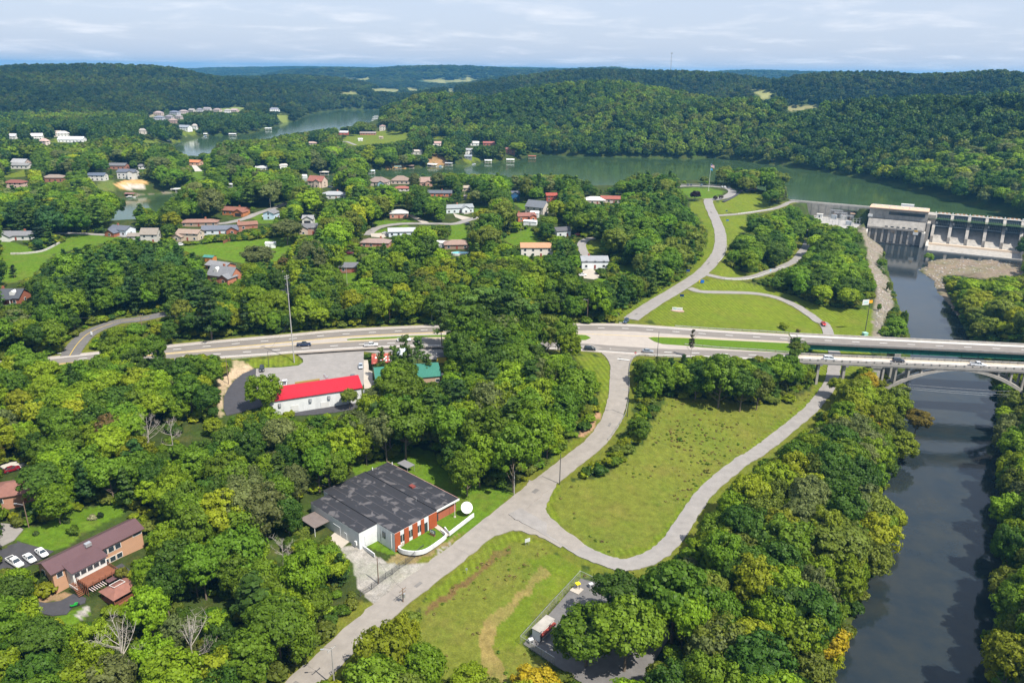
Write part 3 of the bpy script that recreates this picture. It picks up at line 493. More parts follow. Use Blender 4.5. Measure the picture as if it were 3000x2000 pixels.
def ground_mesh():
    nr, nc = TX.shape
    V = np.stack([TX, TY, TZ], -1).reshape(-1, 3)
    i = np.arange(nr - 1)[:, None] * nc + np.arange(nc - 1)[None, :]
    F = np.stack([i, i + 1, i + nc + 1, i + nc], -1).reshape(-1, 4)[:, ::-1]
    me = bpy.data.meshes.new('ground'); me.vertices.add(len(V)); me.vertices.foreach_set('co', V.ravel())
    me.loops.add(F.size); me.loops.foreach_set('vertex_index', F.ravel().astype(np.int32))
    me.polygons.add(len(F)); me.polygons.foreach_set('loop_start', np.arange(0, F.size, 4).astype(np.int32)); me.polygons.foreach_set('loop_total', np.full(len(F), 4, np.int32))
    me.polygons.foreach_set('use_smooth', np.ones(len(F), bool)); me.update(calc_edges=True)
    px, py = PX(V)
    wob = 3 * np.sin(V[:, 0] * .9 + 2 * np.sin(V[:, 1] * .35)) * np.clip(300 / np.hypot(V[:, 0], V[:, 1]), .15, 1.5)
    ix = ((px + wob) / 2).astype(int); iy = ((py + wob * .6) / 2).astype(int); ok = (ix >= 0) & (ix < RW) & (iy >= 0) & (iy < RH)
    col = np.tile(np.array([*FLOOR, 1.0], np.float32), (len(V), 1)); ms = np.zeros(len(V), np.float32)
    for kind, c, poly in ZONES:
        m = raster(poly); s = np.zeros(len(V), bool); s[ok] = m[iy[ok], ix[ok]]
        col[s, :3] = c; ms[s] = (1.0 if c is LAWN else .6) if kind == 'lawn' else 0.0 if kind == 'farm' else .4
    fl = np.nonzero((np.abs(col[:, 0] - FLOOR[0]) < 1e-4) & (V[:, 1] < 900) & (V[:, 1] > 100) & (np.abs(V[:, 0]) < 420))[0]; dv = np.full(len(fl), 99.0)
    for L, hw_ in [(wl(r[1]), r[2] / 2) for r in ROADS if r[0] in ('lower_road', 'loop_road', 'park_road', 'dam_road', 'powerhouse_road', 'junction_curve', 'side_street')] + [(wl(HN), 0), (wl(HS), 0)]:
        for a_, b_ in zip(L[:-1:2], L[2::2]):
            q = np.nonzero((np.abs(V[fl, 0] - (a_[0] + b_[0]) / 2) < 25) & (np.abs(V[fl, 1] - (a_[1] + b_[1]) / 2) < 25))[0]
            if len(q): dv[q] = np.minimum(dv[q], segdist(a_, b_, V[fl[q], 0], V[fl[q], 1])[0] - hw_)
    s = fl[dv < 3.2 + wob[fl] * .3]; col[s, :3] = (.115, .128, .016); ms[s] = .4
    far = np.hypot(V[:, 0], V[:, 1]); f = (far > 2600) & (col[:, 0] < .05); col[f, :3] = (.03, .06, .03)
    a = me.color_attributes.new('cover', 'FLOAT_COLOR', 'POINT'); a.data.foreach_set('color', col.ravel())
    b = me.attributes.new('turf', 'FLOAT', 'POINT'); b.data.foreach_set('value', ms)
    m = bpy.data.materials.new('ground_cover'); m.use_nodes = True; t = m.node_tree; bs = t.nodes['Principled BSDF']; bs.inputs['Roughness'].default_value = 1; bs.inputs['Specular IOR Level'].default_value = .1
    at = nd(t, 'ShaderNodeAttribute', attribute_name='cover'); tf = nd(t, 'ShaderNodeAttribute', attribute_name='turf'); ge = nd(t, 'ShaderNodeNewGeometry')
    out = at.outputs['Color']
    def mul(out, scale, lo, hi, det=6, tint=None, a=.3, b=.7):
        n = nd(t, 'ShaderNodeTexNoise'); n.inputs['Scale'].default_value = scale; n.inputs['Detail'].default_value = det; n.inputs['Roughness'].default_value = .68
        t.links.new(ge.outputs['Position'], n.inputs['Vector'])
        mr = nd(t, 'ShaderNodeMapRange'); mr.inputs[1].default_value = a; mr.inputs[2].default_value = b; mr.inputs[3].default_value = lo; mr.inputs[4].default_value = hi
        t.links.new(n.outputs[0], mr.inputs[0]); mu = nd(t, 'ShaderNodeMix', data_type='RGBA', blend_type='MULTIPLY' if tint is None else 'MIX')
        t.links.new(out, mu.inputs['A'])
        if tint is None: mu.inputs['Factor'].default_value = 1; t.links.new(mr.outputs[0], mu.inputs['B'])
        else: t.links.new(mr.outputs[0], mu.inputs['Factor']); mu.inputs['B'].default_value = (*tint, 1)
        return mu.outputs['Result']
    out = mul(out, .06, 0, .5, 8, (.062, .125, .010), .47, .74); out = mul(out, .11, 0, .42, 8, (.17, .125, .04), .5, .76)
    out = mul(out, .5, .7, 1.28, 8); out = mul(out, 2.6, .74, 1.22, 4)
    # mowing stripes on the lawns
    mp = nd(t, 'ShaderNodeMapping'); mp.inputs['Rotation'].default_value = (0, 0, math.radians(-14)); t.links.new(ge.outputs['Position'], mp.inputs[0])
    wv = nd(t, 'ShaderNodeTexWave', bands_direction='X'); wv.inputs['Scale'].default_value = .16; wv.inputs['Distortion'].default_value = .8; wv.inputs['Detail'].default_value = 1; t.links.new(mp.outputs[0], wv.inputs['Vector'])
    mr = nd(t, 'ShaderNodeMapRange'); mr.inputs[3].default_value = .86; mr.inputs[4].default_value = 1.12; t.links.new(wv.outputs['Fac'], mr.inputs[0])
    gt = nd(t, 'ShaderNodeMath', operation='GREATER_THAN'); gt.inputs[1].default_value = .7; t.links.new(tf.outputs['Fac'], gt.inputs[0])
    mu = nd(t, 'ShaderNodeMix', data_type='RGBA', blend_type='MULTIPLY'); t.links.new(gt.outputs[0], mu.inputs['Factor']); t.links.new(out, mu.inputs['A']); t.links.new(mr.outputs[0], mu.inputs['B'])
    t.links.new(mu.outputs['Result'], bs.inputs['Base Color'])
    nb = nd(t, 'ShaderNodeTexNoise'); nb.inputs['Scale'].default_value = 1.6; nb.inputs['Detail'].default_value = 6; t.links.new(ge.outputs['Position'], nb.inputs['Vector'])
    bp = nd(t, 'ShaderNodeBump'); bp.inputs['Strength'].default_value = .5; bp.inputs['Distance'].default_value = .35; t.links.new(nb.outputs[0], bp.inputs['Height']); t.links.new(bp.outputs[0], bs.inputs['Normal'])
    me.materials.append(m)
    return struct(link('ground', me))
ground_mesh()

# ---- water
def water(name, polys, z, base, rough, bstr, bscale):
    vs, fs = [], []
    for P in polys:
        c = P.mean(0); k = len(vs)
        vs += [(p[0], p[1], z) for p in P]; fs.append(tuple(range(k, k + len(P))))
    o = link(name, mesh(vs, fs)); struct(o)
    m = bpy.data.materials.new(name); m.use_nodes = True; t = m.node_tree; b = t.nodes['Principled BSDF']
    b.inputs['Roughness'].default_value = rough; b.inputs['IOR'].default_value = 1.33; b.inputs['Specular IOR Level'].default_value = .5
    ge = nd(t, 'ShaderNodeNewGeometry'); n = nd(t, 'ShaderNodeTexNoise'); n.inputs['Scale'].default_value = bscale; n.inputs['Detail'].default_value = 5
    t.links.new(ge.outputs['Position'], n.inputs['Vector']); bp = nd(t, 'ShaderNodeBump'); bp.inputs['Strength'].default_value = bstr; bp.inputs['Distance'].default_value = .12
    t.links.new(n.outputs[0], bp.inputs['Height']); t.links.new(bp.outputs[0], b.inputs['Normal'])
    n2 = nd(t, 'ShaderNodeTexNoise'); n2.inputs['Scale'].default_value = .045 if z > -5 else .09; n2.inputs['Detail'].default_value = 9; n2.inputs['Roughness'].default_value = .7; t.links.new(ge.outputs['Position'], n2.inputs['Vector'])
    mr = nd(t, 'ShaderNodeMapRange'); mr.inputs[1].default_value = .35; mr.inputs[2].default_value = .65; t.links.new(n2.outputs[0], mr.inputs[0])
    mx_ = nd(t, 'ShaderNodeMix', data_type='RGBA'); t.links.new(mr.outputs[0], mx_.inputs['Factor']); mx_.inputs['A'].default_value = (*base, 1); mx_.inputs['B'].default_value = (*[c * 1.5 for c in base], 1) if z > -5 else (.026, .030, .028, 1)
    t.links.new(mx_.outputs['Result'], b.inputs['Base Color']); o.data.materials.append(m)
    return o
def grow(P, d):
    c = np.array(P)[:, :2]; n = len(c); out = []
    area = sum(c[i][0] * c[(i + 1) % n][1] - c[(i + 1) % n][0] * c[i][1] for i in range(n)); s = 1 if area > 0 else -1
    for i in range(n):
        e1 = c[i] - c[i - 1]; e2 = c[(i + 1) % n] - c[i]
        nn = np.array([e1[1] + e2[1], -(e1[0] + e2[0])]) * s; nn /= np.linalg.norm(nn) + 1e-9
        out.append((*(c[i] + nn * d), 0))
    return np.array(out)
water('reservoir_water', [res_a, grow(res_b, 4)], Z_RES, (.030, .055, .020), .10, .2, .35)
water('river_water', [grow(riv, 2.5)], Z_RIV, (.012, .020, .027), .05, .2, .5)

# ---- road ribbons
def ribbon(name, L, w0, w1, m, dz=0.0, skirt=.6, parent=None, kind='structure'):
    L = np.asarray(L); d = np.gradient(L[:, :2], axis=0); d /= np.linalg.norm(d, axis=1)[:, None] + 1e-9
    nrm = np.stack([d[:, 1], -d[:, 0]], 1)            # to the right of travel
    n = len(L); V = []; F = []
    for i in range(n):
        a0, a1 = (w0[i] if np.ndim(w0) else w0), (w1[i] if np.ndim(w1) else w1)
        for off, zz_ in ((a0, -skirt), (a0, 0), (a1, 0), (a1, -skirt)):
            V.append((L[i, 0] + nrm[i, 0] * off, L[i, 1] + nrm[i, 1] * off, L[i, 2] + dz + zz_))
    for i in range(n - 1):
        a, b = 4 * i, 4 * i + 4
        F += [(a + 1, b + 1, b + 2, a + 2)] if skirt == 0 else [(a, b, b + 1, a + 1), (a + 1, b + 1, b + 2, a + 2), (a + 2, b + 2, b + 3, a + 3)]
    o = link(name, mesh(V, F), m, parent)
    if parent is None and kind: struct(o, kind)
    return o
mat('patch', (.165, .155, .145), .9, noise=.2, nscale=.6)
for k, (nm, pts, wd, m) in enumerate(ROADS):
    L = wl(pts, n=10); jw = NR.normal(0, .10, (2, len(L))); jw = (jw + np.roll(jw, 1, 1)) * .9
    tp = np.linspace(1, .5, len(L)) if wd == 9 else 1
    ro = ribbon(nm, L, -wd / 2 * tp + jw[0], wd / 2 * tp + jw[1], m, .02 + .004 * (k % 4))
    if m in ('road_lower', 'asphalt_old') and nm != 'junction_curve' and wd > 5.1:
        for i in range(7, len(L) - 4, 41): j = i + 2; o_ = NR.uniform(-.3, .2) * wd; ribbon('asphalt_patch', L[i:j + 1], o_, o_ + NR.uniform(.8, 1.6), 'patch', .052, 0, ro)
def sheet(name, poly, z, m, skirt=.5, parent=None, raw=False):
    P = [p if raw else W(p[0], p[1], z) for p in poly]; n = len(P)
    V = [(p[0], p[1], z) for p in P] + [(p[0], p[1], z - skirt) for p in P]
    o = link(name, mesh(V, [tuple(range(n))] + [(i, (i + 1) % n, n + (i + 1) % n, n + i) for i in range(n)]), m, parent)
    return o
for nm, poly, z, m in PADS: struct(sheet(nm, poly, z, m))
# highway
hn, hs = wl(HN), wl(HS); mn, ms_ = wl(MN), wl(MS)
P = np.vstack([hn, hs[::-1]])
HW = struct(sheet('highway', P, 0.0, 'shoulder', raw=True))
def lane_strip(name, L, a, b, m, z): return ribbon(name, np.column_stack([L[:, :2], np.full(len(L), z)]), a, b, m, 0, 0, parent=None)
ribbon('highway_lanes', np.column_stack([hn[:, :2], np.full(len(hn), .006)]), 3.0, 11.0, 'asphalt_lane', 0, 0)
ribbon('highway_lanes', np.column_stack([hs[:, :2], np.full(len(hs), .007)]), -9.6, -1.9, 'asphalt_lane', 0, 0)
def dashes(L, off, on, gap, wdt, m, z, name, parent=None, start=0.0):
    L = np.asarray(L); seg = np.linalg.norm(np.diff(L[:, :2], axis=0), axis=1); cum = np.concatenate([[0], np.cumsum(seg)])
    d = np.gradient(L[:, :2], axis=0); d /= np.linalg.norm(d, axis=1)[:, None]; nr_ = np.stack([d[:, 1], -d[:, 0]], 1)
    at = lambda s: np.array([np.interp(s, cum, L[:, i] + (nr_[:, i] * off if i < 2 else 0)) for i in range(3)])
    s = start; me = None
    while s + on < cum[-1]:
        a, b = at(s), at(s + on); dd = b - a; ln = np.linalg.norm(dd[:2])
        if me is None: me = mesh([(-.5, -.5, 0), (.5, -.5, 0), (.5, .5, 0), (-.5, .5, 0)], [(0, 1, 2, 3)])
        o = link(name, me, m, parent); c = (a + b) / 2; o.location = (c[0], c[1], c[2] + z); o.scale = (ln, wdt, 1); o.rotation_euler = (0, 0, math.atan2(dd[1], dd[0]))
        s += on + gap
dashes(hn, 7.0, 3.2, 8.6, .3, 'paint_white', .012, 'lane_dash', HW)
dashes(hs, -5.6, 3.2, 8.6, .3, 'paint_white', .012, 'lane_dash', HW, 3)
for L, off, m in ((hn, 3.15, 'paint_white'), (hs, -2.0, 'paint_white')): ribbon('edge_line', L, off - .13, off + .13, m, .013, 0, HW)
for L, off in ((hn[:len(hn) * 5 // 8], 11.1), (hn[:len(hn) * 5 // 8], 11.5)): ribbon('yellow_line', L, off - .12, off + .12, 'paint_yellow', .013, 0, HW)
ribbon('yellow_line', hs[6:50], -9.9, -9.65, 'paint_yellow', .013, 0, HW); ribbon('yellow_line', ms_[:20], .5, .75, 'paint_yellow', .013, 0, HW); ribbon('yellow_line', mn[22:], -.75, -.5, 'paint_yellow', .013, 0, HW)
# grass medians
mat('turfgrass', LAWN2, 1, noise=.3, nscale=1.2, bump=.4, bscale=5, spec=.1)
def closed(pa, pb): return [tuple(p) for p in pa] + [tuple(p) for p in pb[::-1]]
i1 = 13
struct(sheet('median_grass', zz('r', (110, 290), (160, 283), (500, 262), (1000, 240), (1500, 218), (1900, 208)) + zz('k', (600, 403), (1000, 402), (1500, 404), (1620, 412), (1665, 435), (1620, 455), (1500, 460), (1200, 455), (800, 440), (500, 434), (300, 428), (0, 430)) + zz('r', (1200, 262), (700, 290), (300, 300), (120, 308)), .10, 'turfgrass', .2))
struct(sheet('median_grass', zz('l', (312, 436), (360, 430), (640, 438), (1000, 458), (1600, 486), (1640, 520), (1640, 575), (1200, 548), (800, 522), (640, 506), (440, 492), (370, 470)), .10, 'turfgrass', .2))
ribbon('yellow_line', wl([r for r in ROADS if r[0] == 'side_street'][0][1])[:45], -.12, .12, 'paint_yellow', .035, 0, bpy.data.objects['side_street'])
for nm, a, b in (('stop_line', zz('i', (525, 582), (645, 572)), 0), ('stop_line', zz('k', (1910, 630), (2020, 642)), 0), ('stop_line', zz('k', (1925, 297), (1965, 300)), 0)):
    p, q = W(*a[0], 0), W(*a[1], 0); ribbon(nm, np.array([p, (p + q) / 2, q]), -.3, .3, 'paint_white', .05, 0, HW)
# ================================================================== BUILDINGS AND BUILT THINGS
KEEP = []                       # photo outlines that trees must leave open
def keep(poly, tol=0): KEEP.append([(p[0], p[1]) for p in poly])
def hull(P):
    P = sorted(set((round(float(a), 2), round(float(b), 2)) for a, b in P))
    def half(Q):
        h = []
        for p in Q:
            while len(h) > 1 and (h[-1][0] - h[-2][0]) * (p[1] - h[-2][1]) - (h[-1][1] - h[-2][1]) * (p[0] - h[-2][0]) <= 0: h.pop()
            h.append(p)
        return h
    a, b = half(P), half(P[::-1]); return a[:-1] + b[:-1]
def keep_pts(P):
    x, y = PX(np.array(P)); keep(hull(list(zip(x, y))))
def keep_box(loc, rz, x0, x1, y0, y1, z0, z1):
    c, s = math.cos(rz), math.sin(rz)
    keep_pts([(loc[0] + x * c - y * s, loc[1] + x * s + y * c, loc[2] + z) for x in (x0, x1) for y in (y0, y1) for z in (z0, z1)])
SHARED = {}
def unit_box():
    if 'ub' not in SHARED: SHARED['ub'] = MB().box(-.5, .5, -.5, .5, -.5, .5).mesh()
    return SHARED['ub']
def boxpart(name, m, parent, c, sc, rz=0.0, color=None):
    k = ('ub', m)
    if k not in SHARED:
        me = unit_box().copy(); me.materials.clear(); me.materials.append(MATS[m]); SHARED[k] = me
    o = link(name, SHARED[k], None, parent, color); o.location = c; o.scale = sc; o.rotation_euler = (0, 0, rz); return o
def window(parent, x, y, z, wd, ht, face, frame=True, far=False):
    """face: 0 -y, 1 +y, 2 -x, 3 +x"""
    rz = (0, 0, math.pi / 2, math.pi / 2)[face]; s = (-1, 1, -1, 1)[face]; ax = 1 if face < 2 else 0
    off = [0, 0, 0]; off[ax] = s * .03
    if far:
        o = boxpart('window', 'glass', parent, (x + off[0], y + off[1], z), (wd, .1, ht), rz); return
    o = boxpart('window', 'trim', parent, (x + off[0], y + off[1], z), (wd + .24, .12, ht + .24), rz)
    k = ('pane',)
    if k not in SHARED:
        me = unit_box().copy(); me.materials.clear(); me.materials.append(MATS['glass']); SHARED[k] = me
    g = link('pane', SHARED[k], None, o); g.scale = (wd / (wd + .24), 1.15, ht / (ht + .24))
def gable_walls(mb, x0, x1, y0, y1, z0, z1, rise, axis='x'):
    if axis == 'x':
        ym = (y0 + y1) / 2
        mb.prism([(y0, z0), (y1, z0), (y1, z1), (ym, z1 + rise), (y0, z1)], x0, x1, 'x')
    else:
        xm = (x0 + x1) / 2
        mb.prism([(x0, z0), (x1, z0), (x1, z1), (xm, z1 + rise), (x0, z1)], y0, y1, 'y')
def gable_roof(mb, x0, x1, y0, y1, z1, rise, over=.5, th=.18, axis='x'):
    if axis == 'x':
        ym = (y0 + y1) / 2; hw = (y1 - y0) / 2; k = rise / hw; e = over * k
        prof = [(y0 - over, z1 - e), (ym, z1 + rise), (y1 + over, z1 - e), (y1 + over, z1 - e + th), (ym, z1 + rise + th), (y0 - over, z1 - e + th)]
        prof = [(a, b + .02) for a, b in prof]
        mb.prism(prof, x0 - over, x1 + over, 'x')
    else:
        xm = (x0 + x1) / 2; hw = (x1 - x0) / 2; k = rise / hw; e = over * k
        prof = [(x0 - over, z1 - e), (xm, z1 + rise), (x1 + over, z1 - e), (x1 + over, z1 - e + th), (xm, z1 + rise + th), (x0 - over, z1 - e + th)]
        prof = [(a, b + .02) for a, b in prof]
        mb.prism(prof, y0 - over, y1 + over, 'y')
def hip_roof(mb, x0, x1, y0, y1, z1, rise, over=.5):
    a, b, c, d = x0 - over, x1 + over, y0 - over, y1 + over; hw = (d - c) / 2; ym = (c + d) / 2
    r0, r1 = a + hw * .95, b - hw * .95
    if r0 > r1: r0 = r1 = (a + b) / 2
    mb.add([(a, c, z1), (b, c, z1), (b, d, z1), (a, d, z1), (r0, ym, z1 + rise), (r1, ym, z1 + rise), (a, c, z1 - .15), (b, c, z1 - .15), (b, d, z1 - .15), (a, d, z1 - .15)],
           [(0, 1, 5, 4), (1, 2, 5), (2, 3, 4, 5), (3, 0, 4), (6, 7, 1, 0), (7, 8, 2, 1), (8, 9, 3, 2), (9, 6, 0, 3), (9, 8, 7, 6)])
WHITE = (.6, .6, .585); GREYR = (.17, .17, .18); BROWNR = (.19, .13, .10); REDR = (.17, .06, .045); BRICK = (.30, .105, .06); TAN = (.40, .33, .25); BLUER = (.12, .14, .18); ORBR = (.42, .16, .06)
def house(px, py, L, Wd, h, ang, roof, wc, rc, label, name='house', wm='siding', rise=None, base=None, wing=None, chimney=None, wins=True, far=False, group=None, porch=False, garage=False, rm='shingle', cat='house', keepit=True, dormer=False):
    p = np.array(base) if base is not None else G(px, py); rz = math.radians(ang)
    r = empty(name, p, rz); top(r, label, cat, group)
    rise = rise if rise is not None else Wd * .5 * .42
    x0, x1, y0, y1 = -L / 2, L / 2, -Wd / 2, Wd / 2
    wmb = MB(); rmb = MB()
    if roof == 'hip': wmb.box(x0, x1, y0, y1, -2.5, h); hip_roof(rmb, x0, x1, y0, y1, h + .01, rise)
    else: gable_walls(wmb, x0, x1, y0, y1, -2.5, h, rise); gable_roof(rmb, x0, x1, y0, y1, h, rise)
    wmb.build('wall', wm, r, wc); rf = rmb.build('roof', rm, r, rc)
    if wing:        # (x, length out, width, height, colour)
        wx, wo_, ww, wh, wcol = wing
        b2 = MB(); gable_walls(b2, wx - ww / 2, wx + ww / 2, y0 - wo_, y0 + Wd * .4, -2.5, wh, ww * .28, 'y'); b2.build('wing_wall', wm, r, wcol)
        b3 = MB(); gable_roof(b3, wx - ww / 2, wx + ww / 2, y0 - wo_, y0 + Wd * .5, wh, ww * .28, axis='y'); b3.build('wing_roof', rm, r, rc)
        if garage: boxpart('garage_door', 'objpaint', r, (wx, y0 - wo_ - .02, 1.15), (ww * .62, .12, 2.3), 0, (.62, .62, .6) if garage == 'white' else (.03, .03, .035))
        elif wins: window(r, wx, y0 - wo_, 1.6, 1.3, 1.4, 0, far=far)
    if wins:
        st = [1.6] if h < 4.4 else [1.5, 4.2]
        n = max(2, int(L / 4.2))
        for z in st:
            for i in range(n):
                x = x0 + L * (i + .5) / n
                if wing and abs(x - wing[0]) < wing[2] / 2 + .8: continue
                if i == n // 2 and z < 2 and not far: boxpart('door', 'objpaint', r, (x, y0 - .03, 1.05), (1.05, .12, 2.1), 0, (.25, .06, .04))
                else: window(r, x, y0, z, 1.3, 1.3, 0, far=far)
            window(r, x0, 0, z, 1.2, 1.3, 2, far=far); window(r, x1, 0, z, 1.2, 1.3, 3, far=far)
    if chimney is not None: MB().box(chimney - .5, chimney + .5, -.1, .8, h, h + rise + 1.2).build('chimney', 'brickwall', r if False else rf, BRICK)
    if dormer:
        b2 = MB(); gable_walls(b2, dormer - 1.1, dormer + 1.1, y0 * .75, 0, h + .2, h + rise * .75, .8, 'y'); b2.build('dormer', 'siding', rf, WHITE)
    if porch:
        boxpart('porch_floor', 'concrete_pale', r, (0, y0 - 1.2, .15), (L * .7, 2.4, .3))
        boxpart('porch_roof', 'objpaint', r, (0, y0 - 1.25, h - .1), (L * .72, 2.6, .22), 0, rc)
        for i in range(4): boxpart('column', 'trim', r, (-L * .33 + i * L * .22, y0 - 2.2, h / 2), (.3, .3, h - .3))
    if keepit: keep_box(p, rz, x0, x1, y0 - (wing[1] if wing else 0), y1, .8, h + rise * .8)
    return r
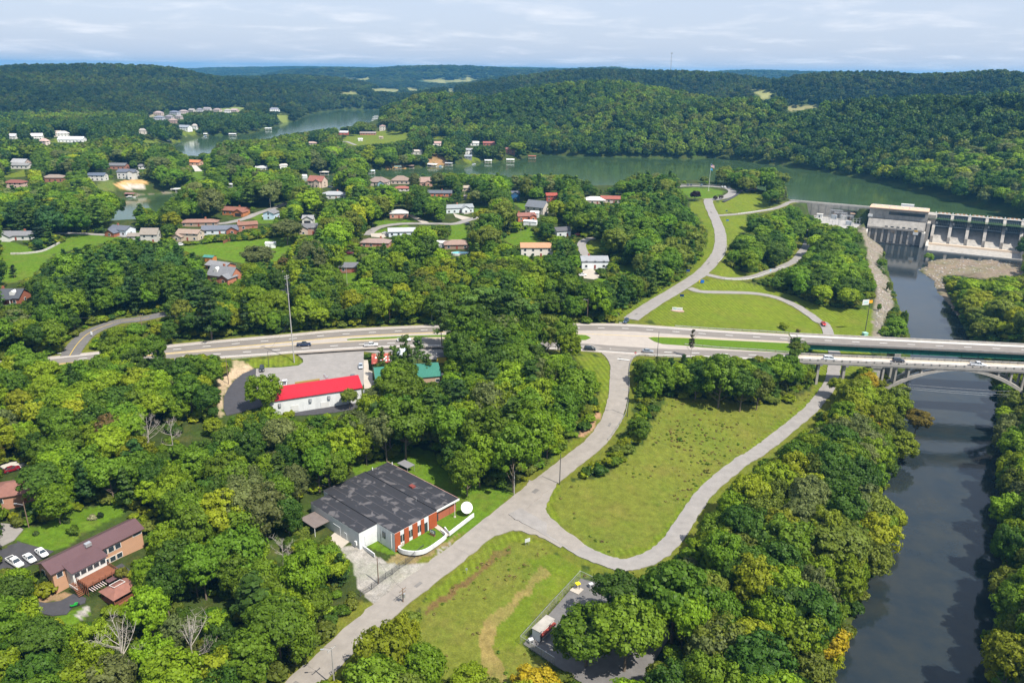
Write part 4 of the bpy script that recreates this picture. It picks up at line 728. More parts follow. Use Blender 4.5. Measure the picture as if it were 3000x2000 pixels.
# ---------------------------------------------------------------- neighbourhood houses
def hz(k, x, y): return zz(k, (x, y))[0]
HOUSES = [
 (hz('d', 150, 940), 26, 9, 3, 4, 'gable', WHITE, GREYR, 'long white ranch house with grey roof and garage wing on the green hill', dict(wing=(-3, 4, 7, 3, WHITE), garage='white', chimney=6)),
 (hz('d', 70, 1520), 17, 10, 3.4, 2, 'gable', BRICK, (.07, .075, .09), 'brick house with dark slate roof, white porch columns and dormer', dict(wm='brickwall', porch=True, chimney=-1, rise=3, dormer=5)),
 (hz('d', 1130, 900), 13, 9, 4, -15, 'gable', (.62, .66, .72), (.10, .11, .14), 'slate-roofed pale blue house with brick garage beside the ridge lane', dict(wing=(-2, 5, 7, 2.8, BRICK), chimney=-3)),
 (hz('d', 1395, 965), 10, 8, 5.4, 3, 'gable', (.5, .48, .44), (.23, .20, .17), 'tall beige house with steep taupe roof above the dark pines', dict(rise=3)),
 (hz('d', 1250, 950), 8, 6.5, 3, 3, 'gable', (.5, .48, .44), (.22, .19, .165), 'low taupe-roofed garage attached beside the tall beige house', dict(name='garage', cat='garage')),
 (hz('d', 1755, 945), 14, 8.5, 4.6, -6, 'gable', (.52, .43, .33), (.27, .20, .16), 'tan split-level house with light brown roof next to the blue-roofed ranch', dict(wing=(-5.5, 3, 6, 2.8, TAN))),
 (hz('d', 1840, 818), 24, 8, 2.8, 8, 'hip', (.36, .25, .19), (.24, .14, .11), 'long brown-roofed ranch house below the pond trees', dict(chimney=4)),
 (hz('d', 2030, 885), 22, 9, 3, 12, 'gable', (.52, .56, .6), (.12, .13, .16), 'blue-grey roofed ranch house with brick gable by the wooden fence', dict(wing=(8, 3, 7, 3, BRICK))),
 (hz('d', 1185, 388), 17, 10, 7, -3, 'gable', (.6, .58, .56), (.10, .11, .14), 'big house under construction with dark roof and white columned portico above the cove', dict(wing=(6, 2.5, 6, 7, WHITE))),
 (hz('d', 895, 402), 17, 9, 5, 3, 'gable', (.6, .58, .56), (.09, .11, .15), 'blue-roofed two-storey house with brick lower floor above the cove', {}),
 (hz('d', 510, 412), 19, 11, 4, 5, 'hip', (.30, .14, .09), (.22, .18, .15), 'brick house with pale brown hip roof half hidden by trees', {}),
 (hz('d', 155, 472), 17, 10, 5, 0, 'hip', (.55, .4, .34), (.19, .075, .06), 'red-brown roofed house with white balcony at the upper left', {}),
 (hz('d', 1090, 298), 19, 10, 4, 0, 'gable', (.36, .17, .12), (.13, .13, .14), 'grey-roofed brick house behind the columned house', {}),
 (hz('d', 1315, 296), 8, 8, 3, 20, 'gable', WHITE, GREYR, 'small white house beside the big cove-side oaks', {}),
 (hz('d', 1790, 262), 16, 9, 3.5, -10, 'gable', (.55, .35, .25), (.45, .17, .08), 'orange-roofed house with a pale concrete drive', {}),
 (hz('d', 205, 292), 18, 9, 3.4, 0, 'gable', (.6, .58, .55), (.2, .2, .2), 'grey-roofed house behind the trees above the sloping lawn', {}),
 (hz('e', 290, 712), 17, 9, 3.2, -12, 'gable', ORBR, (.20, .085, .06), 'orange brick ranch house with maroon roof and open garage on the hill street', dict(wm='brickwall', wing=(6.5, 4, 7.5, 3, ORBR), garage='dark', chimney=3)),
 (hz('e', 395, 850), 12, 7, 3.4, 25, 'gable', (.32, .15, .1), (.21, .11, .08), 'small brown-roofed brick house with side chimney by the hill street', dict(wm='brickwall', chimney=-5)),
 (hz('e', 955, 792), 7, 9, 3.2, 5, 'gable', WHITE, (.25, .25, .26), 'white two-door garage behind the dark-roofed house', dict(name='garage', cat='garage', wing=(0, .5, 7, 3.2, WHITE), garage='dark', wins=False)),
 (hz('e', 955, 892), 12, 9, 4.6, 12, 'gable', (.36, .22, .17), (.13, .13, .14), 'dark-roofed brick house with white gable below the white garage', dict(wing=(-3, 2, 5.5, 4.4, (.45, .36, .3)))),
 (hz('e', 615, 755), 9, 8, 4.4, 80, 'gable', (.5, .62, .75), GREYR, 'pale blue sided house end showing beside the hill street', {}),
 (hz('e', 1040, 462), 15, 10, 6, -18, 'gable', (.58, .46, .38), (.25, .10, .08), 'tall pinkish stone house with red-brown gabled roof at the cove', dict(wing=(3, 2, 6, 6, (.58, .46, .38)), rise=4)),
 (hz('e', 1190, 565), 20, 11, 3.4, 3, 'hip', (.5, .5, .5), (.30, .31, .33), 'wide light grey roofed house with wooden deck in the middle trees', dict(chimney=3)),
 (hz('e', 1600, 447), 19, 13, 3.6, -5, 'hip', (.5, .42, .36), (.21, .16, .14), 'large brown hip-roofed house with teal gable at the cove shore', dict(rise=4.2, wing=(4, 2, 6, 3.4, (.3, .45, .5)))),
 (hz('e', 1800, 430), 17, 12, 3.4, 0, 'hip', (.5, .4, .34), (.23, .17, .14), 'second brown hip-roofed house right of the teal-gabled one', dict(rise=4)),
 (hz('e', 2030, 452), 12, 10, 4, 10, 'gable', (.4, .24, .19), (.28, .19, .16), 'steep brown-gabled brick house with a turret at the shore', dict(wing=(2, 2, 5.5, 4, (.4, .24, .19)), rise=4)),
 (hz('e', 1815, 500), 13, 8, 2.8, 4, 'hip', (.6, .55, .5), (.28, .10, .08), 'low red-roofed house in front of the brown hip roofs', {}),
 (hz('f', 278, 548), 21, 8.5, 3.2, 3, 'gable', (.46, .15, .07), (.10, .11, .13), 'dark-roofed orange brick ranch with rear deck in the centre', dict(wm='brickwall', chimney=2)),
 (hz('e', 1785, 742), 13, 10, 3.6, 8, 'hip', (.5, .25, .19), (.42, .42, .42), 'pink brick house with pale hip roof beside the long drive', dict(wm='brickwall')),
 (hz('e', 1810, 908), 17, 8, 3.2, 10, 'gable', (.62, .68, .74), (.36, .37, .39), 'pale blue sided house with grey roof below the bend street', {}),
 (hz('e', 1575, 1008), 17, 9, 3, -3, 'hip', (.4, .2, .14), (.26, .19, .17), 'brown-roofed brick house in the woods below the bend street', dict(wm='brickwall', chimney=3)),
 (hz('e', 190, 1322), 15, 9, 3.6, -20, 'gable', (.42, .17, .1), (.17, .175, .19), 'grey-roofed brick cottage with white dormer and red chimney', dict(wm='brickwall', chimney=0, rise=4, wing=(5, 3, 6, 3.4, (.42, .17, .1)), dormer=-3)),
 (hz('e', 150, 1225), 14, 8, 3, -25, 'gable', (.42, .17, .1), (.20, .20, .21), 'rear wing house with grey roof behind the white-dormer cottage', dict(wm='brickwall')),
 (hz('e', 1325, 1235), 10, 8, 3, 5, 'gable', (.33, .14, .1), (.13, .13, .15), 'dark-roofed brick house in the woods above the highway', dict(wm='brickwall')),
 (hz('f', 450, 695), 21, 9, 4, 18, 'gable', (.58, .64, .66), (.24, .26, .27), 'grey-roofed blue-white house with raised porch and stone garden wall', dict(wing=(4, 3, 6, 4, (.62, .66, .68)), chimney=-1)),
 (hz('f', 968, 588), 7, 9, 6, 5, 'gable', (.03, .12, .28), (.10, .11, .14), 'bright blue two-storey house with white window', dict(wing=(0, .4, 6.9, 6, (.03, .12, .28)))),
 (hz('f', 1300, 592), 9, 8, 5, 4, 'gable', (.33, .07, .045), (.30, .07, .05), 'boxy red brick two-storey house with red roof', dict(wm='brickwall')),
 (hz('f', 1175, 705), 15, 12, 5.6, -28, 'gable', (.52, .47, .42), (.13, .14, .16), 'tall beige gable-end house with dark roof', dict(rise=4)),
 (hz('f', 1065, 768), 13, 8, 3.6, 15, 'gable', (.45, .15, .08), (.22, .10, .08), 'brick house with maroon roof in front of the tall beige house', dict(wm='brickwall', chimney=-5, wing=(4, 2, 5, 3.4, (.45, .15, .08)))),
 (hz('f', 1695, 612), 17, 11, 3.2, 0, 'hip', (.5, .4, .34), (.72, .70, .66), 'white hip-roofed house beside the maroon-roofed one', {}),
 (hz('f', 1850, 605), 17, 9, 3.4, -3, 'gable', (.5, .42, .38), (.27, .09, .07), 'maroon-roofed house half hidden behind the dark green trees', {}),
 (hz('f', 430, 1022), 15, 10, 3, 8, 'hip', (.3, .2, .15), (.26, .18, .15), 'brown hip-roofed house next to the swimming pool', {}),
 (hz('f', 1165, 1092), 19, 9, 5.6, 3, 'gable', (.7, .66, .6), (.40, .22, .13), 'two-storey white house with light tan roof and brown shutters', {}),
 (hz('f', 1690, 1198), 15, 9, 4.4, 4, 'gable', (.7, .72, .74), (.26, .27, .29), 'white house with grey roof and balcony by the cul de sac', dict(chimney=-3)),
 (hz('f', 1395, 912), 10, 8, 4, 20, 'gable', (.55, .57, .58), (.09, .09, .1), 'dark-roofed grey house in deep tree shade', {}),
 (hz('f', 525, 497), 9, 7, 3, 10, 'gable', TAN, (.36, .30, .24), 'small tan-roofed cabin near the reservoir trees', {}),
 (hz('b', 185, 930), 26, 9, 3, 3, 'gable', (.42, .17, .12), (.24, .2, .19), 'long red brick ranch house on the open peninsula lawn', {}),
 (hz('b', 15, 930), 16, 9, 4, 0, 'gable', (.45, .12, .09), (.6, .6, .62), 'red house with white roof at the edge of the peninsula lane', {}),
 (hz('b', 660, 1005), 12, 9, 4, 10, 'gable', (.7, .62, .58), (.4, .26, .24), 'pinkish white gabled house between peninsula trees', {}),
 (hz('b', 920, 1003), 12, 9, 4, 0, 'gable', (.72, .72, .7), (.55, .53, .5), 'white house high on the wooded peninsula', {}),
 (hz('b', 1020, 1003), 18, 9, 3.6, 0, 'gable', (.36, .13, .1), (.27, .10, .09), 'dark red brick house near the peninsula tip', {}),
 (hz('b', 880, 1065), 9, 8, 6, 0, 'gable', (.75, .74, .72), (.3, .3, .31), 'tall narrow white house just above the dock', {}),
 (hz('b', 875, 1098), 9, 7, 3, 0, 'gable', (.2, .22, .24), (.25, .27, .3), 'small slate grey cabin at the water below the tall white house', {}),
 (hz('b', 1165, 1062), 12, 9, 6, 0, 'gable', (.3, .13, .1), (.2, .09, .08), 'dark red lakeside house beside the pale green tree', {}),
 (hz('b', 285, 898), 9, 9, 7, 0, 'hip', (.6, .55, .5), (.3, .2, .18), 'tall square house with hip roof by the marina', {}),
 (hz('b', 520, 1065), 14, 8, 4, 0, 'gable', (.6, .58, .54), (.4, .36, .32), 'pale house hidden among tall peninsula trees', {}),
 (hz('e', 525, 312), 12, 8, 3.2, 10, 'gable', (.6, .6, .58), (.45, .46, .46), 'pale grey-roofed house in the far middle trees', {}),
 (hz('e', 720, 298), 8, 7, 4, 30, 'gable', (.75, .75, .73), (.5, .48, .44), 'small white gabled house between dark trees near the cove', {}),
 (hz('e', 985, 80), 14, 9, 3, 0, 'hip', (.55, .5, .45), (.36, .26, .22), 'brown hip-roofed house below the open peninsula lawn', {}),
]
for (pxy, L, Wd, h, ang, roof, wc, rc, lab, kw) in HOUSES:
    house(pxy[0], pxy[1], L, Wd, h, ang, roof, wc, rc, lab, far=(pxy[1] < 560), **kw)
FARH = [((1095, 795), 22, (.5, .4, .36), (.34, .27, .26)), ((1205, 790), 26, (.42, .42, .46), (.14, .15, .19)), ((1268, 785), 22, (.5, .42, .38), (.3, .25, .24)), ((1325, 775), 16, (.5, .46, .42), (.28, .26, .25)), ((1378, 772), 17, (.45, .45, .47), (.19, .19, .22)), ((1432, 766), 20, (.5, .47, .44), (.24, .22, .23)), ((1500, 772), 22, (.52, .44, .38), (.3, .24, .22)), ((1570, 778), 18, (.7, .68, .64), (.3, .28, .26)), ((1620, 776), 20, (.5, .4, .36), (.36, .28, .26)), ((1100, 828), 22, (.45, .45, .5), (.17, .18, .22)), ((1170, 822), 18, (.42, .38, .38), (.22, .2, .22)), ((1235, 822), 17, (.45, .4, .38), (.25, .22, .22)), ((1195, 850), 18, (.4, .28, .24), (.3, .22, .2)),
        ((1892, 768), 30, (.78, .78, .78), (.2, .2, .24)), ((1278, 900), 24, (.74, .74, .72), (.22, .24, .27)), ((1345, 890), 11, (.7, .7, .68), (.4, .36, .33)), ((440, 945), 17, (.78, .76, .72), (.6, .58, .55)), ((398, 942), 12, (.6, .55, .5), (.4, .34, .3)), ((500, 980), 40, (.75, .75, .74), (.62, .64, .66)), ((92, 965), 16, (.7, .7, .68), (.42, .42, .44)), ((255, 962), 20, (.7, .68, .66), (.5, .5, .5)), ((310, 1000), 14, (.6, .5, .45), (.45, .32, .28)), ((985, 925), 14, (.6, .55, .5), (.3, .28, .26)), ((150, 1150), 20, (.45, .35, .3), (.3, .3, .31)), ((640, 560), 0, 0, 0)]
FLAB = ['pinkish house at the left end of the far subdivision', 'slate-roofed wide house in the far subdivision row', 'tan-roofed house right of the slate-roofed one in the far subdivision', 'small taupe house in the middle of the far row', 'grey square house in the far row', 'tall grey-roofed house at the top of the far row', 'brown house beside the tall grey-roofed one', 'white-walled house in the far subdivision near the green field', 'red-brown roofed house at the right end of the far row', 'slate blue-roofed house in the lower far row', 'grey house in the middle of the lower far row', 'brownish house at the right of the lower far row', 'brick house alone below the far rows', 'large white columned house above the far river bend', 'white shoreline house with dark roof and lawn', 'small white shed-like house beside the shoreline lawn', 'white boxy building behind the left woods', 'tan house beside the white boxy building', 'long low white-roofed building in the left woods', 'pale house at the far left edge of the woods', 'flat pale roof in a clearing of the left woods', 'pinkish low house below the long white building', 'grey-roofed house above the far shoreline lawn', 'grey-roofed house deep in the upper left trees']
for (p, L, wc, rc), lab in zip(FARH, FLAB):
    q = hz('a', *p); house(q[0], q[1], L * .8, L * .5 if L < 25 else 13, 5 if L < 35 else 4, rnd.uniform(-20, 20), 'hip' if L % 4 else 'gable', wc, rc, lab, far=True, rise=3.2)
# small sheds and canopies about the houses
def box_thing(name, label, cat, p, rz, dims, m, color=None, roofcol=None, group=None):
    r = empty(name, p, rz); top(r, label, cat, group); L, Wd, h = dims
    b = MB(); gable_walls(b, -L / 2, L / 2, -Wd / 2, Wd / 2, -.6, h, Wd * .2); b.build('wall', m, r, color)
    b = MB(); gable_roof(b, -L / 2, L / 2, -Wd / 2, Wd / 2, h, Wd * .2, .25, .1); b.build('roof', 'metalroof', r, roofcol or color)
    boxpart('door', 'objpaint', r, (0, -Wd / 2 - .02, 1), (1.2, .1, 1.9), 0, tuple(c * .6 for c in (color or WHITE)))
    keep_box(p, rz, -L / 2, L / 2, -Wd / 2, Wd / 2, .3, h); return r
for k, x, y, dm, c, rc, lab in (('e', 50, 1145, (6, 4, 2.6), (.5, .2, .05), (.05, .22, .18), 'orange garden shed with green metal roof behind the dormer cottage'), ('f', 1110, 812, (9, 4, 2.6), (.72, .74, .76), (.7, .72, .75), 'long white trailer shed below the brick house'), ('f', 1150, 745, (6, 6, 3.6), (.7, .7, .7), (.78, .78, .78), 'white carport canopy beside the maroon-roofed brick house'), ('b', 132, 972, (7, 5, 3), WHITE, (.7, .7, .7), 'white shed on the peninsula lawn'), ('b', 275, 958, (6, 4, 3), TAN, (.5, .4, .3), 'tan shed on the peninsula lawn'), ('f', 520, 580, (4, 4, 3), (.35, .3, .25), (.3, .25, .22), 'small brown gazebo shed behind the grey-roofed blue-white house'), ('e', 610, 1018, (6, 4, 2.6), (.72, .72, .72), (.7, .7, .7), 'white shed roof under the big trees by the green yard'), ('f', 300, 1010, (7, 5, 2.6), (.7, .7, .68), (.6, .6, .58), 'white shed left of the pool house'), ('e', 900, 385, (9, 6, 3), (.65, .65, .65), (.75, .75, .75), 'white-roofed boat shelter left of the pinkish stone house')):
    q = hz(k, x, y); box_thing('shed', lab, 'shed', G(*q), rnd.uniform(-.3, .3), dm, 'siding', c, rc)
# pool
p = G(*hz('f', 465, 1085)); r = empty('swimming_pool', p, .1); top(r, 'oval above-ground pool with turquoise water and white rim', 'pool')
b = MB(); n = 20
ring = [(5.4 * math.cos(2 * math.pi * i / n), 3.2 * math.sin(2 * math.pi * i / n)) for i in range(n)]
b.add([(x, y, z) for z in (-.5, 1.3) for x, y in ring] + [(x * .93, y * .9, 1.3) for x, y in ring], [(i, (i + 1) % n, n + (i + 1) % n, n + i) for i in range(n)] + [(n + i, n + (i + 1) % n, 2 * n + (i + 1) % n, 2 * n + i) for i in range(n)]); b.build('pool_wall', 'trim', r)
mat('poolwater', (.12, .55, .6), .1, spec=.5); MB().add([(x * .93, y * .9, 1.15) for x, y in ring], [tuple(range(n))]).build('pool_water', 'poolwater', r); keep_box(p, 0, -5, 5, -3, 3, 0, 2)

# ---------------------------------------------------------------- docks and boats
def dock(px, py, L, Wd, col, rc, label, rz=0.0, boat=False):
    p = W(px, py, Z_RES); r = empty('boat_dock', p, rz); top(r, label, 'dock', 'boat docks along the reservoir')
    boxpart('platform', 'objpaint', r, (0, 0, .35), (L, Wd, .25), 0, (.45, .42, .38))
    for i, (x, y) in enumerate(((-.46, -.44), (.46, -.44), (.46, .44), (-.46, .44), (0, -.44), (0, .44))): boxpart('post', 'objpaint', r, (x * L, y * Wd, .9), (.22, .22, 4.4), 0, col)
    b = MB(); gable_roof(b, -L / 2, L / 2, -Wd / 2, Wd / 2, 3.1, Wd * .12, .3, .15); b.build('roof', 'metalroof', r, rc)
    keep_box(p, rz, -L / 2, L / 2, -Wd / 2, Wd / 2, 0, 3.3)
for k, x, y, L, Wd, c, rc, lab in (('b', 475, 1160, 10, 7, (.25, .17, .13), (.24, .17, .14), 'brown roofed dock left of the white boathouse'), ('b', 630, 1150, 12, 8, (.7, .7, .68), (.72, .7, .68), 'big white boathouse below the bare slope'), ('b', 742, 1142, 9, 6, (.4, .4, .42), (.42, .43, .45), 'grey domed boat lift right of the bare slope'), ('b', 1012, 1122, 9, 7, (.55, .55, .55), (.72, .74, .74), 'open dock with flat white canopy at the peninsula'), ('b', 1165, 1116, 10, 7, (.6, .6, .6), (.75, .75, .75), 'white covered dock nearest the pale green tree'), ('b', 1315, 1092, 10, 6, (.35, .09, .05), (.30, .08, .05), 'red dock standing in open water past the peninsula tip'), ('e', 1535, 340, 7, 6, (.6, .65, .7), (.62, .7, .78), 'pale blue floating dock alone in the cove'), ('e', 1105, 352, 10, 7, (.4, .38, .36), (.6, .58, .55), 'pale dock roof tucked behind the pinkish stone house'), ('d', 1205, 555, 9, 6, (.3, .14, .1), (.25, .12, .1), 'brown roofed dock with a white boat in the left cove'), ('d', 1625, 512, 9, 6, (.6, .6, .6), (.72, .7, .68), 'white-roofed dock at the right end of the left cove'), ('a', 1257, 962, 13, 9, (.4, .38, .36), (.35, .34, .34), 'grey covered dock at the far shore left bend'), ('a', 1150, 985, 14, 9, (.6, .6, .6), (.75, .75, .74), 'white covered dock left of the grey far dock'), ('a', 1410, 935, 11, 7, (.6, .6, .6), (.75, .75, .75), 'white dock at the far shore below the lawn'), ('a', 1605, 936, 12, 7, (.6, .6, .6), (.74, .74, .74), 'white dock in the middle of the far shore'), ('a', 1850, 896, 12, 7, (.6, .6, .6), (.7, .72, .72), 'pale dock farthest along the far shore'), ('e', 1775, 300, 8, 5, (.25, .35, .32), (.2, .3, .28), 'dark green boat lift on the cove shore'), ('d', 2110, 466, 9, 6, (.6, .6, .6), (.65, .65, .65), 'pale dock roof glimpsed between mid trees')):
    q = hz(k, x, y); dock(q[0], q[1], L, Wd, c, rc, lab, rnd.uniform(-.25, .25))
for i in range(7):
    q = (1106 - i * 1.2, 343 + i * 5); p = W(*q, Z_RES); r = empty('marina_dock', p, .3); top(r, f'long pale marina pier, {["first", "second", "third", "fourth", "fifth", "sixth", "seventh"][i]} from the far end below the wooded hill', 'dock', 'marina piers'); boxpart('deck', 'objpaint', r, (0, 0, .5), (24, 4, .6), 0, (.6, .58, .56)); boxpart('roof', 'objpaint', r, (-3, 0, 3), (10, 5, .3), 0, (.65, .65, .68)); [boxpart('post', 'objpaint', r, (x, 0, 1.8), (.3, .3, 2.4), 0, (.4, .4, .4)) for x in (-7, 1)]
def boat(px, py, L, col, label, rz, cover=True):
    p = W(px, py, Z_RES); r = empty('motor_boat', p, rz); top(r, label, 'boat')
    st = [(-.5, .40, .30), (-.2, .46, .3), (.15, .42, .32), (.38, .22, .4), (.5, .02, .46)]
    V = []; F = []
    for x, hw, t in st: V += [(x * L, -hw * L * .38, t * 2.2), (x * L, -hw * L * .22, -.3), (x * L, hw * L * .22, -.3), (x * L, hw * L * .38, t * 2.2)]
    for i in range(len(st) - 1):
        for j in range(3): F.append((4 * i + j, 4 * i + j + 1, 4 * i + 5 + j, 4 * i + 4 + j))
        F.append((4 * i + 3, 4 * i, 4 * i + 4, 4 * i + 7))
    F.append((0, 1, 2, 3)); link('hull', mesh(V, F), 'objpaint', r, WHITE); boxpart('cover', 'objpaint', r, (-.1 * L, 0, 1.3), (L * .45, L * .28, .7), 0, col); boxpart('windscreen', 'glass', r, (.16 * L, 0, 1.35), (.1, L * .24, .6))
for k, x, y, L, c, lab, rz in (('b', 915, 1136, 9, (.3, .33, .4), 'grey pontoon boat moored below the slate cabin', 1.2), ('b', 685, 1152, 6, (.05, .25, .5), 'small boat with blue cover beside the white boathouse', .3), ('d', 1205, 562, 8, WHITE, 'white boat at the brown cove dock', 0), ('a', 1415, 942, 9, (.2, .25, .4), 'boat moored at the far shore dock', 1.4)):
    q = hz(k, x, y); boat(q[0], q[1], L, c, lab, rz)
ZO.update({'s': (0, 1370, 3.6465), 't': (1480, 1640, 4.9), 'u': (2000, 480, 3.733), 'v': (2550, 1000, 5.227), 'w': (2500, 570, 4.704), 'x': (2300, 560, 5.6)})
def on_plane(px, py, A, B):
    """sight line meets the upright plane through A and B"""
    d = Fw * FOC + Rv * (px - 1500) - Uv * (py - 1000); e = np.array(B[:2]) - np.array(A[:2]); n = np.array([-e[1], e[0]])
    t = (np.array(A[:2]) @ n) / (d[:2] @ n); return CAM + d * t
def local(o): return lambda p: np.array([(p[0] - o.location.x) * math.cos(o.rotation_euler.z) + (p[1] - o.location.y) * math.sin(o.rotation_euler.z), -(p[0] - o.location.x) * math.sin(o.rotation_euler.z) + (p[1] - o.location.y) * math.cos(o.rotation_euler.z), (p[2] if len(p) > 2 else 0) - o.location.z])
def wallmesh(pts, h, th, down=.5):
    P = np.array(pts, float); d = np.gradient(P[:, :2], axis=0); d /= np.linalg.norm(d, axis=1)[:, None] + 1e-9; n = np.stack([d[:, 1], -d[:, 0]], 1) * th / 2; V = []; F = []
    for i in range(len(P)):
        for s, z in ((1, -down), (1, h), (-1, h), (-1, -down)): V.append((P[i, 0] + s * n[i, 0], P[i, 1] + s * n[i, 1], P[i, 2] + z))
    for i in range(len(P) - 1):
        for j in range(4): F.append((4 * i + j, 4 * i + (j + 1) % 4, 4 * i + 4 + (j + 1) % 4, 4 * i + 4 + j))
    F += [(0, 1, 2, 3), tuple(range(4 * len(P) - 4, 4 * len(P)))]
    return mesh(V, F)
# ---------------------------------------------------------------- flat-roofed brick and white building
def bitumen():
    m = bpy.data.materials.new('bitumen'); m.use_nodes = True; t = m.node_tree; b = t.nodes['Principled BSDF']; b.inputs['Roughness'].default_value = .75
    ge = nd(t, 'ShaderNodeNewGeometry'); n = nd(t, 'ShaderNodeTexNoise'); n.inputs['Scale'].default_value = .33; n.inputs['Detail'].default_value = 2.5; n.inputs['Distortion'].default_value = .6
    t.links.new(ge.outputs['Position'], n.inputs['Vector']); cr_ = nd(t, 'ShaderNodeValToRGB'); e = cr_.color_ramp.elements; e[0].position = .57; e[0].color = (.021, .021, .026, 1); e[1].position = .61; e[1].color = (.075, .07, .075, 1); x = cr_.color_ramp.elements.new(.7); x.color = (.10, .092, .092, 1)
    t.links.new(n.outputs[0], cr_.inputs[0]); n2 = nd(t, 'ShaderNodeTexNoise'); n2.inputs['Scale'].default_value = 1.5; n2.inputs['Detail'].default_value = 6; t.links.new(ge.outputs['Position'], n2.inputs['Vector'])
    mr = nd(t, 'ShaderNodeMapRange'); mr.inputs[3].default_value = .7; mr.inputs[4].default_value = 1.35; t.links.new(n2.outputs[0], mr.inputs[0]); mu = nd(t, 'ShaderNodeMix', data_type='RGBA', blend_type='MULTIPLY'); mu.inputs['Factor'].default_value = 1
    t.links.new(cr_.outputs[0], mu.inputs['A']); t.links.new(mr.outputs[0], mu.inputs['B']); t.links.new(mu.outputs['Result'], b.inputs['Base Color']); MATS['bitumen'] = m
bitumen()
mat('whitewall', (.60, .615, .62), .8, noise=.08, nscale=.5, dirt=.3); mat('redboard', (.36, .085, .03), .7, noise=.12, nscale=1.5)
bd_ = empty('flat_roof_building', (-39.4, 217.8, -11), math.radians(-41.8)); top(bd_, 'wide white and red brick building with black flat roof beside the lower road', 'building')
for (x0, x1, y0, y1, zt, nm) in ((.3, 31.5, -9.0, 0, 4.55, 'wall'), (.6, 33, -24.4, -9.03, 5.0, 'wall'), (3.2, 25.6, -30.6, -24.43, 4.75, 'wall')):
    MB().box(x0, x1, y0, y1, -1.5, zt).build('wall', 'brickwall' if y1 == 0 else 'whitewall', bd_, (.33, .10, .055) if y1 == 0 else None)
    ov = .9 if y1 == 0 else .05
    rf = MB().box(x0 - .2, x1 + ov, y0 + .02, y1 + (.35 if y1 == 0 else -.02), zt + .01, zt + .16).build('roof', 'bitumen', bd_)
    for k in range(1, int((y1 - y0) / 3)): boxpart('roof_seam', 'objpaint', rf, ((x0 + x1) / 2, y0 + 3 * k, zt + .17), (x1 - x0 - .6, .12, .03), 0, (.085, .08, .085))
    if y1 == 0:
        boxpart('fascia', 'trim', bd_, (x1 + ov + .06, (y0 + y1) / 2 + .15, zt - .12), (.12, y1 - y0 + .7, .62)); boxpart('fascia', 'objpaint', bd_, ((x0 + x1) / 2, y1 + .42, zt + .05), (x1 - x0 + 1, .12, .35), 0, (.5, .3, .25))
        boxpart('clerestory_window', 'glass', bd_, (x1 + .02, -3.2, 3.4), (.1, 5.2, .7)); boxpart('door', 'glass', bd_, (x1 + .02, -7.9, 1.3), (.12, 1.6, 2.5))
    else: boxpart('parapet', 'objpaint', bd_, ((x0 + x1) / 2, y1 + .02 - (0 if y1 > -20 else 0), zt + .2), (x1 - x0, .28, .34), 0, (.03, .03, .034))
fx = 33.0; y0, y1 = -24.4, -9.03
def seg(a, b): return y0 + a * (y1 - y0), y0 + b * (y1 - y0)
for a, b in ((0, .127), (.216, .325), (.41, .53), (.61, .69), (.80, 1.0)):
    s0, s1 = seg(a, b); pn_ = boxpart('brick_panel', 'redboard', bd_, (fx + .06, (s0 + s1) / 2, 2.05), (.2, s1 - s0 - .05, 5.6))
    n = max(3, int((s1 - s0) / .3))
    for i in range(n): g = boxpart('board', 'redboard', pn_, (.62, (i + .5) / n - .5, 0), (.35, .62 / n, 1))
for a, b in ((.127, .216), (.325, .41), (.53, .61)):
    s0, s1 = seg(a, b); boxpart('window', 'glass', bd_, (fx + .04, (s0 + s1) / 2, 2.4), (.12, s1 - s0 - .12, 2.1)); boxpart('mullion', 'trim', bd_, (fx + .09, (s0 + s1) / 2, 2.4), (.06, .09, 2.1))
s0, s1 = seg(.69, .80); boxpart('entrance_door', 'glass', bd_, (fx + .04, (s0 + s1) / 2 - .2, 1.7), (.12, 1.2, 2.9))
boxpart('window', 'glass', bd_, (28.5, -24.46, 2.6), (1.3, .14, 2.0)); boxpart('downpipe', 'trim', bd_, (31.8, -24.55, 2.2), (.16, .16, 4.6)); boxpart('downpipe', 'objpaint', bd_, (27.0, -24.5, 2.2), (.12, .12, 4.4), 0, (.3, .3, .3))
boxpart('loading_door', 'objpaint', bd_, (25.68, -27.4, 1.5), (.14, 2.8, 2.9), 0, (.6, .61, .61)); boxpart('roller_door', 'objpaint', bd_, (15.5, -30.66, 1.5), (3.2, .14, 2.7), 0, (.5, .52, .52)); boxpart('side_door', 'objpaint', bd_, (19.5, -30.66, 1.1), (1.2, .12, 2.1), 0, (.58, .6, .6))
boxpart('awning', 'shingle', bd_, (8.6, -33.2, 2.75), (7.2, 5.0, .18), 0, (.16, .13, .12)); [boxpart('awning_post', 'trim', bd_, (x, -35.5, 1.2), (.14, .14, 3)) for x in (5.3, 12)]
boxpart('roof_vent', 'objpaint', bd_, (17.5, -4.6, 4.95), (1.7, 1.3, .55), 0, (.2, .05, .04)); MB().tube((25, -9.6, 5), (25, -9.6, 6.3), .07).build('roof_pipe', 'galvan', bd_); [MB().tube((x, y, 4.6), (x, y, 5.5), .16).build('flue', 'trim', bd_) for x, y in ((2.4, .2), (.6, -6.2))]
boxpart('meter_box', 'trim', bd_, (24.4, -30.9, 1.3), (.8, .4, 1.1))
keep_box((-39.4, 217.8, -11), math.radians(-41.8), 0, 33, -30.6, 0, 0, 5); keep_box((-39.4, 217.8, -11), math.radians(-41.8), 5, 13, -36, -30, 0, 2.9)
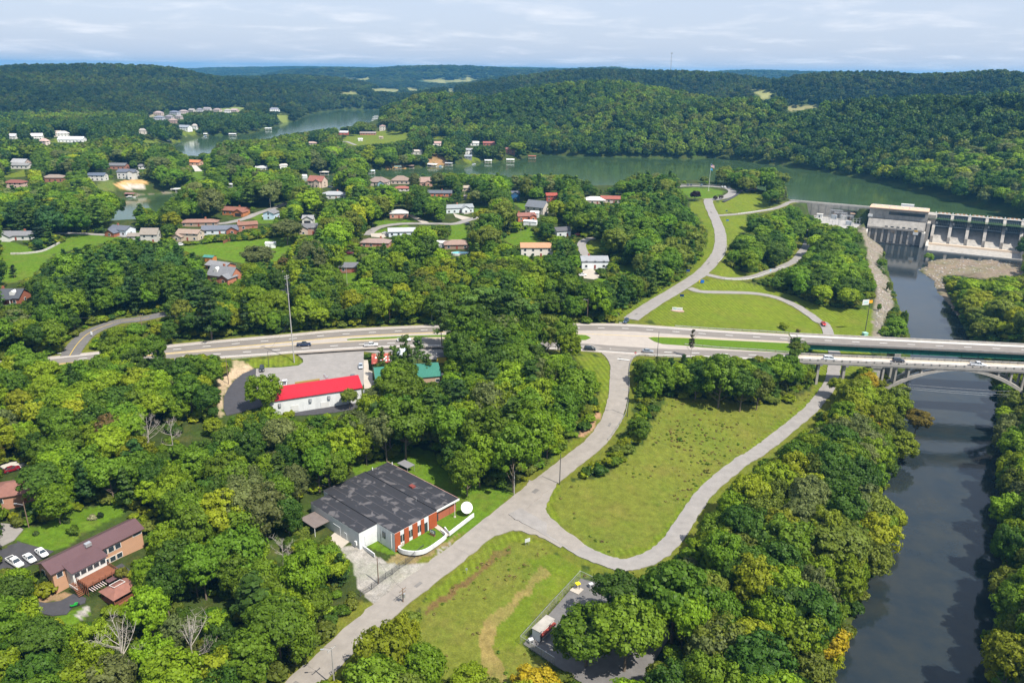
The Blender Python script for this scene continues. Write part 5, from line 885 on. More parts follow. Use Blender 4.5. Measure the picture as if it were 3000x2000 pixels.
# things in front of it
def q3(x, y, z): return W(*hz('q', x, y), z)
wp = smooth([q3(x, y, -11.0) for x, y in ((1265, 1185), (1205, 1235), (1215, 1262), (1290, 1290), (1430, 1300), (1560, 1270), (1700, 1180), (1810, 1095), (1815, 1060), (1755, 1015))], 3)
top(link('retaining_wall', wallmesh(wp, .75, .35), 'whitewall'), 'low curved white retaining wall round the front lawn', 'wall')
top(link('retaining_wall', wallmesh([q3(1805, 978, -10.6), q3(1862, 1050, -10.8), q3(2185, 800, -10.5)], .7, .35), 'whitewall'), 'straight low white wall below the satellite dish', 'wall')
top(link('retaining_wall', wallmesh([q3(700, 1195, -11), q3(790, 1255, -11.1), q3(885, 1325, -11.2)], .5, .3), 'whitewall'), 'short white kerb wall by the gravel yard', 'wall')
struct(link('front_walk', wallmesh([q3(1235, 1170, -10.75), q3(1450, 1010, -10.75), q3(1760, 815, -10.7)], .04, 1.5, .3), 'drive'))
struct(link('entrance_walk', wallmesh([q3(1640, 905, -10.7), q3(1760, 990, -10.75), q3(1850, 1060, -10.9)], .05, 1.5, .3), 'drive'))
lw = sheet('front_lawn', [q3(x, y, -10.85) for x, y in ((1260, 1185), (1220, 1245), (1300, 1280), (1430, 1290), (1560, 1260), (1700, 1170), (1800, 1085), (1750, 1020), (1620, 935))], -10.82, 'turfgrass', .4, raw=True); struct(lw)
ls = sheet('dish_lawn', [q3(x, y, -10.7) for x, y in ((1670, 890), (1805, 975), (1865, 1040), (2180, 795), (2000, 700), (1780, 800))], -10.66, 'turfgrass', .4, raw=True); struct(ls)
st = empty('front_steps', q3(1215, 1215, -11.2), math.radians(-41.8)); top(st, 'short flight of concrete steps at the brick corner', 'steps'); [boxpart('step', 'drive', st, (-.1, -1.3 + .42 * i, .1 + .14 * i), (1.6, .42, .3 + .1 * i)) for i in range(6)]
p = q3(1645, 1065, -10.8); sg = empty('monument_sign', p, math.radians(-35)); top(sg, 'small dark-framed sign with white panel on the front lawn', 'sign'); boxpart('base', 'brickwall', sg, (0, 0, .25), (1.7, .45, .9), 0, (.25, .12, .08)); boxpart('board', 'objpaint', sg, (0, 0, 1.15), (1.9, .3, 1.1), 0, (.02, .05, .06)); boxpart('panel', 'trim', sg, (0, -.17, 1.2), (1.5, .05, .7)); boxpart('lettering', 'objpaint', sg, (0, -.2, 1.25), (1.0, .02, .16), 0, (.1, .2, .3))
p = q3(1938, 822, -10.6); fp = empty('flagpole', p); top(fp, 'bare white flagpole between brick wing and satellite dish', 'pole'); MB().tube((0, 0, 0), (0, 0, 5.2), .09, .05).build('pole', 'trim', fp); MB().tube((0, 0, -.2), (0, 0, .15), .4).build('base', 'drive', fp)
p = q3(2095, 800, -10.6); ds = empty('satellite_dish', p, math.radians(20)); top(ds, 'big white satellite dish standing on the lawn', 'satellite dish')
b = MB(); n = 28; rings = [(0, 0), (.5, .05), (1.0, .2), (1.5, .45), (1.75, .6)]; V = []; F = []
for r_, d_ in rings:
    for i in range(n): V.append((r_ * math.cos(2 * math.pi * i / n), d_, r_ * math.sin(2 * math.pi * i / n)))
for k in range(4):
    for i in range(n): F.append((k * n + i, k * n + (i + 1) % n, (k + 1) * n + (i + 1) % n, (k + 1) * n + i))
V = [(x, -y + .3, z) for x, y, z in V]; dm = link('reflector', mesh(V, F), 'trim', ds, None, True); dm.location = (0, .2, 2.4); dm.rotation_euler = (math.radians(-38), 0, 0); sm_ = dm.modifiers.new('solid', 'SOLIDIFY'); sm_.thickness = .06
MB().tube((0, .5, -.3), (0, .5, 2.0), .22, .16, 8).build('pedestal', 'objpaint', ds, (.25, .12, .1)); b = MB(); [b.tube((1.5 * math.cos(a), -.6, 2.4 + 1.3 * math.sin(a)), (0, -1.6, 3.3), .03) for a in (.5, 2.6, 4.7)]; b.build('feed_struts', 'galvan', ds); boxpart('feed_horn', 'galvan', ds, (0, -1.65, 3.35), (.22, .3, .22)); keep_box(p, 0, -1.8, 1.8, -1, 1, .3, 4.2)
p = q3(1300, 230, -10.4); cn_ = empty('rear_canopy', p, math.radians(-41.8)); top(cn_, 'small grey flat canopy on posts behind the flat-roofed building', 'canopy'); boxpart('roof', 'objpaint', cn_, (0, 0, 2.8), (5, 3.2, .16), 0, (.2, .2, .21)); [boxpart('post', 'galvan', cn_, (x, y, 1.3), (.12, .12, 3)) for x in (-2.3, 2.3) for y in (-1.4, 1.4)]
def iron_fence(label, pts, h):
    r = empty('iron_fence', pts[0]); top(r, label, 'fence'); lf = local(r); pb = MB()
    for a, b in zip(pts[:-1], pts[1:]):
        a, b = lf(a), lf(b); L = np.linalg.norm((b - a)[:2]); boxpart('post', 'steel_dark', r, (a[0], a[1], a[2] + h / 2), (.13, .13, h + .3))
        for z in (.25, h - .15): m_ = MB(); m_.tube(a + [0, 0, z], b + [0, 0, z], .045, n=4); m_.build('rail', 'steel_dark', r)
        for k in range(int(L / .16)): t_ = k * .16 / L; c = a + (b - a) * t_; pb.box(c[0] - .015, c[0] + .015, c[1] - .015, c[1] + .015, c[2] + .1, c[2] + h)
    o = pb.build('pickets', 'steel_dark', r); o['kind'] = 'stuff'; boxpart('post', 'steel_dark', r, tuple(b + np.array([0, 0, h / 2])), (.13, .13, h + .3))
iron_fence('black iron fence with double gate along the gravel yard', [G(*hz('o', x, y)) for x, y in ((462, 1005), (535, 960), (626, 893), (670, 862), (716, 828), (760, 795), (820, 750), (875, 705))], 1.9)
# ---------------------------------------------------------------- fenced compound
def chain_mat():
    m = bpy.data.materials.new('chain_link'); m.use_nodes = True; t = m.node_tree; b = t.nodes['Principled BSDF']; b.inputs['Base Color'].default_value = (.5, .51, .52, 1); b.inputs['Metallic'].default_value = .5; b.inputs['Roughness'].default_value = .5
    tr = nd(t, 'ShaderNodeBsdfTransparent'); mx_ = nd(t, 'ShaderNodeMixShader'); mx_.inputs[0].default_value = .2; t.links.new(tr.outputs[0], mx_.inputs[1]); t.links.new(b.outputs[0], mx_.inputs[2]); t.links.new(mx_.outputs[0], t.nodes['Material Output'].inputs[0]); MATS['chain_link'] = m
chain_mat()
def chain_fence(label, pts, h, step=3.0):
    r = empty('chain_link_fence', pts[0]); top(r, label, 'fence'); lf = local(r); P = [lf(p) for p in pts]
    for a, b in zip(P[:-1], P[1:]):
        L = np.linalg.norm(b - a); n = max(1, int(L / step))
        for k in range(n): c = a + (b - a) * k / n; boxpart('post', 'galvan', r, (c[0], c[1], c[2] + h / 2), (.09, .09, h + .1))
        MB().tube(a + [0, 0, h], b + [0, 0, h], .05, n=5).build('top_rail', 'galvan', r)
        MB().add([a, b, b + [0, 0, h], a + [0, 0, h]], [(0, 1, 2, 3)]).build('mesh_panel', 'chain_link', r)
    boxpart('post', 'galvan', r, tuple(P[-1] + np.array([0, 0, h / 2])), (.09, .09, h + .1))
t3 = lambda x, y, z=-13.0: W(*hz('t', x, y), z)
chain_fence('chain-link fence enclosing the grey asphalt compound', [t3(700, 1500), t3(215, 1195), t3(640, 720), t3(1075, 250), t3(1330, 370), t3(1700, 520)], 2.1)
a, b_, c = t3(385, 1120), t3(500, 1175), t3(700, 985); ang = math.atan2(c[1] - b_[1], c[0] - b_[0]); sh = empty('block_shed', (a + c) / 2, ang); top(sh, 'narrow concrete block shed with grey flat roof and red side in the compound', 'shed'); lf = local(sh)
Ls = np.linalg.norm((c - b_)[:2]); Ws = np.linalg.norm((b_ - a)[:2])
MB().box(-Ls / 2, Ls / 2, -Ws / 2, Ws / 2, -.2, 2.7).build('wall', 'whitewall', sh); MB().box(-Ls / 2 - .15, Ls / 2 + .15, -Ws / 2 - .15, Ws / 2 + .15, 2.71, 2.9).build('roof', 'concrete', sh); boxpart('red_awning', 'objpaint', sh, (0, -Ws / 2 - .35, 1.9), (Ls * .95, .7, .5), 0, (.22, .04, .03)); boxpart('door', 'steel_dark', sh, (-Ls * .42, -Ws / 2 - .03, 1), (.9, .1, 2)); keep_box((a + c) / 2, ang, -Ls / 2, Ls / 2, -Ws / 2, Ws / 2, 0, 2.9)
p = t3(1040, 410); r = empty('yellow_valve', p); top(r, 'bright yellow framed pump on a square pad inside the compound', 'pump'); boxpart('slab', 'drive', r, (-.3, -.6, .08), (2.6, 2.6, .2), ang); boxpart('frame', 'objpaint', r, (0, 0, 1.6), (1.2, 1.0, .3), .5, (.75, .62, .02)); boxpart('hub', 'objpaint', r, (0, 0, 1.78), (.4, .4, .15), .5, (.5, .4, .02)); [boxpart('leg', 'steel_dark', r, (x, y, .75), (.1, .1, 1.5)) for x in (-.4, .4) for y in (-.35, .35)]; keep_pts([p, p + [0, 0, 2], p + [2, 0, 0], p - [2, 0, 0]])
for x, y, lab in ((370, 1185, 'grey cabinet outside the block shed corner'), (1230, 385, 'small dark machine by the compound fence corner')):
    p = t3(x, y); r = empty('utility_cabinet', p, .4); top(r, lab, 'cabinet'); boxpart('body', 'objpaint', r, (0, 0, .5), (1.0, .8, 1.0), 0, (.35, .36, .37)); boxpart('lid', 'objpaint', r, (0, 0, 1.05), (1.1, .9, .1), 0, (.5, .5, .5)); boxpart('vent', 'steel_dark', r, (0, -.41, .5), (.6, .04, .5))
# ---------------------------------------------------------------- shops
A = W(*hz('j', 600, 1010), 2.4); B = W(*hz('j', 1436, 884), 2.4); dv = B - A; ang = math.atan2(dv[1], dv[0]); Lr = np.linalg.norm(dv[:2]); nv = np.array([-math.sin(ang), math.cos(ang), 0])
sp = empty('red_roof_shop', (*((A + B) / 2 + nv * 6)[:2], -1.2), ang); top(sp, 'long white shop with bright red metal roof beside the parking lot', 'shop')
x0, x1 = -Lr / 2, Lr / 2; b = MB(); gable_walls(b, x0, x1, -6, 6, -3.4, 3.2, 2.4); b.build('wall', 'whitewall', sp); b = MB(); gable_roof(b, x0, x1, -6, 6, 3.3, 2.4, .5, .16); b.build('roof', 'metalroof', sp, (.46, .012, .026))
for x, z, w1, h1 in ((-8, -.8, 2.6, 2.2), (2.6, -1.4, 3.0, 2.4), (13, -1.3, 3.4, 2.3)): boxpart('shutter_door', 'objpaint', sp, (x, -6.06, z), (w1, .14, h1), 0, (.55, .55, .54))
for x in (-13, -2.4, 4.2, 17): boxpart('wall_unit', 'objpaint', sp, (x, -6.3, 1.4), (.9, .6, 1.3), 0, (.3, .31, .33))
boxpart('roof_fan', 'galvan', sp, (5.2, 1.0, 6.1), (.9, .9, .9)); boxpart('roof_fan', 'galvan', sp, (4.6, 2.2, 6.5), (.6, .6, 1.3)); boxpart('sign_band', 'objpaint', sp, (-1, 6.8, 3.4), (9, .3, .9), 0, (.3, .25, .08)); keep_box(sp.location, ang, x0 + 2, x1, -6.5, 6, -1.0, 5.6)
A = W(*hz('r', 690, 1112), 1.8); B = W(*hz('r', 1950, 1008), 1.8); dv = B - A; ang = math.atan2(dv[1], dv[0]); Lr = np.linalg.norm(dv[:2]); nv = np.array([-math.sin(ang), math.cos(ang), 0])
gs = empty('green_roof_shop', (*((A + B) / 2 + nv * 7)[:2], -1.2), ang); top(gs, 'long tan shop with green metal roof behind the roadside pines', 'shop'); x0, x1 = -Lr / 2, Lr / 2
b = MB(); gable_walls(b, x0, x1, -7, 7, -2.5, 2.9, 2.6); b.build('wall', 'siding', gs, (.42, .29, .2)); b = MB(); gable_roof(b, x0, x1, -7, 7, 3.0, 2.6, .4, .16); b.build('roof', 'metalroof', gs, (.05, .20, .15)); [window(gs, x, -7, 1.2, 1.4, 1.2, 0) for x in (-10, -3, 4, 11)]; boxpart('gas_tank', 'trim', gs, (x1 + 1.5, -2, .8), (1.2, 2.6, 1.2)); boxpart('wall_unit', 'galvan', gs, (x0 - .6, -4, 1), (1.0, 1.4, 1.4)); boxpart('door', 'steel_dark', gs, (x0 - .04, 1, 1), (.12, 1.2, 2.1)); keep_box(gs.location, ang, x1 - 8, x1, -7.4, 7, 1, 5)
mat('rustroof', (.5, .42, .4), .6, noise=.2)
def canopy(name, lab, corners, z, ncol, cols, gap=.0):
    P = [W(*hz('r', x, y), z) for x, y in corners]; r = empty(name, (*np.mean(P, 0)[:2], -1.2)); top(r, lab, 'canopy'); lf = local(r); Q = [lf(p) for p in P]; rs = random.Random(3)
    for i in range(ncol):
        f0, f1 = i / ncol, (i + 1 - gap) / ncol; a, b = Q[0] + (Q[1] - Q[0]) * f0, Q[0] + (Q[1] - Q[0]) * f1; d, c = Q[3] + (Q[2] - Q[3]) * f0, Q[3] + (Q[2] - Q[3]) * f1; rows = 6 if name == 'rusty_canopy' else 1
        for k in range(rows):
            e0, e1 = k / rows, (k + 1) / rows; z_ = .03 * rs.random(); V = [a + (d - a) * e0, b + (c - b) * e0, b + (c - b) * e1, a + (d - a) * e1]; V = [v + np.array([0, 0, z_]) for v in V]
            MB().add([tuple(v) for v in V] + [tuple(v - np.array([0, 0, .05])) for v in V], [(0, 1, 2, 3), (7, 6, 5, 4), (0, 4, 5, 1), (1, 5, 6, 2), (2, 6, 7, 3), (3, 7, 4, 0)]).build('roof_panel', 'objpaint', r, cols[rs.randrange(len(cols))])
    for q in Q: boxpart('post', 'steel_dark', r, (q[0] * .95, q[1] * .95, q[2] / 2 - .1), (.15, .15, q[2]))
canopy('rusty_canopy', 'flat canopy patched with rust red and white panels beside the green-roofed shop', ((595, 780), (1000, 740), (1000, 555), (595, 580)), 2.0, 12, [(.35, .07, .04), (.3, .06, .04), (.62, .6, .58), (.42, .14, .09), (.28, .05, .04)])
canopy('blue_canopy', 'pale blue and white striped metal canopy facing the highway', ((1100, 640), (1330, 620), (1320, 455), (1025, 480)), 2.2, 9, [(.6, .66, .72), (.75, .77, .78), (.5, .58, .66)], .12)
p = W(*hz('r', 1985, 725), -1.2); ys = empty('yellow_kiosk', p, math.radians(8)); top(ys, 'small yellow plank kiosk with grey roof at the pine edge', 'kiosk'); b = MB(); gable_walls(b, -2.2, 2.2, -1.6, 1.6, -.3, 2.7, .9); b.build('wall', 'siding', ys, (.62, .5, .12)); b = MB(); gable_roof(b, -2.2, 2.2, -1.6, 1.6, 2.75, .9, .4, .12); b.build('roof', 'shingle', ys, (.1, .1, .11))
[boxpart('plank', 'objpaint', ys, (-1.9 + .63 * i, -1.64, 1.3), (.3, .08, 2.6), 0, (.66, .5, .06)) for i in range(7)]; boxpart('window', 'glass', ys, (-2.22, 0, 1.5), (.08, 1, .9)); keep_box(p, 0, -2.2, 2.2, -1.6, 1.6, 0, 3.5)
# ---------------------------------------------------------------- purple-roofed house
zE = -3.4; s3 = lambda x, y, z: W(*hz('s', x, y), z)
A = s3(540, 1140, zE); B = s3(1465, 678, zE); dv = B - A; ang = math.atan2(dv[1], dv[0]); Lh = np.linalg.norm(dv[:2]) + 1.5; nv = np.array([-math.sin(ang), math.cos(ang), 0]); C_ = s3(372, 1020, zE); Wh = abs((C_ - A) @ nv)
ph = empty('purple_roof_house', (*(A + dv / 2 * (Lh / (Lh - 1.5)) + nv * Wh / 2)[:2], -8.8), ang); top(ph, 'long house with purple metal roof and tan walls, lower left', 'house')
x0, x1, hw_ = -Lh / 2, Lh / 2, Wh / 2 - .6; b = MB(); gable_walls(b, x0 + .6, x1, -hw_, hw_, -1.5, 5.3, 1.5); b.build('wall', 'siding', ph, (.44, .255, .16)); b = MB(); gable_roof(b, x0 + .6, x1, -hw_, hw_, 5.35, 1.5, .6, .14); rf = b.build('roof', 'metalroof', ph, (.125, .068, .072))
for x in (1.5, 3.3, 5.1):
    window(ph, x, -hw_, 3.7, 1.4, 1.3, 0); window(ph, x, -hw_, .9, 1.4, 1.3, 0)
for x in (10.5,): window(ph, x, -hw_, 4.4, 2.2, .7, 0)
window(ph, x0 + 2.2, -hw_, 3.9, 1.3, 1.2, 0); window(ph, x0 + .6, 1, 3.7, 1.1, 1.2, 2)
b = MB(); b.box(-8.2, .2, -hw_ - 3.2, -hw_, -.5, 4.7); b.build('sunroom_wall', 'siding', ph, (.6, .6, .58)); MB().add([(-8.6, -hw_ - 3.7, 4.7), (.6, -hw_ - 3.7, 4.7), (.6, -hw_ + 2.3, 6.0), (-8.6, -hw_ + 2.3, 6.0), (-8.6, -hw_ - 3.7, 4.85), (.6, -hw_ - 3.7, 4.85), (.6, -hw_ + 2.3, 6.15), (-8.6, -hw_ + 2.3, 6.15)], [(3, 2, 1, 0), (4, 5, 6, 7), (0, 1, 5, 4), (1, 2, 6, 5), (2, 3, 7, 6), (3, 0, 4, 7)]).build('sunroom_roof', 'metalroof', ph, (.125, .068, .072))
[window(ph, -7.2 + 1.6 * i, -hw_ - 3.2, 3.6, 1.3, 1.1, 0) for i in range(5)]
boxpart('chimney_cap', 'galvan', rf, (-1.2, -1.4, 7.0), (1.5, 1.1, .9)); keep_box(ph.location, ang, x0 + 1, x1 - 1, -hw_ - 4, hw_, 2, 6.5)
dk = empty('wooden_deck', ph.location, ang); top(dk, 'raised red-brown wooden deck with railings behind the purple-roofed house', 'deck'); dx0, dx1, dy1 = -7.6, .2, -hw_ - 3.3; dy0 = dy1 - 4.6
for i in range(30): boxpart('plank', 'deckwood', dk, (dx0 + (dx1 - dx0) * (i + .5) / 30, (dy0 + dy1) / 2, 2.1), ((dx1 - dx0) / 30 * .94, dy1 - dy0, .08))
for (xa, ya, xb, yb) in ((dx0, dy0, dx1, dy0), (dx1, dy0, dx1, dy1), (dx0, dy0, dx0, dy1)):
    for z in (2.35, 2.65, 3.0): m_ = MB(); m_.tube((xa, ya, z), (xb, yb, z), .06, n=4); m_.build('rail', 'deckwood', dk)
    n = 5
    for k in range(n + 1): boxpart('post', 'deckwood', dk, (xa + (xb - xa) * k / n, ya + (yb - ya) * k / n, 1.4), (.13, .13, 3.4))
[boxpart('stair_tread', 'deckwood', dk, (dx0 - .9, dy1 + .2 - .4 * i, 1.9 - .25 * i), (1.3, .34, .08)) for i in range(9)]; [boxpart('white_rail', 'trim', dk, (dx0 - 1.6, dy1 - 1.4, 2.0), (.08, 3.8, .1))]
[boxpart('pergola_slat', 'objpaint', dk, (dx0 + .3 + .55 * i, dy0 - 1.1, 1.75), (.14, 1.9, .08), 0, (.62, .5, .48)) for i in range(7)]; boxpart('canopy_strip', 'metalroof', dk, (-1.5, dy0 - .9, 1.55), (3.6, 1.6, .1), 0, (.125, .068, .072))
gz = empty('gazebo', ph.location, ang); top(gz, 'brown hip-roofed pavilion below the wooden deck', 'gazebo'); gx, gy = -2.6, dy0 - 5.2; b = MB(); b.add([(gx - 3.6, gy - 3.2, 1.0), (gx + 3.6, gy - 3.2, 1.0), (gx + 3.6, gy + 3.2, 1.0), (gx - 3.6, gy + 3.2, 1.0), (gx - .8, gy, 2.4), (gx + .8, gy, 2.4), (gx, gy, .9)], [(0, 1, 5, 4), (1, 2, 5), (2, 3, 4, 5), (3, 0, 4), (1, 0, 6), (2, 1, 6), (3, 2, 6), (0, 3, 6)]); b.build('roof', 'shingle', gz, (.23, .105, .08))
[boxpart('post', 'deckwood', gz, (gx + x, gy + y, -.2), (.18, .18, 2.4)) for x in (-3.2, 3.2) for y in (-2.8, 2.8)]; boxpart('floor', 'deckwood', gz, (gx, gy, -1.1), (6.8, 6, .2)); [boxpart('rail', 'deckwood', gz, (gx, gy + y, -.1), (6.4, .1, .12)) for y in (-2.8, 2.8)]; [m_ for m_ in [MB()]]
b = MB(); fr = [(gx - 1.6, gy + 1.6, 2.2), (gx + 1.2, gy + 1.6, 2.2), (gx + 1.2, gy - .6, 2.5), (gx - 1.6, gy - .6, 2.5)]; [b.tube(fr[i], fr[(i + 1) % 4], .06) for i in range(4)]; b.build('white_frame', 'trim', gz)
keep_box(ph.location, ang, dx0 - 2, dx1, dy0 - 8, dy1, 0, 3)
A = s3(-150, 330, -2.6); B = s3(395, 245, -2.6); dv = B - A; ang = math.atan2(dv[1], dv[0]); L_ = np.linalg.norm(dv[:2]); nv = np.array([-math.sin(ang), math.cos(ang), 0])
house(0, 0, L_, 9, 3, math.degrees(ang), 'hip', (.42, .22, .15), (.21, .10, .08), 'brown shingle hip-roofed brick house cut by the left frame edge', base=(*((A + B) / 2 + nv * 4.5)[:2], -5.7), wm='brickwall')
# garden things
for x, y, lab, sc, colr_ in ((780, 740, 'bushy bright green banana clump by the purple-roofed house', (3.2, 3.2, 1.0), (.12, .22, .02)), (990, 590, 'pale cream pampas grass tuft on the back lawn', (2.2, 2.2, .8), (.45, .45, .25)), (1075, 555, 'round dark clipped bush beside the pampas grass', (1.7, 1.7, .75), (.03, .06, .02)), (560, 1240, 'dark green rounded shrub by the deck stairs', (4.2, 4.2, 1.2), (.04, .08, .02)), (1310, 1190, 'yellow-green leafy shrub on the patio edge', (2.6, 2.6, 1), (.2, .22, .03)), (390, 730, 'small shrub in a stone ring on the back lawn', (1.4, 1.4, .5), (.08, .12, .03)), (720, 620, 'thin bush in the middle of the back lawn', (1.8, 1.8, .8), (.08, .13, .03))):
    SHRUBS_LATER = globals().setdefault('SHRUBQ', []); SHRUBQ.append((W(*hz('s', x, y), -8.3), sc, colr_, lab))
p = W(*hz('s', 800, 1480), -9.3); r = empty('motorcycle', p, .6); top(r, 'black and green motorcycle parked on the garden drive', 'motorcycle'); [MB().tube((x, -.06, .33), (x, .06, .33), .33, n=12).build('wheel', 'tyre', r) for x in (-.75, .75)]; MB().prism([(-.8, .5), (-.2, .35), (.5, .4), (.75, .9), (.3, 1.0), (-.1, .8), (-.9, .85)], -.16, .16).build('body', 'objpaint', r, (.02, .35, .05)); boxpart('handlebar', 'steel_dark', r, (.55, 0, 1.1), (.06, .8, .06)); boxpart('seat', 'steel_dark', r, (-.4, 0, .88), (.7, .28, .12))
# ---------------------------------------------------------------- vehicles
def loft(sec):
    V = []; F = []
    for x, z0, z1, hw in sec: V += [(x, -hw * .92, z0), (x, -hw, z0 + (z1 - z0) * .55), (x, -hw * .9, z1), (x, hw * .9, z1), (x, hw, z0 + (z1 - z0) * .55), (x, hw * .92, z0)]
    for i in range(len(sec) - 1):
        for j in range(6): F.append((6 * i + j, 6 * i + (j + 1) % 6, 6 * i + 6 + (j + 1) % 6, 6 * i + 6 + j))
    F += [tuple(range(6))[::-1], tuple(range(6 * len(sec) - 6, 6 * len(sec)))]
    return V, F
def frustum(xb0, xb1, hb, zb, xt0, xt1, ht, zt):
    V = [(xb0, -hb, zb), (xb1, -hb, zb), (xb1, hb, zb), (xb0, hb, zb), (xt0, -ht, zt), (xt1, -ht, zt), (xt1, ht, zt), (xt0, ht, zt)]
    return V, [(3, 2, 1, 0), (4, 5, 6, 7), (0, 1, 5, 4), (1, 2, 6, 5), (2, 3, 7, 6), (3, 0, 4, 7)]
CARS = {
 'sedan': (4.7, [(-2.35, .45, .85, .72), (-2.2, .3, 1.0, .86), (-1.2, .24, 1.02, .91), (.9, .24, .97, .91), (1.9, .28, .86, .87), (2.35, .4, .66, .66)], (-1.75, 1.05, .80, 1.0, -1.05, .25, .60, 1.46), (-1.4, 1.4), .33),
 'sports': (4.6, [(-2.3, .42, .9, .78), (-2.1, .26, 1.0, .92), (-1.1, .2, .98, .95), (.8, .2, .9, .93), (1.9, .22, .78, .9), (2.3, .35, .58, .7)], (-1.5, .75, .78, .95, -.85, -.05, .56, 1.32), (-1.35, 1.4), .34),
 'suv': (4.8, [(-2.4, .5, 1.1, .82), (-2.3, .34, 1.15, .93), (-1.2, .3, 1.15, .96), (.9, .3, 1.12, .96), (1.9, .34, 1.05, .93), (2.4, .5, .8, .78)], (-2.28, 1.15, .86, 1.13, -1.95, .35, .68, 1.75), (-1.4, 1.45), .38),
 'minivan': (5.1, [(-2.55, .45, 1.05, .84), (-2.45, .3, 1.12, .95), (-1.2, .26, 1.12, .98), (1.2, .26, 1.05, .97), (2.1, .3, .9, .92), (2.55, .45, .68, .74)], (-2.4, 1.75, .88, 1.08, -2.15, .55, .7, 1.74), (-1.5, 1.55), .36),
 'pickup': (5.9, [(-2.95, .55, 1.12, .9), (-2.9, .45, 1.15, .98), (-.6, .42, 1.15, 1.0), (1.2, .42, 1.15, 1.0), (2.6, .45, 1.12, .97), (2.95, .6, .95, .85)], (-.95, 1.35, .88, 1.13, -.72, .62, .7, 1.84), (-1.85, 1.9), .42)}
for k in list(CARS):
    L, sec, gh, wx, wr = CARS[k]; vb, fb = loft(sec); me = mesh(vb, fb); me.materials.append(MATS['carpaint']); vg, fg = frustum(*gh); mg = mesh(vg, fg); mg.materials.append(MATS['glass'])
    xt0, xt1, ht, zt = gh[4:]; mr_ = MB().box(xt0 - .06, xt1 + .06, -ht - .03, ht + .03, zt + .005, zt + .06)
    for sx, xx in ((gh[0], xt0), (gh[1], xt1)):
        for sy in (-1, 1): mr_.tube((sx, sy * gh[2], gh[3]), (xx, sy * ht, zt), .05, n=4)
    if k in ('suv', 'minivan', 'pickup', 'sedan'):
        xm = (gh[0] + gh[1]) / 2
        for sy in (-1, 1): mr_.tube((xm, sy * gh[2], gh[3]), ((xt0 + xt1) / 2, sy * ht, zt), .06, n=4)
    mrr = mr_.mesh(); mrr.materials.append(MATS['carpaint']); tw = MB().tube((0, -.12, 0), (0, .12, 0), wr, n=14).mesh(); tw.materials.append(MATS['tyre']); rm_ = MB().tube((0, -.13, 0), (0, .13, 0), wr * .58, n=10).mesh(); rm_.materials.append(MATS['chrome']); CARS[k] = (L, me, mg, mrr, wx, wr, tw, rm_, sec)
def car(kind, col, p, hd, label, black_roof=False):
    L, me, mg, mrr, wx, wr, tw, rm_, sec = CARS[kind]; p = np.array(p, float)
    r = empty({'pickup': 'pickup_truck', 'sedan': 'sedan_car', 'sports': 'sports_car', 'suv': 'suv', 'minivan': 'minivan'}[kind], p, hd); top(r, label, {'pickup': 'pickup truck', 'sports': 'car', 'sedan': 'car', 'suv': 'suv', 'minivan': 'minivan'}[kind])
    link('body', me, None, r, col); link('windows', mg, None, r); link('roof', mrr, None, r, (.02, .02, .02) if black_roof else col)
    for x in wx:
        for s in (-1, 1):
            t = link('wheel', tw, None, r); t.location = (x, s * .84, wr); q = link('rim', rm_, None, t)
    f = sec[-1]; bk = sec[0]
    for s in (-1, 1): boxpart('headlight', 'lampglass', r, (f[0] - .12, s * .6, f[2] + .02), (.26, .34, .14)); boxpart('taillight', 'redlamp', r, (bk[0] + .04, s * .66, bk[2] - .12), (.14, .3, .2))
    if kind == 'pickup': boxpart('cargo_bed', 'steel_dark', r, (-1.98, 0, 1.02), (1.75, 1.55, .32)); [boxpart('bed_side', 'carpaint', r, (-1.95, s * .88, 1.2), (1.95, .12, .16), 0, col) for s in (-1, 1)]; boxpart('tailgate', 'carpaint', r, (-2.9, 0, 1.1), (.1, 1.7, .34), 0, col)
    boxpart('bumper', 'chrome' if kind == 'pickup' else 'steel_dark', r, (f[0] + .02, 0, .46), (.12, 1.5, .16)); boxpart('bumper', 'steel_dark', r, (bk[0] - .01, 0, .5), (.1, 1.5, .14))
    keep_box(p, hd, -L / 2, L / 2, -1, 1, 0, 1.9); return r
def head(px, py, dx_, dy_, z): a, b = W(px, py, z), W(px + dx_, py + dy_, z); return math.atan2(b[1] - a[1], b[0] - a[0])
def vcar(kind, col, k, x, y, dx_, dy_, z, lab, **kw):
    q = hz(k, x, y); car(kind, col, W(q[0], q[1], z), head(q[0], q[1], dx_, dy_, z), lab, **kw)
vcar('pickup', (.01, .02, .06), 'j', 912, 512, 30, -1.5, .02, 'dark navy pickup truck on the highway right of the tall concrete pole')
vcar('pickup', (.62, .62, .63), 'j', 1528, 514, 30, -1, .02, 'silver pickup truck behind the white one on the highway')
vcar('pickup', (.78, .78, .78), 'j', 1832, 468, 30, -.8, .02, 'white pickup truck on the inner highway lane')
vcar('minivan', (.012, .013, .022), 'k', 1657, 549, 30, 1.5, .02, 'black minivan on the highway near the junction')
vcar('sedan', (.22, .24, .27), 'l', 305, 570, 30, 2, .02, 'grey sedan passing the stop sign on the highway')
vcar('suv', (.03, .06, .11), 'l', 106, 296, -12, 12, .05, 'dark blue SUV waiting at the park road mouth')
vcar('sports', (.60, .008, .012), 'l', 1922, 316, 14, 20, -7.45, 'bright red sports coupe on the loop road')
vcar('minivan', (.68, .72, .75), 'm', 408, 640, 30, 2, .55, 'white minivan on the concrete arch bridge')
vcar('suv', (.015, .016, .025), 'm', 1040, 658, 30, 2.2, .55, 'black SUV in the middle of the arch bridge')
vcar('pickup', (.62, .64, .66), 'm', 1770, 696, 30, 2.4, .55, 'silver pickup truck at the right of the arch bridge')
vcar('suv', (.012, .012, .014), 'j', 526, 735, -1, 20, -1.18, 'black SUV parked by the new black driveway')
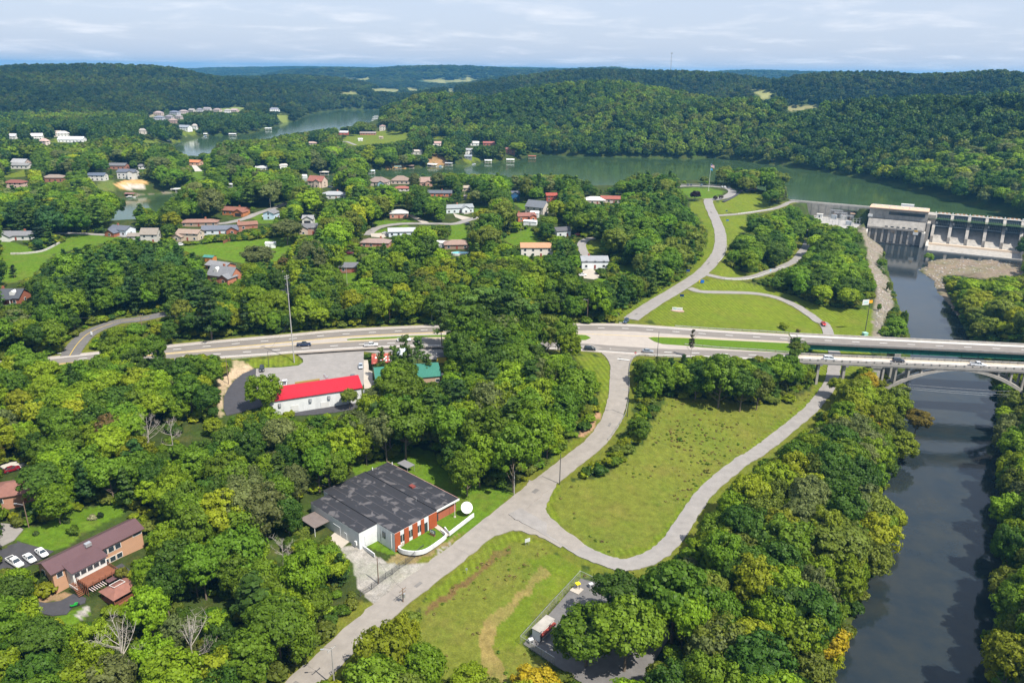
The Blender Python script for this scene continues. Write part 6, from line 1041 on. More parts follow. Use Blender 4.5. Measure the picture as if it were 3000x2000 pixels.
vcar('sedan', (.40, .44, .50), 'j', 1433, 708, 0, 20, -1.18, 'silver-blue sedan parked at the right side of the lot')
vcar('pickup', (.72, .73, .74), 'j', 733, 868, 3, -20, -1.18, 'white pickup truck nosed against the red-roofed shop')
vcar('sedan', (.12, .13, .14), 'j', 1358, 812, 0, 20, -1.18, 'dark grey car half hidden behind the red roof')
vcar('sedan', (.16, .05, .05), 'j', 545, 905, 20, 6, -1.18, 'dark maroon car at the left end of the red roof')
vcar('sedan', (.78, .78, .78), 's', 450, 925, 14, 11, -7.88, 'white sedan closest to the purple roof')
vcar('sedan', (.77, .77, .77), 's', 320, 985, 14, 11, -7.88, 'white sedan in the middle of the car court')
vcar('pickup', (.76, .76, .76), 's', 165, 1030, 14, 9, -7.88, 'white pickup truck with dark bed on the car court')
vcar('sedan', (.20, .01, .02), 's', 130, 30, 20, -6, -5.95, 'dark red car behind the brown hip-roofed house')
for x, y, c, lab, kd in ((57, 238, (.05, .06, .07), 'dark car leftmost at the overlook wall', 'sedan'), (92, 238, (.03, .035, .04), 'black car second from left at the overlook wall', 'sedan'), (205, 240, (.10, .16, .18), 'teal-grey SUV facing the overlook wall', 'suv'), (432, 258, (.6, .6, .6), 'silver car beside the white car at the overlook', 'sedan'), (462, 262, (.75, .75, .75), 'white car at the right of the overlook', 'suv'), (502, 268, (.04, .05, .07), 'dark car rightmost at the overlook', 'sedan')):
    q = hz('u', x, y); car(kd, c, W(q[0], q[1], 10.02), head(q[0], q[1], 4, 6, 10), lab)
for k, x, y, c, lab in (('e', 555, 742, (.75, .75, .75), 'white car by the pale blue house'), ('e', 1660, 900, (.7, .7, .72), 'white car on the drive of the pale blue sided house'), ('e', 1330, 1085, (.16, .01, .03), 'dark maroon car in the shade above the highway woods'), ('d', 1660, 1005, (.75, .74, .74), 'white van beside the tan split-level house'), ('e', 1150, 472, (.03, .05, .1), 'dark blue car by the pinkish stone house'), ('f', 1550, 912, (.5, .03, .03), 'small red car near the cul de sac'), ('d', 25, 380, (.03, .03, .04), 'black car on the upper left lane'), ('f', 540, 812, (.02, .02, .025), 'black car by the round bright tree'), ('f', 1590, 1285, (.7, .7, .7), 'white car in front of the cottage yard'), ('f', 290, 1030, (.25, .26, .28), 'grey car beside the pool house shed')):
    q = hz(k, x, y); g = G(*q); car('suv' if 'van' in lab else 'sedan', c, g + [0, 0, .22], rnd.uniform(-.4, .6), lab)
# ---------------------------------------------------------------- poles, wires, signs, guardrails
POLES = {}
def pole(key, bx, by, tyx, tyy, lab, m='wood_pole', r0=.17, arms=1, lamp=False, trafo=0, z=None, hcap=None):
    p = G(bx, by) if z is None else W(bx, by, z); D_ = math.hypot(p[0], p[1])
    d = Fw * FOC + Rv * (tyx - 1500) - Uv * (tyy - 1000); ht = CAM_H + d[2] / math.hypot(d[0], d[1]) * D_ - p[2]
    if hcap: ht = min(ht, hcap)
    r = empty('utility_pole', p, .1); top(r, lab, 'pole'); MB().tube((0, 0, -1), (0, 0, ht), r0, r0 * .6, 8).build('shaft', m, r)
    for k in range(arms): boxpart('crossarm', 'wood_pole' if m == 'wood_pole' else m, r, (0, 0, ht - .5 - .9 * k), (2.4, .12, .14), .9); [MB().tube((x * math.cos(.9), x * math.sin(.9), ht - .5 - .9 * k), (x * math.cos(.9), x * math.sin(.9), ht - .1 - .9 * k), .06, n=5).build('insulator', 'galvan', r) for x in (-1.1, 1.1)]
    if lamp: MB().tube((0, 0, ht - .8), (-1.6, -.3, ht - .1), .05).build('lamp_arm', 'galvan', r); boxpart('lamp_head', 'galvan', r, (-1.9, -.35, ht - .08), (.7, .3, .16))
    for k in range(trafo): MB().tube((.38 * (1 if k % 2 else -1), -.2, ht - 2.6), (.38 * (1 if k % 2 else -1), -.2, ht - 1.5), .26, n=10).build('transformer', 'galvan', r)
    POLES[key] = p + np.array([0, 0, ht - .3]); keep_pts([p + [0, 0, .3 * ht], p + [.3, 0, ht], p + [-.3, 0, ht], p + [.3, 0, ht * .3]]); return r
def zp(key, k, bx, by, tx, ty, lab, **kw): b, t = hz(k, bx, by), hz(k, tx, ty); pole(key, b[0], b[1], t[0], t[1], lab, **kw)
zp('big', 'j', 822, 668, 745, -140, 'tall grey concrete transmission pole on the grass island by the lot', m='grey_pole', r0=.25, arms=2, lamp=False)
zp('lot', 'j', 590, 706, 572, 562, 'dark steel lamp pole beside the parked black SUV', m='steel_dark', r0=.12, arms=0)
zp('dr', 'j', 220, 862, 188, 616, 'leaning wood pole beside the new black driveway', arms=0)
zp('far1', 'j', 1703, 320, 1705, 70, 'brown wood pole behind the highway above the pickups', arms=0, lamp=True)
zp('st1', 'i', 330, 462, 278, 225, 'wood pole with lamp right of the side street', arms=1, lamp=True); bpy.data.objects  # noqa
zp('st2', 'i', 1325, 465, 1275, 225, 'reddish wood pole between side street and highway', arms=1)
zp('st0', 'i', 388, 395, 340, 225, 'slim wood pole in the brush left of the side street', arms=0)
zp('fork', 'k', 1630, 300, 1638, 80, 'wood pole at the edge of the woods near the junction', arms=0, lamp=True)
zp('hw', 'l', 390, 640, 410, 380, 'dark pole standing beside the highway guardrail', m='steel_dark', r0=.14, arms=0)
zp('gr', 'k', 2000, 1168, 2022, 905, 'dark wood pole on the outside of the guardrail bend', m='steel_dark', r0=.15, arms=0, lamp=True)
zp('low', 'o', 1768, 270, 1778, 66, 'dark pole casting a shadow on the lower road', m='steel_dark', r0=.16, arms=0)
zp('sw', 'o', 1470, 342, 1472, 178, 'grey pole at the wood edge left of the lower road', m='grey_pole', arms=0)
zp('yd', 'o', 580, 918, 574, 745, 'pale wood pole inside the black iron fence', arms=0)
zp('tr', 'o', 742, 1045, 736, 945, 'short pole with twin transformers above the golden foreground tree', trafo=2, arms=2, hcap=11)
zp('ln', 'o', 292, 1600, 262, 1335, 'street lamp pole with twin arms at the bottom edge of the lower road', arms=1, lamp=True, m='grey_pole')
zp('tf', 'n', 2022, 1350, 1985, 1150, 'pole with white transformer in the lower left brush', trafo=1, arms=1, m='grey_pole')
zp('yl', 's', 310, 640, 200, 380, 'orange wood pole with white lamp by the car court', lamp=True, arms=0)
for i, (k, bx, by, tx, ty, lab) in enumerate((('e', 790, 548, 783, 435, 'pale pole in the trees left of the wide grey roof'), ('e', 1265, 480, 1263, 355, 'pale pole by the wide grey roof'), ('e', 1622, 450, 1617, 345, 'slim pole in front of the brown hip roofs'), ('e', 608, 690, 600, 570, 'dark pole at the top of the hill street'), ('f', 1022, 872, 1018, 750, 'slim pole on the green lawn below the brick house'), ('f', 505, 535, 505, 465, 'white pole beside the small tan-roofed cabin'), ('k', 205, 302, 200, 150, 'thin grey pole at the wood edge behind the highway'), ('e', 1310, 1390, 1302, 1180, 'thin pole in front of the dark-roofed brick house'), ('d', 1638, 1010, 1635, 920, 'slim pole beside the tan split-level house'))):
    zp(f'n{i}', k, bx, by, tx, ty, lab, arms=0, r0=.12, m='grey_pole')
WIRES = []
def wire(a, b, lab, sag=1.2, rad=.03, m='steel_dark'):
    P = [a + (b - a) * t - np.array([0, 0, 4 * sag * t * (1 - t)]) for t in np.linspace(0, 1, 13)]; mb_ = MB()
    for u, v in zip(P[:-1], P[1:]): mb_.tube(u, v, rad, n=3)
    o = mb_.build('power_line', m); top(o, lab, 'power line')
far_l = G(20, 990) + np.array([0, 0, 9]); wire(far_l + [-40, 8, 0], POLES['st0'], 'power line running left out of frame from the slim brush pole'); wire(POLES['st0'], POLES['st1'], 'power line between the two left street poles'); wire(POLES['st1'], POLES['st2'], 'power line crossing the side street'); wire(POLES['st2'], POLES['big'] - [0, 0, 14], 'long power line from the side street pole to the concrete pole')
wire(POLES['big'] - [0, 0, 16], POLES['far1'], 'power line from the concrete pole across the highway'); wire(POLES['far1'], POLES['fork'], 'power line above the wood edge behind the highway', 2); wire(POLES['lot'], POLES['big'] - [0, 0, 18], 'short service line over the grass island', .6); wire(POLES['tf'], POLES['ln'], 'power line from the transformer pole to the street lamp pole'); wire(POLES['tr'], POLES['yd'], 'service line over the gravel yard', .8); wire(POLES['low'], POLES['sw'], 'service line crossing the lower road', .8); wire(POLES['tf'], POLES['tf'] + np.array([-38, -34, -3]), 'power line leaving the lower left corner')
for x0_, y0_, x1_, y1_, z_, lab in ((2640, 1124, 2960, 1146, -8, 'upper river-crossing cable below the arch bridge'), (2640, 1131, 2960, 1156, -9, 'middle river-crossing cable below the arch bridge'), (2640, 1136, 2960, 1162, -10, 'lowest river-crossing cable below the arch bridge')): wire(W(x0_, y0_, z_), W(x1_, y1_, z_), lab, .3, .022, 'galvan')
def guardrail(lab, pts, step=3.8, m='galvan', h=.72, white=False):
    P = smooth(pts, 4); r = empty('guardrail', P[0]); top(r, lab, 'guardrail'); lf = local(r); Q = np.array([lf(p) for p in P]); link('beam', wallmesh(Q + [0, 0, h - .32], .32, .08, 0), 'trim' if white else m, r)
    cum = np.concatenate([[0], np.cumsum(np.linalg.norm(np.diff(Q[:, :2], axis=0), axis=1))])
    for s in np.arange(0, cum[-1], step): c = [np.interp(s, cum, Q[:, i]) for i in range(3)]; boxpart('post', 'wood_pole', r, (c[0], c[1], c[2] + h / 2 - .2), (.16, .16, h + .4))
rl = lambda k, pts, z=None: [(G(*hz(k, x, y)) + [0, 0, .15]) if z is None else W(*hz(k, x, y), z) for x, y in pts]
guardrail('long galvanised guardrail curving down the lower road bend', rl('k', ((2190, 612), (2110, 608), (2060, 628), (2028, 680), (2016, 780), (2020, 900), (2008, 1020), (1985, 1140), (1940, 1225), (1880, 1310), (1820, 1390))))
guardrail('guardrail along the south highway edge left of the arch bridge', rl('l', ((285, 605), (460, 612), (700, 628), (1000, 640), (1300, 648), (1640, 660)), 0))
guardrail('green-tinged guardrail beside the big striped lawn', rl('l', ((555, 335), (700, 345), (900, 358), (1150, 372), (1400, 385), (1600, 398)), 0))
guardrail('guardrail along the median near the bridges', rl('l', ((645, 503), (830, 520), (1000, 535), (1300, 553), (1640, 578)), .1))
guardrail('guardrail between highway and grass island left of the lot', rl('j', ((245, 642), (350, 632), (500, 618), (680, 602)), 0))
guardrail('white rail along the inner bend of the park road', rl('g', ((1035, 860), (1022, 910), (990, 975), (950, 1015))), white=True, h=.9)
guardrail('white rail along the powerhouse road', rl('g', ((1010, 1163), (1120, 1170), (1250, 1158), (1380, 1115), (1470, 1078), (1560, 1046))), white=True)
guardrail('pale rail along the dam road', rl('g', ((1130, 562), (1250, 548), (1350, 533), (1455, 515))), white=True, h=.9)
def sign(lab, k, x, y, wd, ht, col, hpost, name='road_sign', rz=0.0, round_=False, z=None):
    q = hz(k, x, y); p = G(*q) if z is None else W(q[0], q[1], z); r = empty(name, p, rz); top(r, lab, 'sign'); [MB().tube((s * wd * .3, 0, -.2), (s * wd * .3, 0, hpost + ht * .4), .06).build('post', 'galvan', r) for s in ((0,) if wd < 1.2 else (-1, 1))]
    if round_: n = 8; MB().prism([(wd / 2 * math.cos(math.pi / 8 + i * math.pi / 4), hpost + ht / 2 + ht / 2 * math.sin(math.pi / 8 + i * math.pi / 4)) for i in range(n)], -.1, -.05).build('board', 'objpaint', r, col)
    else: boxpart('board', 'objpaint', r, (0, -.08, hpost + ht / 2), (wd, .08, ht), 0, col)
    keep_box(p, 0, -wd / 2, wd / 2, 0, .1, .3, hpost + ht); return r
sg = sign('red octagonal stop sign at the top of the lower road', 'k', 2072, 622, .95, .95, (.5, .01, .03), 1.8, 'stop_sign', round_=True)
boxpart('lettering', 'trim', sg, (0, -.12, 2.28), (.6, .02, .2)); boxpart('street_name', 'objpaint', sg, (0, -.08, 3.0), (.9, .05, .22), 0, (.02, .25, .12))
sign('dark blue park sign on the big lawn', 'g', 618, 1335, 2.0, 1.2, (.01, .04, .16), 1.2, rz=-.3); sign('dark blue sign at the wooded bank of the park road', 'g', 675, 1100, 2.2, 1.2, (.01, .03, .14), 1.0, rz=.3); sign('blue sign on the slope lawn by the park road', 'g', 1037, 628, 1.9, 1.0, (.01, .10, .4), .8); sign('small blue-grey sign below the overlook lawn', 'g', 1030, 540, 1.4, .8, (.03, .08, .16), .8); sign('bright blue sign beside a yellow panel at the powerhouse road', 'g', 806, 1195, 1.9, 1.7, (.01, .13, .5), .3); sign('yellow panel left of the bright blue sign', 'g', 784, 1190, .9, 1.4, (.7, .55, .03), .3); sign('pale blue marker on the powerhouse road', 'g', 1432, 1090, .9, 1.3, (.3, .55, .75), .6)
sign('white information sign at the tip of the mown field', 'o', 1556, 672, 1.6, 1.1, (.5, .52, .53), 1.1, rz=.5); sign('white sign at the side street corner', 'i', 848, 430, .8, 1.5, (.7, .72, .75), 1.0); sign('green street name sign at the left highway verge', 'i', 463, 545, 1.0, .5, (.02, .3, .2), 2.0); sign('small white marker by the left highway verge', 'i', 1228, 478, .5, .9, (.75, .75, .75), .3); sign('thin post sign by the field edge of the lower road', 'o', 1158, 855, .5, .6, (.3, .33, .34), 1.2); sign('tiny dark sign on the park road verge', 'g', 37, 1500, .8, .8, (.05, .05, .05), 1.2)
p = G(*hz('g', 577, 1448)); r = empty('entrance_sign', p, -.15); top(r, 'long low white entrance sign on an oval stone bed in the lawn', 'sign'); ring = [(3.4 * math.cos(i * .349), 1.5 * math.sin(i * .349)) for i in range(18)]; MB().add([(x, y, z) for z in (-.3, .35) for x, y in ring], [(i, (i + 1) % 18, 18 + (i + 1) % 18, 18 + i) for i in range(18)] + [tuple(range(18, 36))]).build('stone_bed', 'stone', r, (.4, .27, .22)); boxpart('panel', 'trim', r, (0, .1, 1.1), (5.0, .4, 1.4)); boxpart('green_band', 'objpaint', r, (-1.2, -.12, 1.3), (1.6, .06, .5), 0, (.2, .45, .4)); boxpart('lettering', 'objpaint', r, (.9, -.12, 1.1), (1.9, .05, .4), 0, (.35, .42, .45)); keep_box(p, 0, -3, 3, -1, 1, 0, 1.8)
b = hz('h', 735, 1475); bb = G(*b); tp = hz('h', 786, 1165); d = Fw * FOC + Rv * (tp[0] - 1500) - Uv * (tp[1] - 1000); ht = CAM_H + d[2] / math.hypot(d[0], d[1]) * math.hypot(bb[0], bb[1]) - bb[2]
r = empty('billboard', bb, .25); top(r, 'white and orange warning billboard on a tall dark pole by the river', 'billboard'); MB().tube((0, 0, -1), (0, 0, ht), .2, .14, 8).build('pole', 'steel_dark', r); bp_ = boxpart('white_panel', 'trim', r, (-2.6, -.15, ht - 2.2), (3.6, .15, 2.6)); boxpart('orange_panel', 'objpaint', r, (.2, -.2, ht - 2.0), (2.0, .14, 1.5), 0, (.75, .35, .01)); [boxpart('lettering', 'objpaint', r, (-2.6, -.25, ht - 1.7 - .5 * i), (2.6, .03, .16), 0, (.2, .5, .45)) for i in range(3)]; keep_pts([bb, bb + [0, 0, ht], bb + [-4.5, 0, ht - 3], bb + [1, 0, ht]])
p = G(*hz('h', 733, 1512)); r = empty('utility_box', p, .3); top(r, 'small mint green utility box by the bridge lawn', 'cabinet'); boxpart('body', 'objpaint', r, (0, 0, .6), (2.2, 1.8, 1.3), 0, (.28, .5, .42)); boxpart('lid', 'objpaint', r, (0, 0, 1.3), (2.4, 2.0, .12), 0, (.32, .55, .47)); keep_box(p, 0, -1, 1, -1, 1, 0, 1.4)
for bx, by, tx, ty, hw_ in ((370, 2010, 340, 1820, 30), (570, 1985, 575, 1750, 25), (440, 1345, 450, 1235, 30), (545, 1330, 560, 1240, 40), (830, 1680, 800, 1550, 40)): keep([(bx - 8, by - 20), (bx + 8, by - 20), (tx + hw_, ty + 30), (tx + hw_, ty), (tx - hw_, ty), (tx - hw_, ty + 30)])
keep(zz('n', (-10, 80), (150, 70), (175, 95), (225, 200), (190, 225), (-10, 258)))
keep(zz('r', (600, 590), (1000, 560), (1030, 470), (1320, 450), (1330, 560), (1000, 740), (680, 840), (700, 1090), (800, 1090), (790, 830), (620, 780)))
# flag at the overlook
p = G(*hz('g', 865, 342)); r = empty('flagpole', p); top(r, 'tall flagpole flying a striped flag at the overlook', 'flagpole'); ht = 24.5; MB().tube((0, 0, 0), (0, 0, ht), .16, .08, 8).build('pole', 'trim', r); boxpart('base', 'drive', r, (0, 0, .1), (1.6, 1.6, .3))
def wave_(u, v, L=4.2, H=2.5): return (u * L * .75, .35 * math.sin(u * 5) * u, ht - .4 - H * (1 - v) - u * 1.6)
for i in range(13):
    V = [wave_(u, i / 13) for u in np.linspace(0, 1, 7)] + [wave_(u, (i + 1) / 13) for u in np.linspace(0, 1, 7)]; MB().add(V, [(k, k + 1, 8 + k, 7 + k) for k in range(6)]).build('stripe', 'objpaint', r, (.45, .02, .03) if i % 2 == 0 else (.78, .78, .78))
V = [tuple(np.array(wave_(u, v)) + [0, -.03, 0]) for v in (6 / 13, 1) for u in np.linspace(0, .4, 4)]; MB().add(V, [(k, k + 1, 5 + k, 4 + k) for k in range(3)]).build('canton', 'objpaint', r, (.02, .03, .16)); V = [tuple(np.array(wave_(u, v)) + [0, 0, -3.4]) for v in (.2, .9) for u in np.linspace(0, .6, 5)]; MB().add(V, [(k, k + 1, 6 + k, 5 + k) for k in range(4)]).build('lower_flag', 'objpaint', r, (.05, .25, .5))
keep_pts([p, p + [0, 0, ht], p + [3, 0, ht - 3], p + [3, 0, ht]])
# radio tower on the far ridge
d = Fw * FOC + Rv * (1964 - 1500) - Uv * (214 - 1000); D_ = 2330; p = CAM + d * (D_ / math.hypot(d[0], d[1])); p[2] = ground(p[0], p[1]); r = empty('radio_mast', p); top(r, 'thin radio mast on the far ridge skyline', 'mast'); b = MB(); hm = 112 + .0215 * D_ - p[2]
for k in range(3): b.tube((1.2 * math.cos(k * 2.1), 1.2 * math.sin(k * 2.1), 0), (.5 * math.cos(k * 2.1), .5 * math.sin(k * 2.1), hm), .28, .2, 5)
b.build('lattice', 'grey_pole', r); boxpart('antenna_head', 'grey_pole', r, (0, 0, hm - 1.5), (4.5, 2, 2.6)); boxpart('hut', 'concrete_pale', r, (4, 0, 1), (4, 3, 3))
# ---------------------------------------------------------------- bridges
def rail_run(r, name, A, B, h, th, m, z=0.0, gaps=None, color=None):
    lf = local(r); o = link(name, wallmesh([lf(A) + [0, 0, z], lf((A + B) / 2) + [0, 0, z], lf(B) + [0, 0, z]], h, th, .1), m, r, color); return o
ext = lambda a, b, t: a + (b - a) * t
N0, N1 = W(2312, 978, 0), W(3000, 1010, 0); N2, N3 = W(2330, 1004, 0), W(3000, 1036, 0); N1, N3 = ext(N0, N1, 1.35), ext(N2, N3, 1.35)
gb = empty('girder_bridge', N0); top(gb, 'highway bridge on dark green steel girders, farther of the pair', 'bridge'); lf = local(gb)
def slab(r, name, P, z0, z1, m): lf_ = local(r); Q = [lf_(p) for p in P]; n = len(Q); return link(name, mesh([(q[0], q[1], z1) for q in Q] + [(q[0], q[1], z0) for q in Q], [tuple(range(n)), tuple(range(2 * n - 1, n - 1, -1))] + [(i, n + i, n + (i + 1) % n, (i + 1) % n) for i in range(n)]), m, r)
slab(gb, 'deck', [N0, N1, N3, N2], -.55, .0, 'asphalt_lane'); wdir = (N2 - N0) / np.linalg.norm(N2 - N0); ldir = (N3 - N2) / np.linalg.norm(N3 - N2); Lb = np.linalg.norm(N3 - N2); wN = np.linalg.norm(N2 - N0)
for off, nm in ((.25, 'parapet'), (wN - .25, 'parapet')): a, b = N0 + wdir * off, N1 + wdir * off; rail_run(gb, nm, a, b, .75 if off < 1 else .4, .4, 'concrete_dark' if off > 1 else 'concrete')
slab(gb, 'shoulder_strip', [N0 + wdir * .6, N1 + wdir * .6, N1 + wdir * 2.9, N0 + wdir * 2.9], -.05, .012, 'concrete_pale'); slab(gb, 'shoulder_strip', [N0 + wdir * (wN - 1.3), N1 + wdir * (wN - 1.3), N1 + wdir * (wN - .5), N0 + wdir * (wN - .5)], -.05, .013, 'deck_old')
dashes(np.array([lf(N0 + wdir * wN * .56), lf(N0 + (N1 - N0) / 2 + wdir * wN * .56), lf(N1 + wdir * wN * .56)]), 0, 3.2, 8.6, .3, 'paint_white', .02, 'lane_dash', gb, 2); ribbon('edge_line', np.array([lf(N0 + wdir * 3), lf((N0 + N1) / 2 + wdir * 3), lf(N1 + wdir * 3)]), -.12, .12, 'paint_white', .022, 0, gb)
for off in (wN - .9, wN * .5, .9):
    a, b = lf(N0 + ldir * 4 + wdir * off), lf(N1 + wdir * off); link('girder', wallmesh([a + [0, 0, -2.9], (a + b) / 2 + [0, 0, -2.9], b + [0, 0, -2.9]], 2.35, .25, 0), 'green_steel', gb)
    link('flange', wallmesh([a + [0, 0, -2.95], (a + b) / 2 + [0, 0, -2.95], b + [0, 0, -2.95]], .08, .6, 0), 'green_steel', gb)
s = 6.0
for k in range(60):
    near_pier = any(abs(s - q) < 11 for q in (44, 118)); c = lf(N2 + ldir * s - wdir * .68); boxpart('stiffener', 'green_steel', gb, (c[0], c[1], -1.75), (.1, .3, 2.3), math.atan2(ldir[1], ldir[0])); s += 3.4 if near_pier else 6.8
    if s > Lb: break
gd = lambda p: float(ground(p[0], p[1]))
for q in (44.0, 118.0):
    c = N2 + ldir * q - wdir * wN / 2; g_ = gd(c); cl = lf(c); rz_ = math.atan2(ldir[1], ldir[0]); boxpart('pier', 'concrete', gb, (cl[0], cl[1], (g_ - 2 - 4.6) / 2), (2.2, wN * .55, abs(g_ - 2 + 4.6)), rz_); boxpart('pier_cap', 'concrete', gb, (cl[0], cl[1], -3.9), (2.6, wN * .95, 1.7), rz_)
c = lf(N0 + ldir * 1.0 + wdir * wN / 2); boxpart('abutment', 'concrete', gb, (c[0], c[1], -3.2), (3, wN, 5), math.atan2(ldir[1], ldir[0])); c = lf(N0 + ldir * 3 + wdir * wN / 2); boxpart('expansion_joint', 'concrete_dark', gb, (c[0], c[1], .012), (.6, wN - 1, .03), math.atan2(ldir[1], ldir[0]))
keep_pts([N0, N1, N1 - [0, 0, 2.8], N3 - [0, 0, 2.8], N3, N2 + ldir * 18 - [0, 0, 2.8]])
S0, S1 = W(2326, 1038.5, .5), W(3000, 1066.5, .5); S2, S3 = W(2326, 1056, .5), W(3000, 1084.5, .5); S1, S3 = ext(S0, S1, 1.4), ext(S2, S3, 1.4)
ab = empty('arch_bridge', S2); top(ab, 'old concrete open-spandrel arch bridge over the river, nearer of the pair', 'bridge'); lf = local(ab)
wdir = (S2 - S0); wS = np.linalg.norm(wdir); wdir /= wS; ldir = (S3 - S2) / np.linalg.norm(S3 - S2); Lb = np.linalg.norm(S3 - S2); rz_ = math.atan2(ldir[1], ldir[0])
slab(ab, 'deck', [S0, S1, S3, S2], -.6, .0, 'deck_old')
for off in (.2, wS - .2):
    a, b = lf(S0 + wdir * off), lf(S0 + wdir * off + ldir * Lb)
    for z0, h_ in ((0, .32), (.62, .3)): link('parapet_rail', wallmesh([a + [0, 0, z0], (a + b) / 2 + [0, 0, z0], b + [0, 0, z0]], h_, .35, 0), 'concrete_dark' if off > 1 else 'concrete', ab)
    k = 0
    while k * 3.2 < Lb: c = lf(S0 + wdir * off + ldir * (k * 3.2)); boxpart('parapet_post', 'concrete_dark', ab, (c[0], c[1], .5), (.5, .42, 1.0), rz_); k += 1
    link('fascia_beam', wallmesh([a + [0, 0, -1.25], (a + b) / 2 + [0, 0, -1.25], b + [0, 0, -1.25]], .75, .5, 0), 'concrete_dark', ab)
dashes(np.array([lf(S0 + wdir * wS * .5), lf((S0 + S1) / 2 + wdir * wS * .5), lf(S1 + wdir * wS * .5)]), 0, 3.2, 8.6, .25, 'paint_white', .012, 'lane_dash', ab, 4); ribbon('edge_line', np.array([lf(S0 + wdir * .9), lf((S0 + S1) / 2 + wdir * .9), lf(S1 + wdir * .9)]), -.1, .1, 'paint_yellow', .013, 0, ab)
# arch line measured on the near face
cr0 = on_plane(*hz('v', 1385, 456), S2, S3); sp0 = on_plane(*hz('v', 120, 825), S2, S3); sc_ = (cr0 - S2) @ ldir; ss = (sp0 - S2) @ ldir; span = sc_ - ss; zc_, zs_ = min(cr0[2], -.9), sp0[2]
az = lambda s: zc_ + (zs_ - zc_) * ((s - sc_) / span) ** 2
for off in (wS - .8, .8):
    V = []; F = []
    ts = np.linspace(sc_ - span * 1.06, sc_ + span * 1.06, 41)
    for s in ts:
        c = lf(S0 + wdir * off + ldir * s); z = az(s) - .5; th = .95 + .75 * abs((s - sc_) / span); t_ = wdir * .75
        for sg_, dz in ((-1, 0), (-1, th), (1, th), (1, 0)): V.append((c[0] + sg_ * t_[0], c[1] + sg_ * t_[1], z + dz))
    for i in range(40):
        for j in range(4): F.append((4 * i + j, 4 * i + (j + 1) % 4, 4 * i + 4 + (j + 1) % 4, 4 * i + 4 + j))
    link('arch_rib', mesh(V, F), 'concrete', ab)
    k = 1
    while True:
        done_ = True
        for sd_ in (-1, 1):
            s = sc_ + sd_ * k * 5.0
            if abs(s - sc_) > span * 1.0: continue
            done_ = False; z0 = az(s) + .3; 
            if z0 > -1.6: continue
            c = lf(S0 + wdir * off + ldir * s); boxpart('spandrel_column', 'concrete', ab, (c[0], c[1], (z0 - 1.0) / 2), (.75, .75, -1.0 - z0), rz_)
        k += 1
        if done_: break
for k in range(-8, 9):
    s = sc_ + k * 5.0
    if abs(s - sc_) < span and az(s) < -2: c = lf(S0 + wdir * wS / 2 + ldir * s); boxpart('strut', 'concrete', ab, (c[0], c[1], az(s) + .3), (.6, wS - 1.6, .6), rz_)
for s in (sc_ - span * 1.0 - 3.5, sc_ + span * 1.0 + 3.5):
    c = S0 + wdir * wS / 2 + ldir * s; g_ = gd(c) - 2; cl = lf(c); boxpart('main_pier', 'concrete', ab, (cl[0], cl[1], (g_ - 1.2) / 2), (3.6, wS * .92, abs(g_ + 1.2)), rz_); boxpart('pier_cap', 'concrete_dark', ab, (cl[0], cl[1], -1.6), (4.4, wS * 1.0, .8), rz_)
p_ = on_plane(*hz('m', 300, 760), S2, S3); s1_ = (p_ - S2) @ ldir; p_ = on_plane(*hz('m', 540, 760), S2, S3); s2_ = (p_ - S2) @ ldir
for s in (s1_, s2_):
    for off in (1.2, wS * .5, wS - 1.2): c = S0 + wdir * off + ldir * s; g_ = gd(c) - 1; cl = lf(c); boxpart('bent_column', 'concrete', ab, (cl[0], cl[1], (g_ - 1.3) / 2), (.95, .95, abs(g_ + 1.3)), rz_)
    c = lf(S0 + wdir * wS / 2 + ldir * s); boxpart('bent_cap', 'concrete_dark', ab, (c[0], c[1], -1.55), (1.2, wS, .7), rz_)
keep_pts([S0 + ldir * 2, S1, S3 - [0, 0, 1], S2 + ldir * 2 - [0, 0, 1]]); keep_pts([S2 + ldir * s1_, S2 + ldir * (s2_ + 3), S2 + ldir * s1_ - [0, 0, 8], S2 + ldir * (s2_ + 3) - [0, 0, 8]])
pa = [S2 + ldir * s + np.array([0, 0, az(s) - .5]) for s in np.linspace(sc_ - span * .9, sc_ + span * .6, 12)]
for a, b in zip(pa[:-1], pa[1:]): keep_pts([a, b, (a[0], a[1], -.8), (b[0], b[1], -.8)])
# ---------------------------------------------------------------- dam
DO = np.array([261.0, 702.0, 0]); DA = math.atan2(-.481, .877)
dm = empty('concrete_dam', DO, DA); top(dm, 'grey concrete hydroelectric dam with powerhouse and five spillway gates', 'dam')
def U(u, v, z): return (u, -v, z)      # u along the crest, v downstream
def dbox(name, m, u0, u1, v0, v1, z0, z1, color=None, parent=None): return MB().box(u0, u1, -v1, -v0, z0, z1).build(name, m, parent or dm, color)
dbox('crest_wall', 'concrete', -14, 60, -2.5, 2.5, -12, 1.9); dbox('crest_road', 'concrete_pale', -14, 60, -2.0, 2.0, 1.9, 1.93)
for v in (-2.3, 2.3): dbox('crest_parapet', 'concrete_pale', -10, 60, v - .2, v + .2, 1.9, 2.9)
for k in range(9): dbox('wall_rib', 'concrete_dark', 4 + 6.2 * k, 4.25 + 6.2 * k, 2.5, 2.62, -9, 1.8)
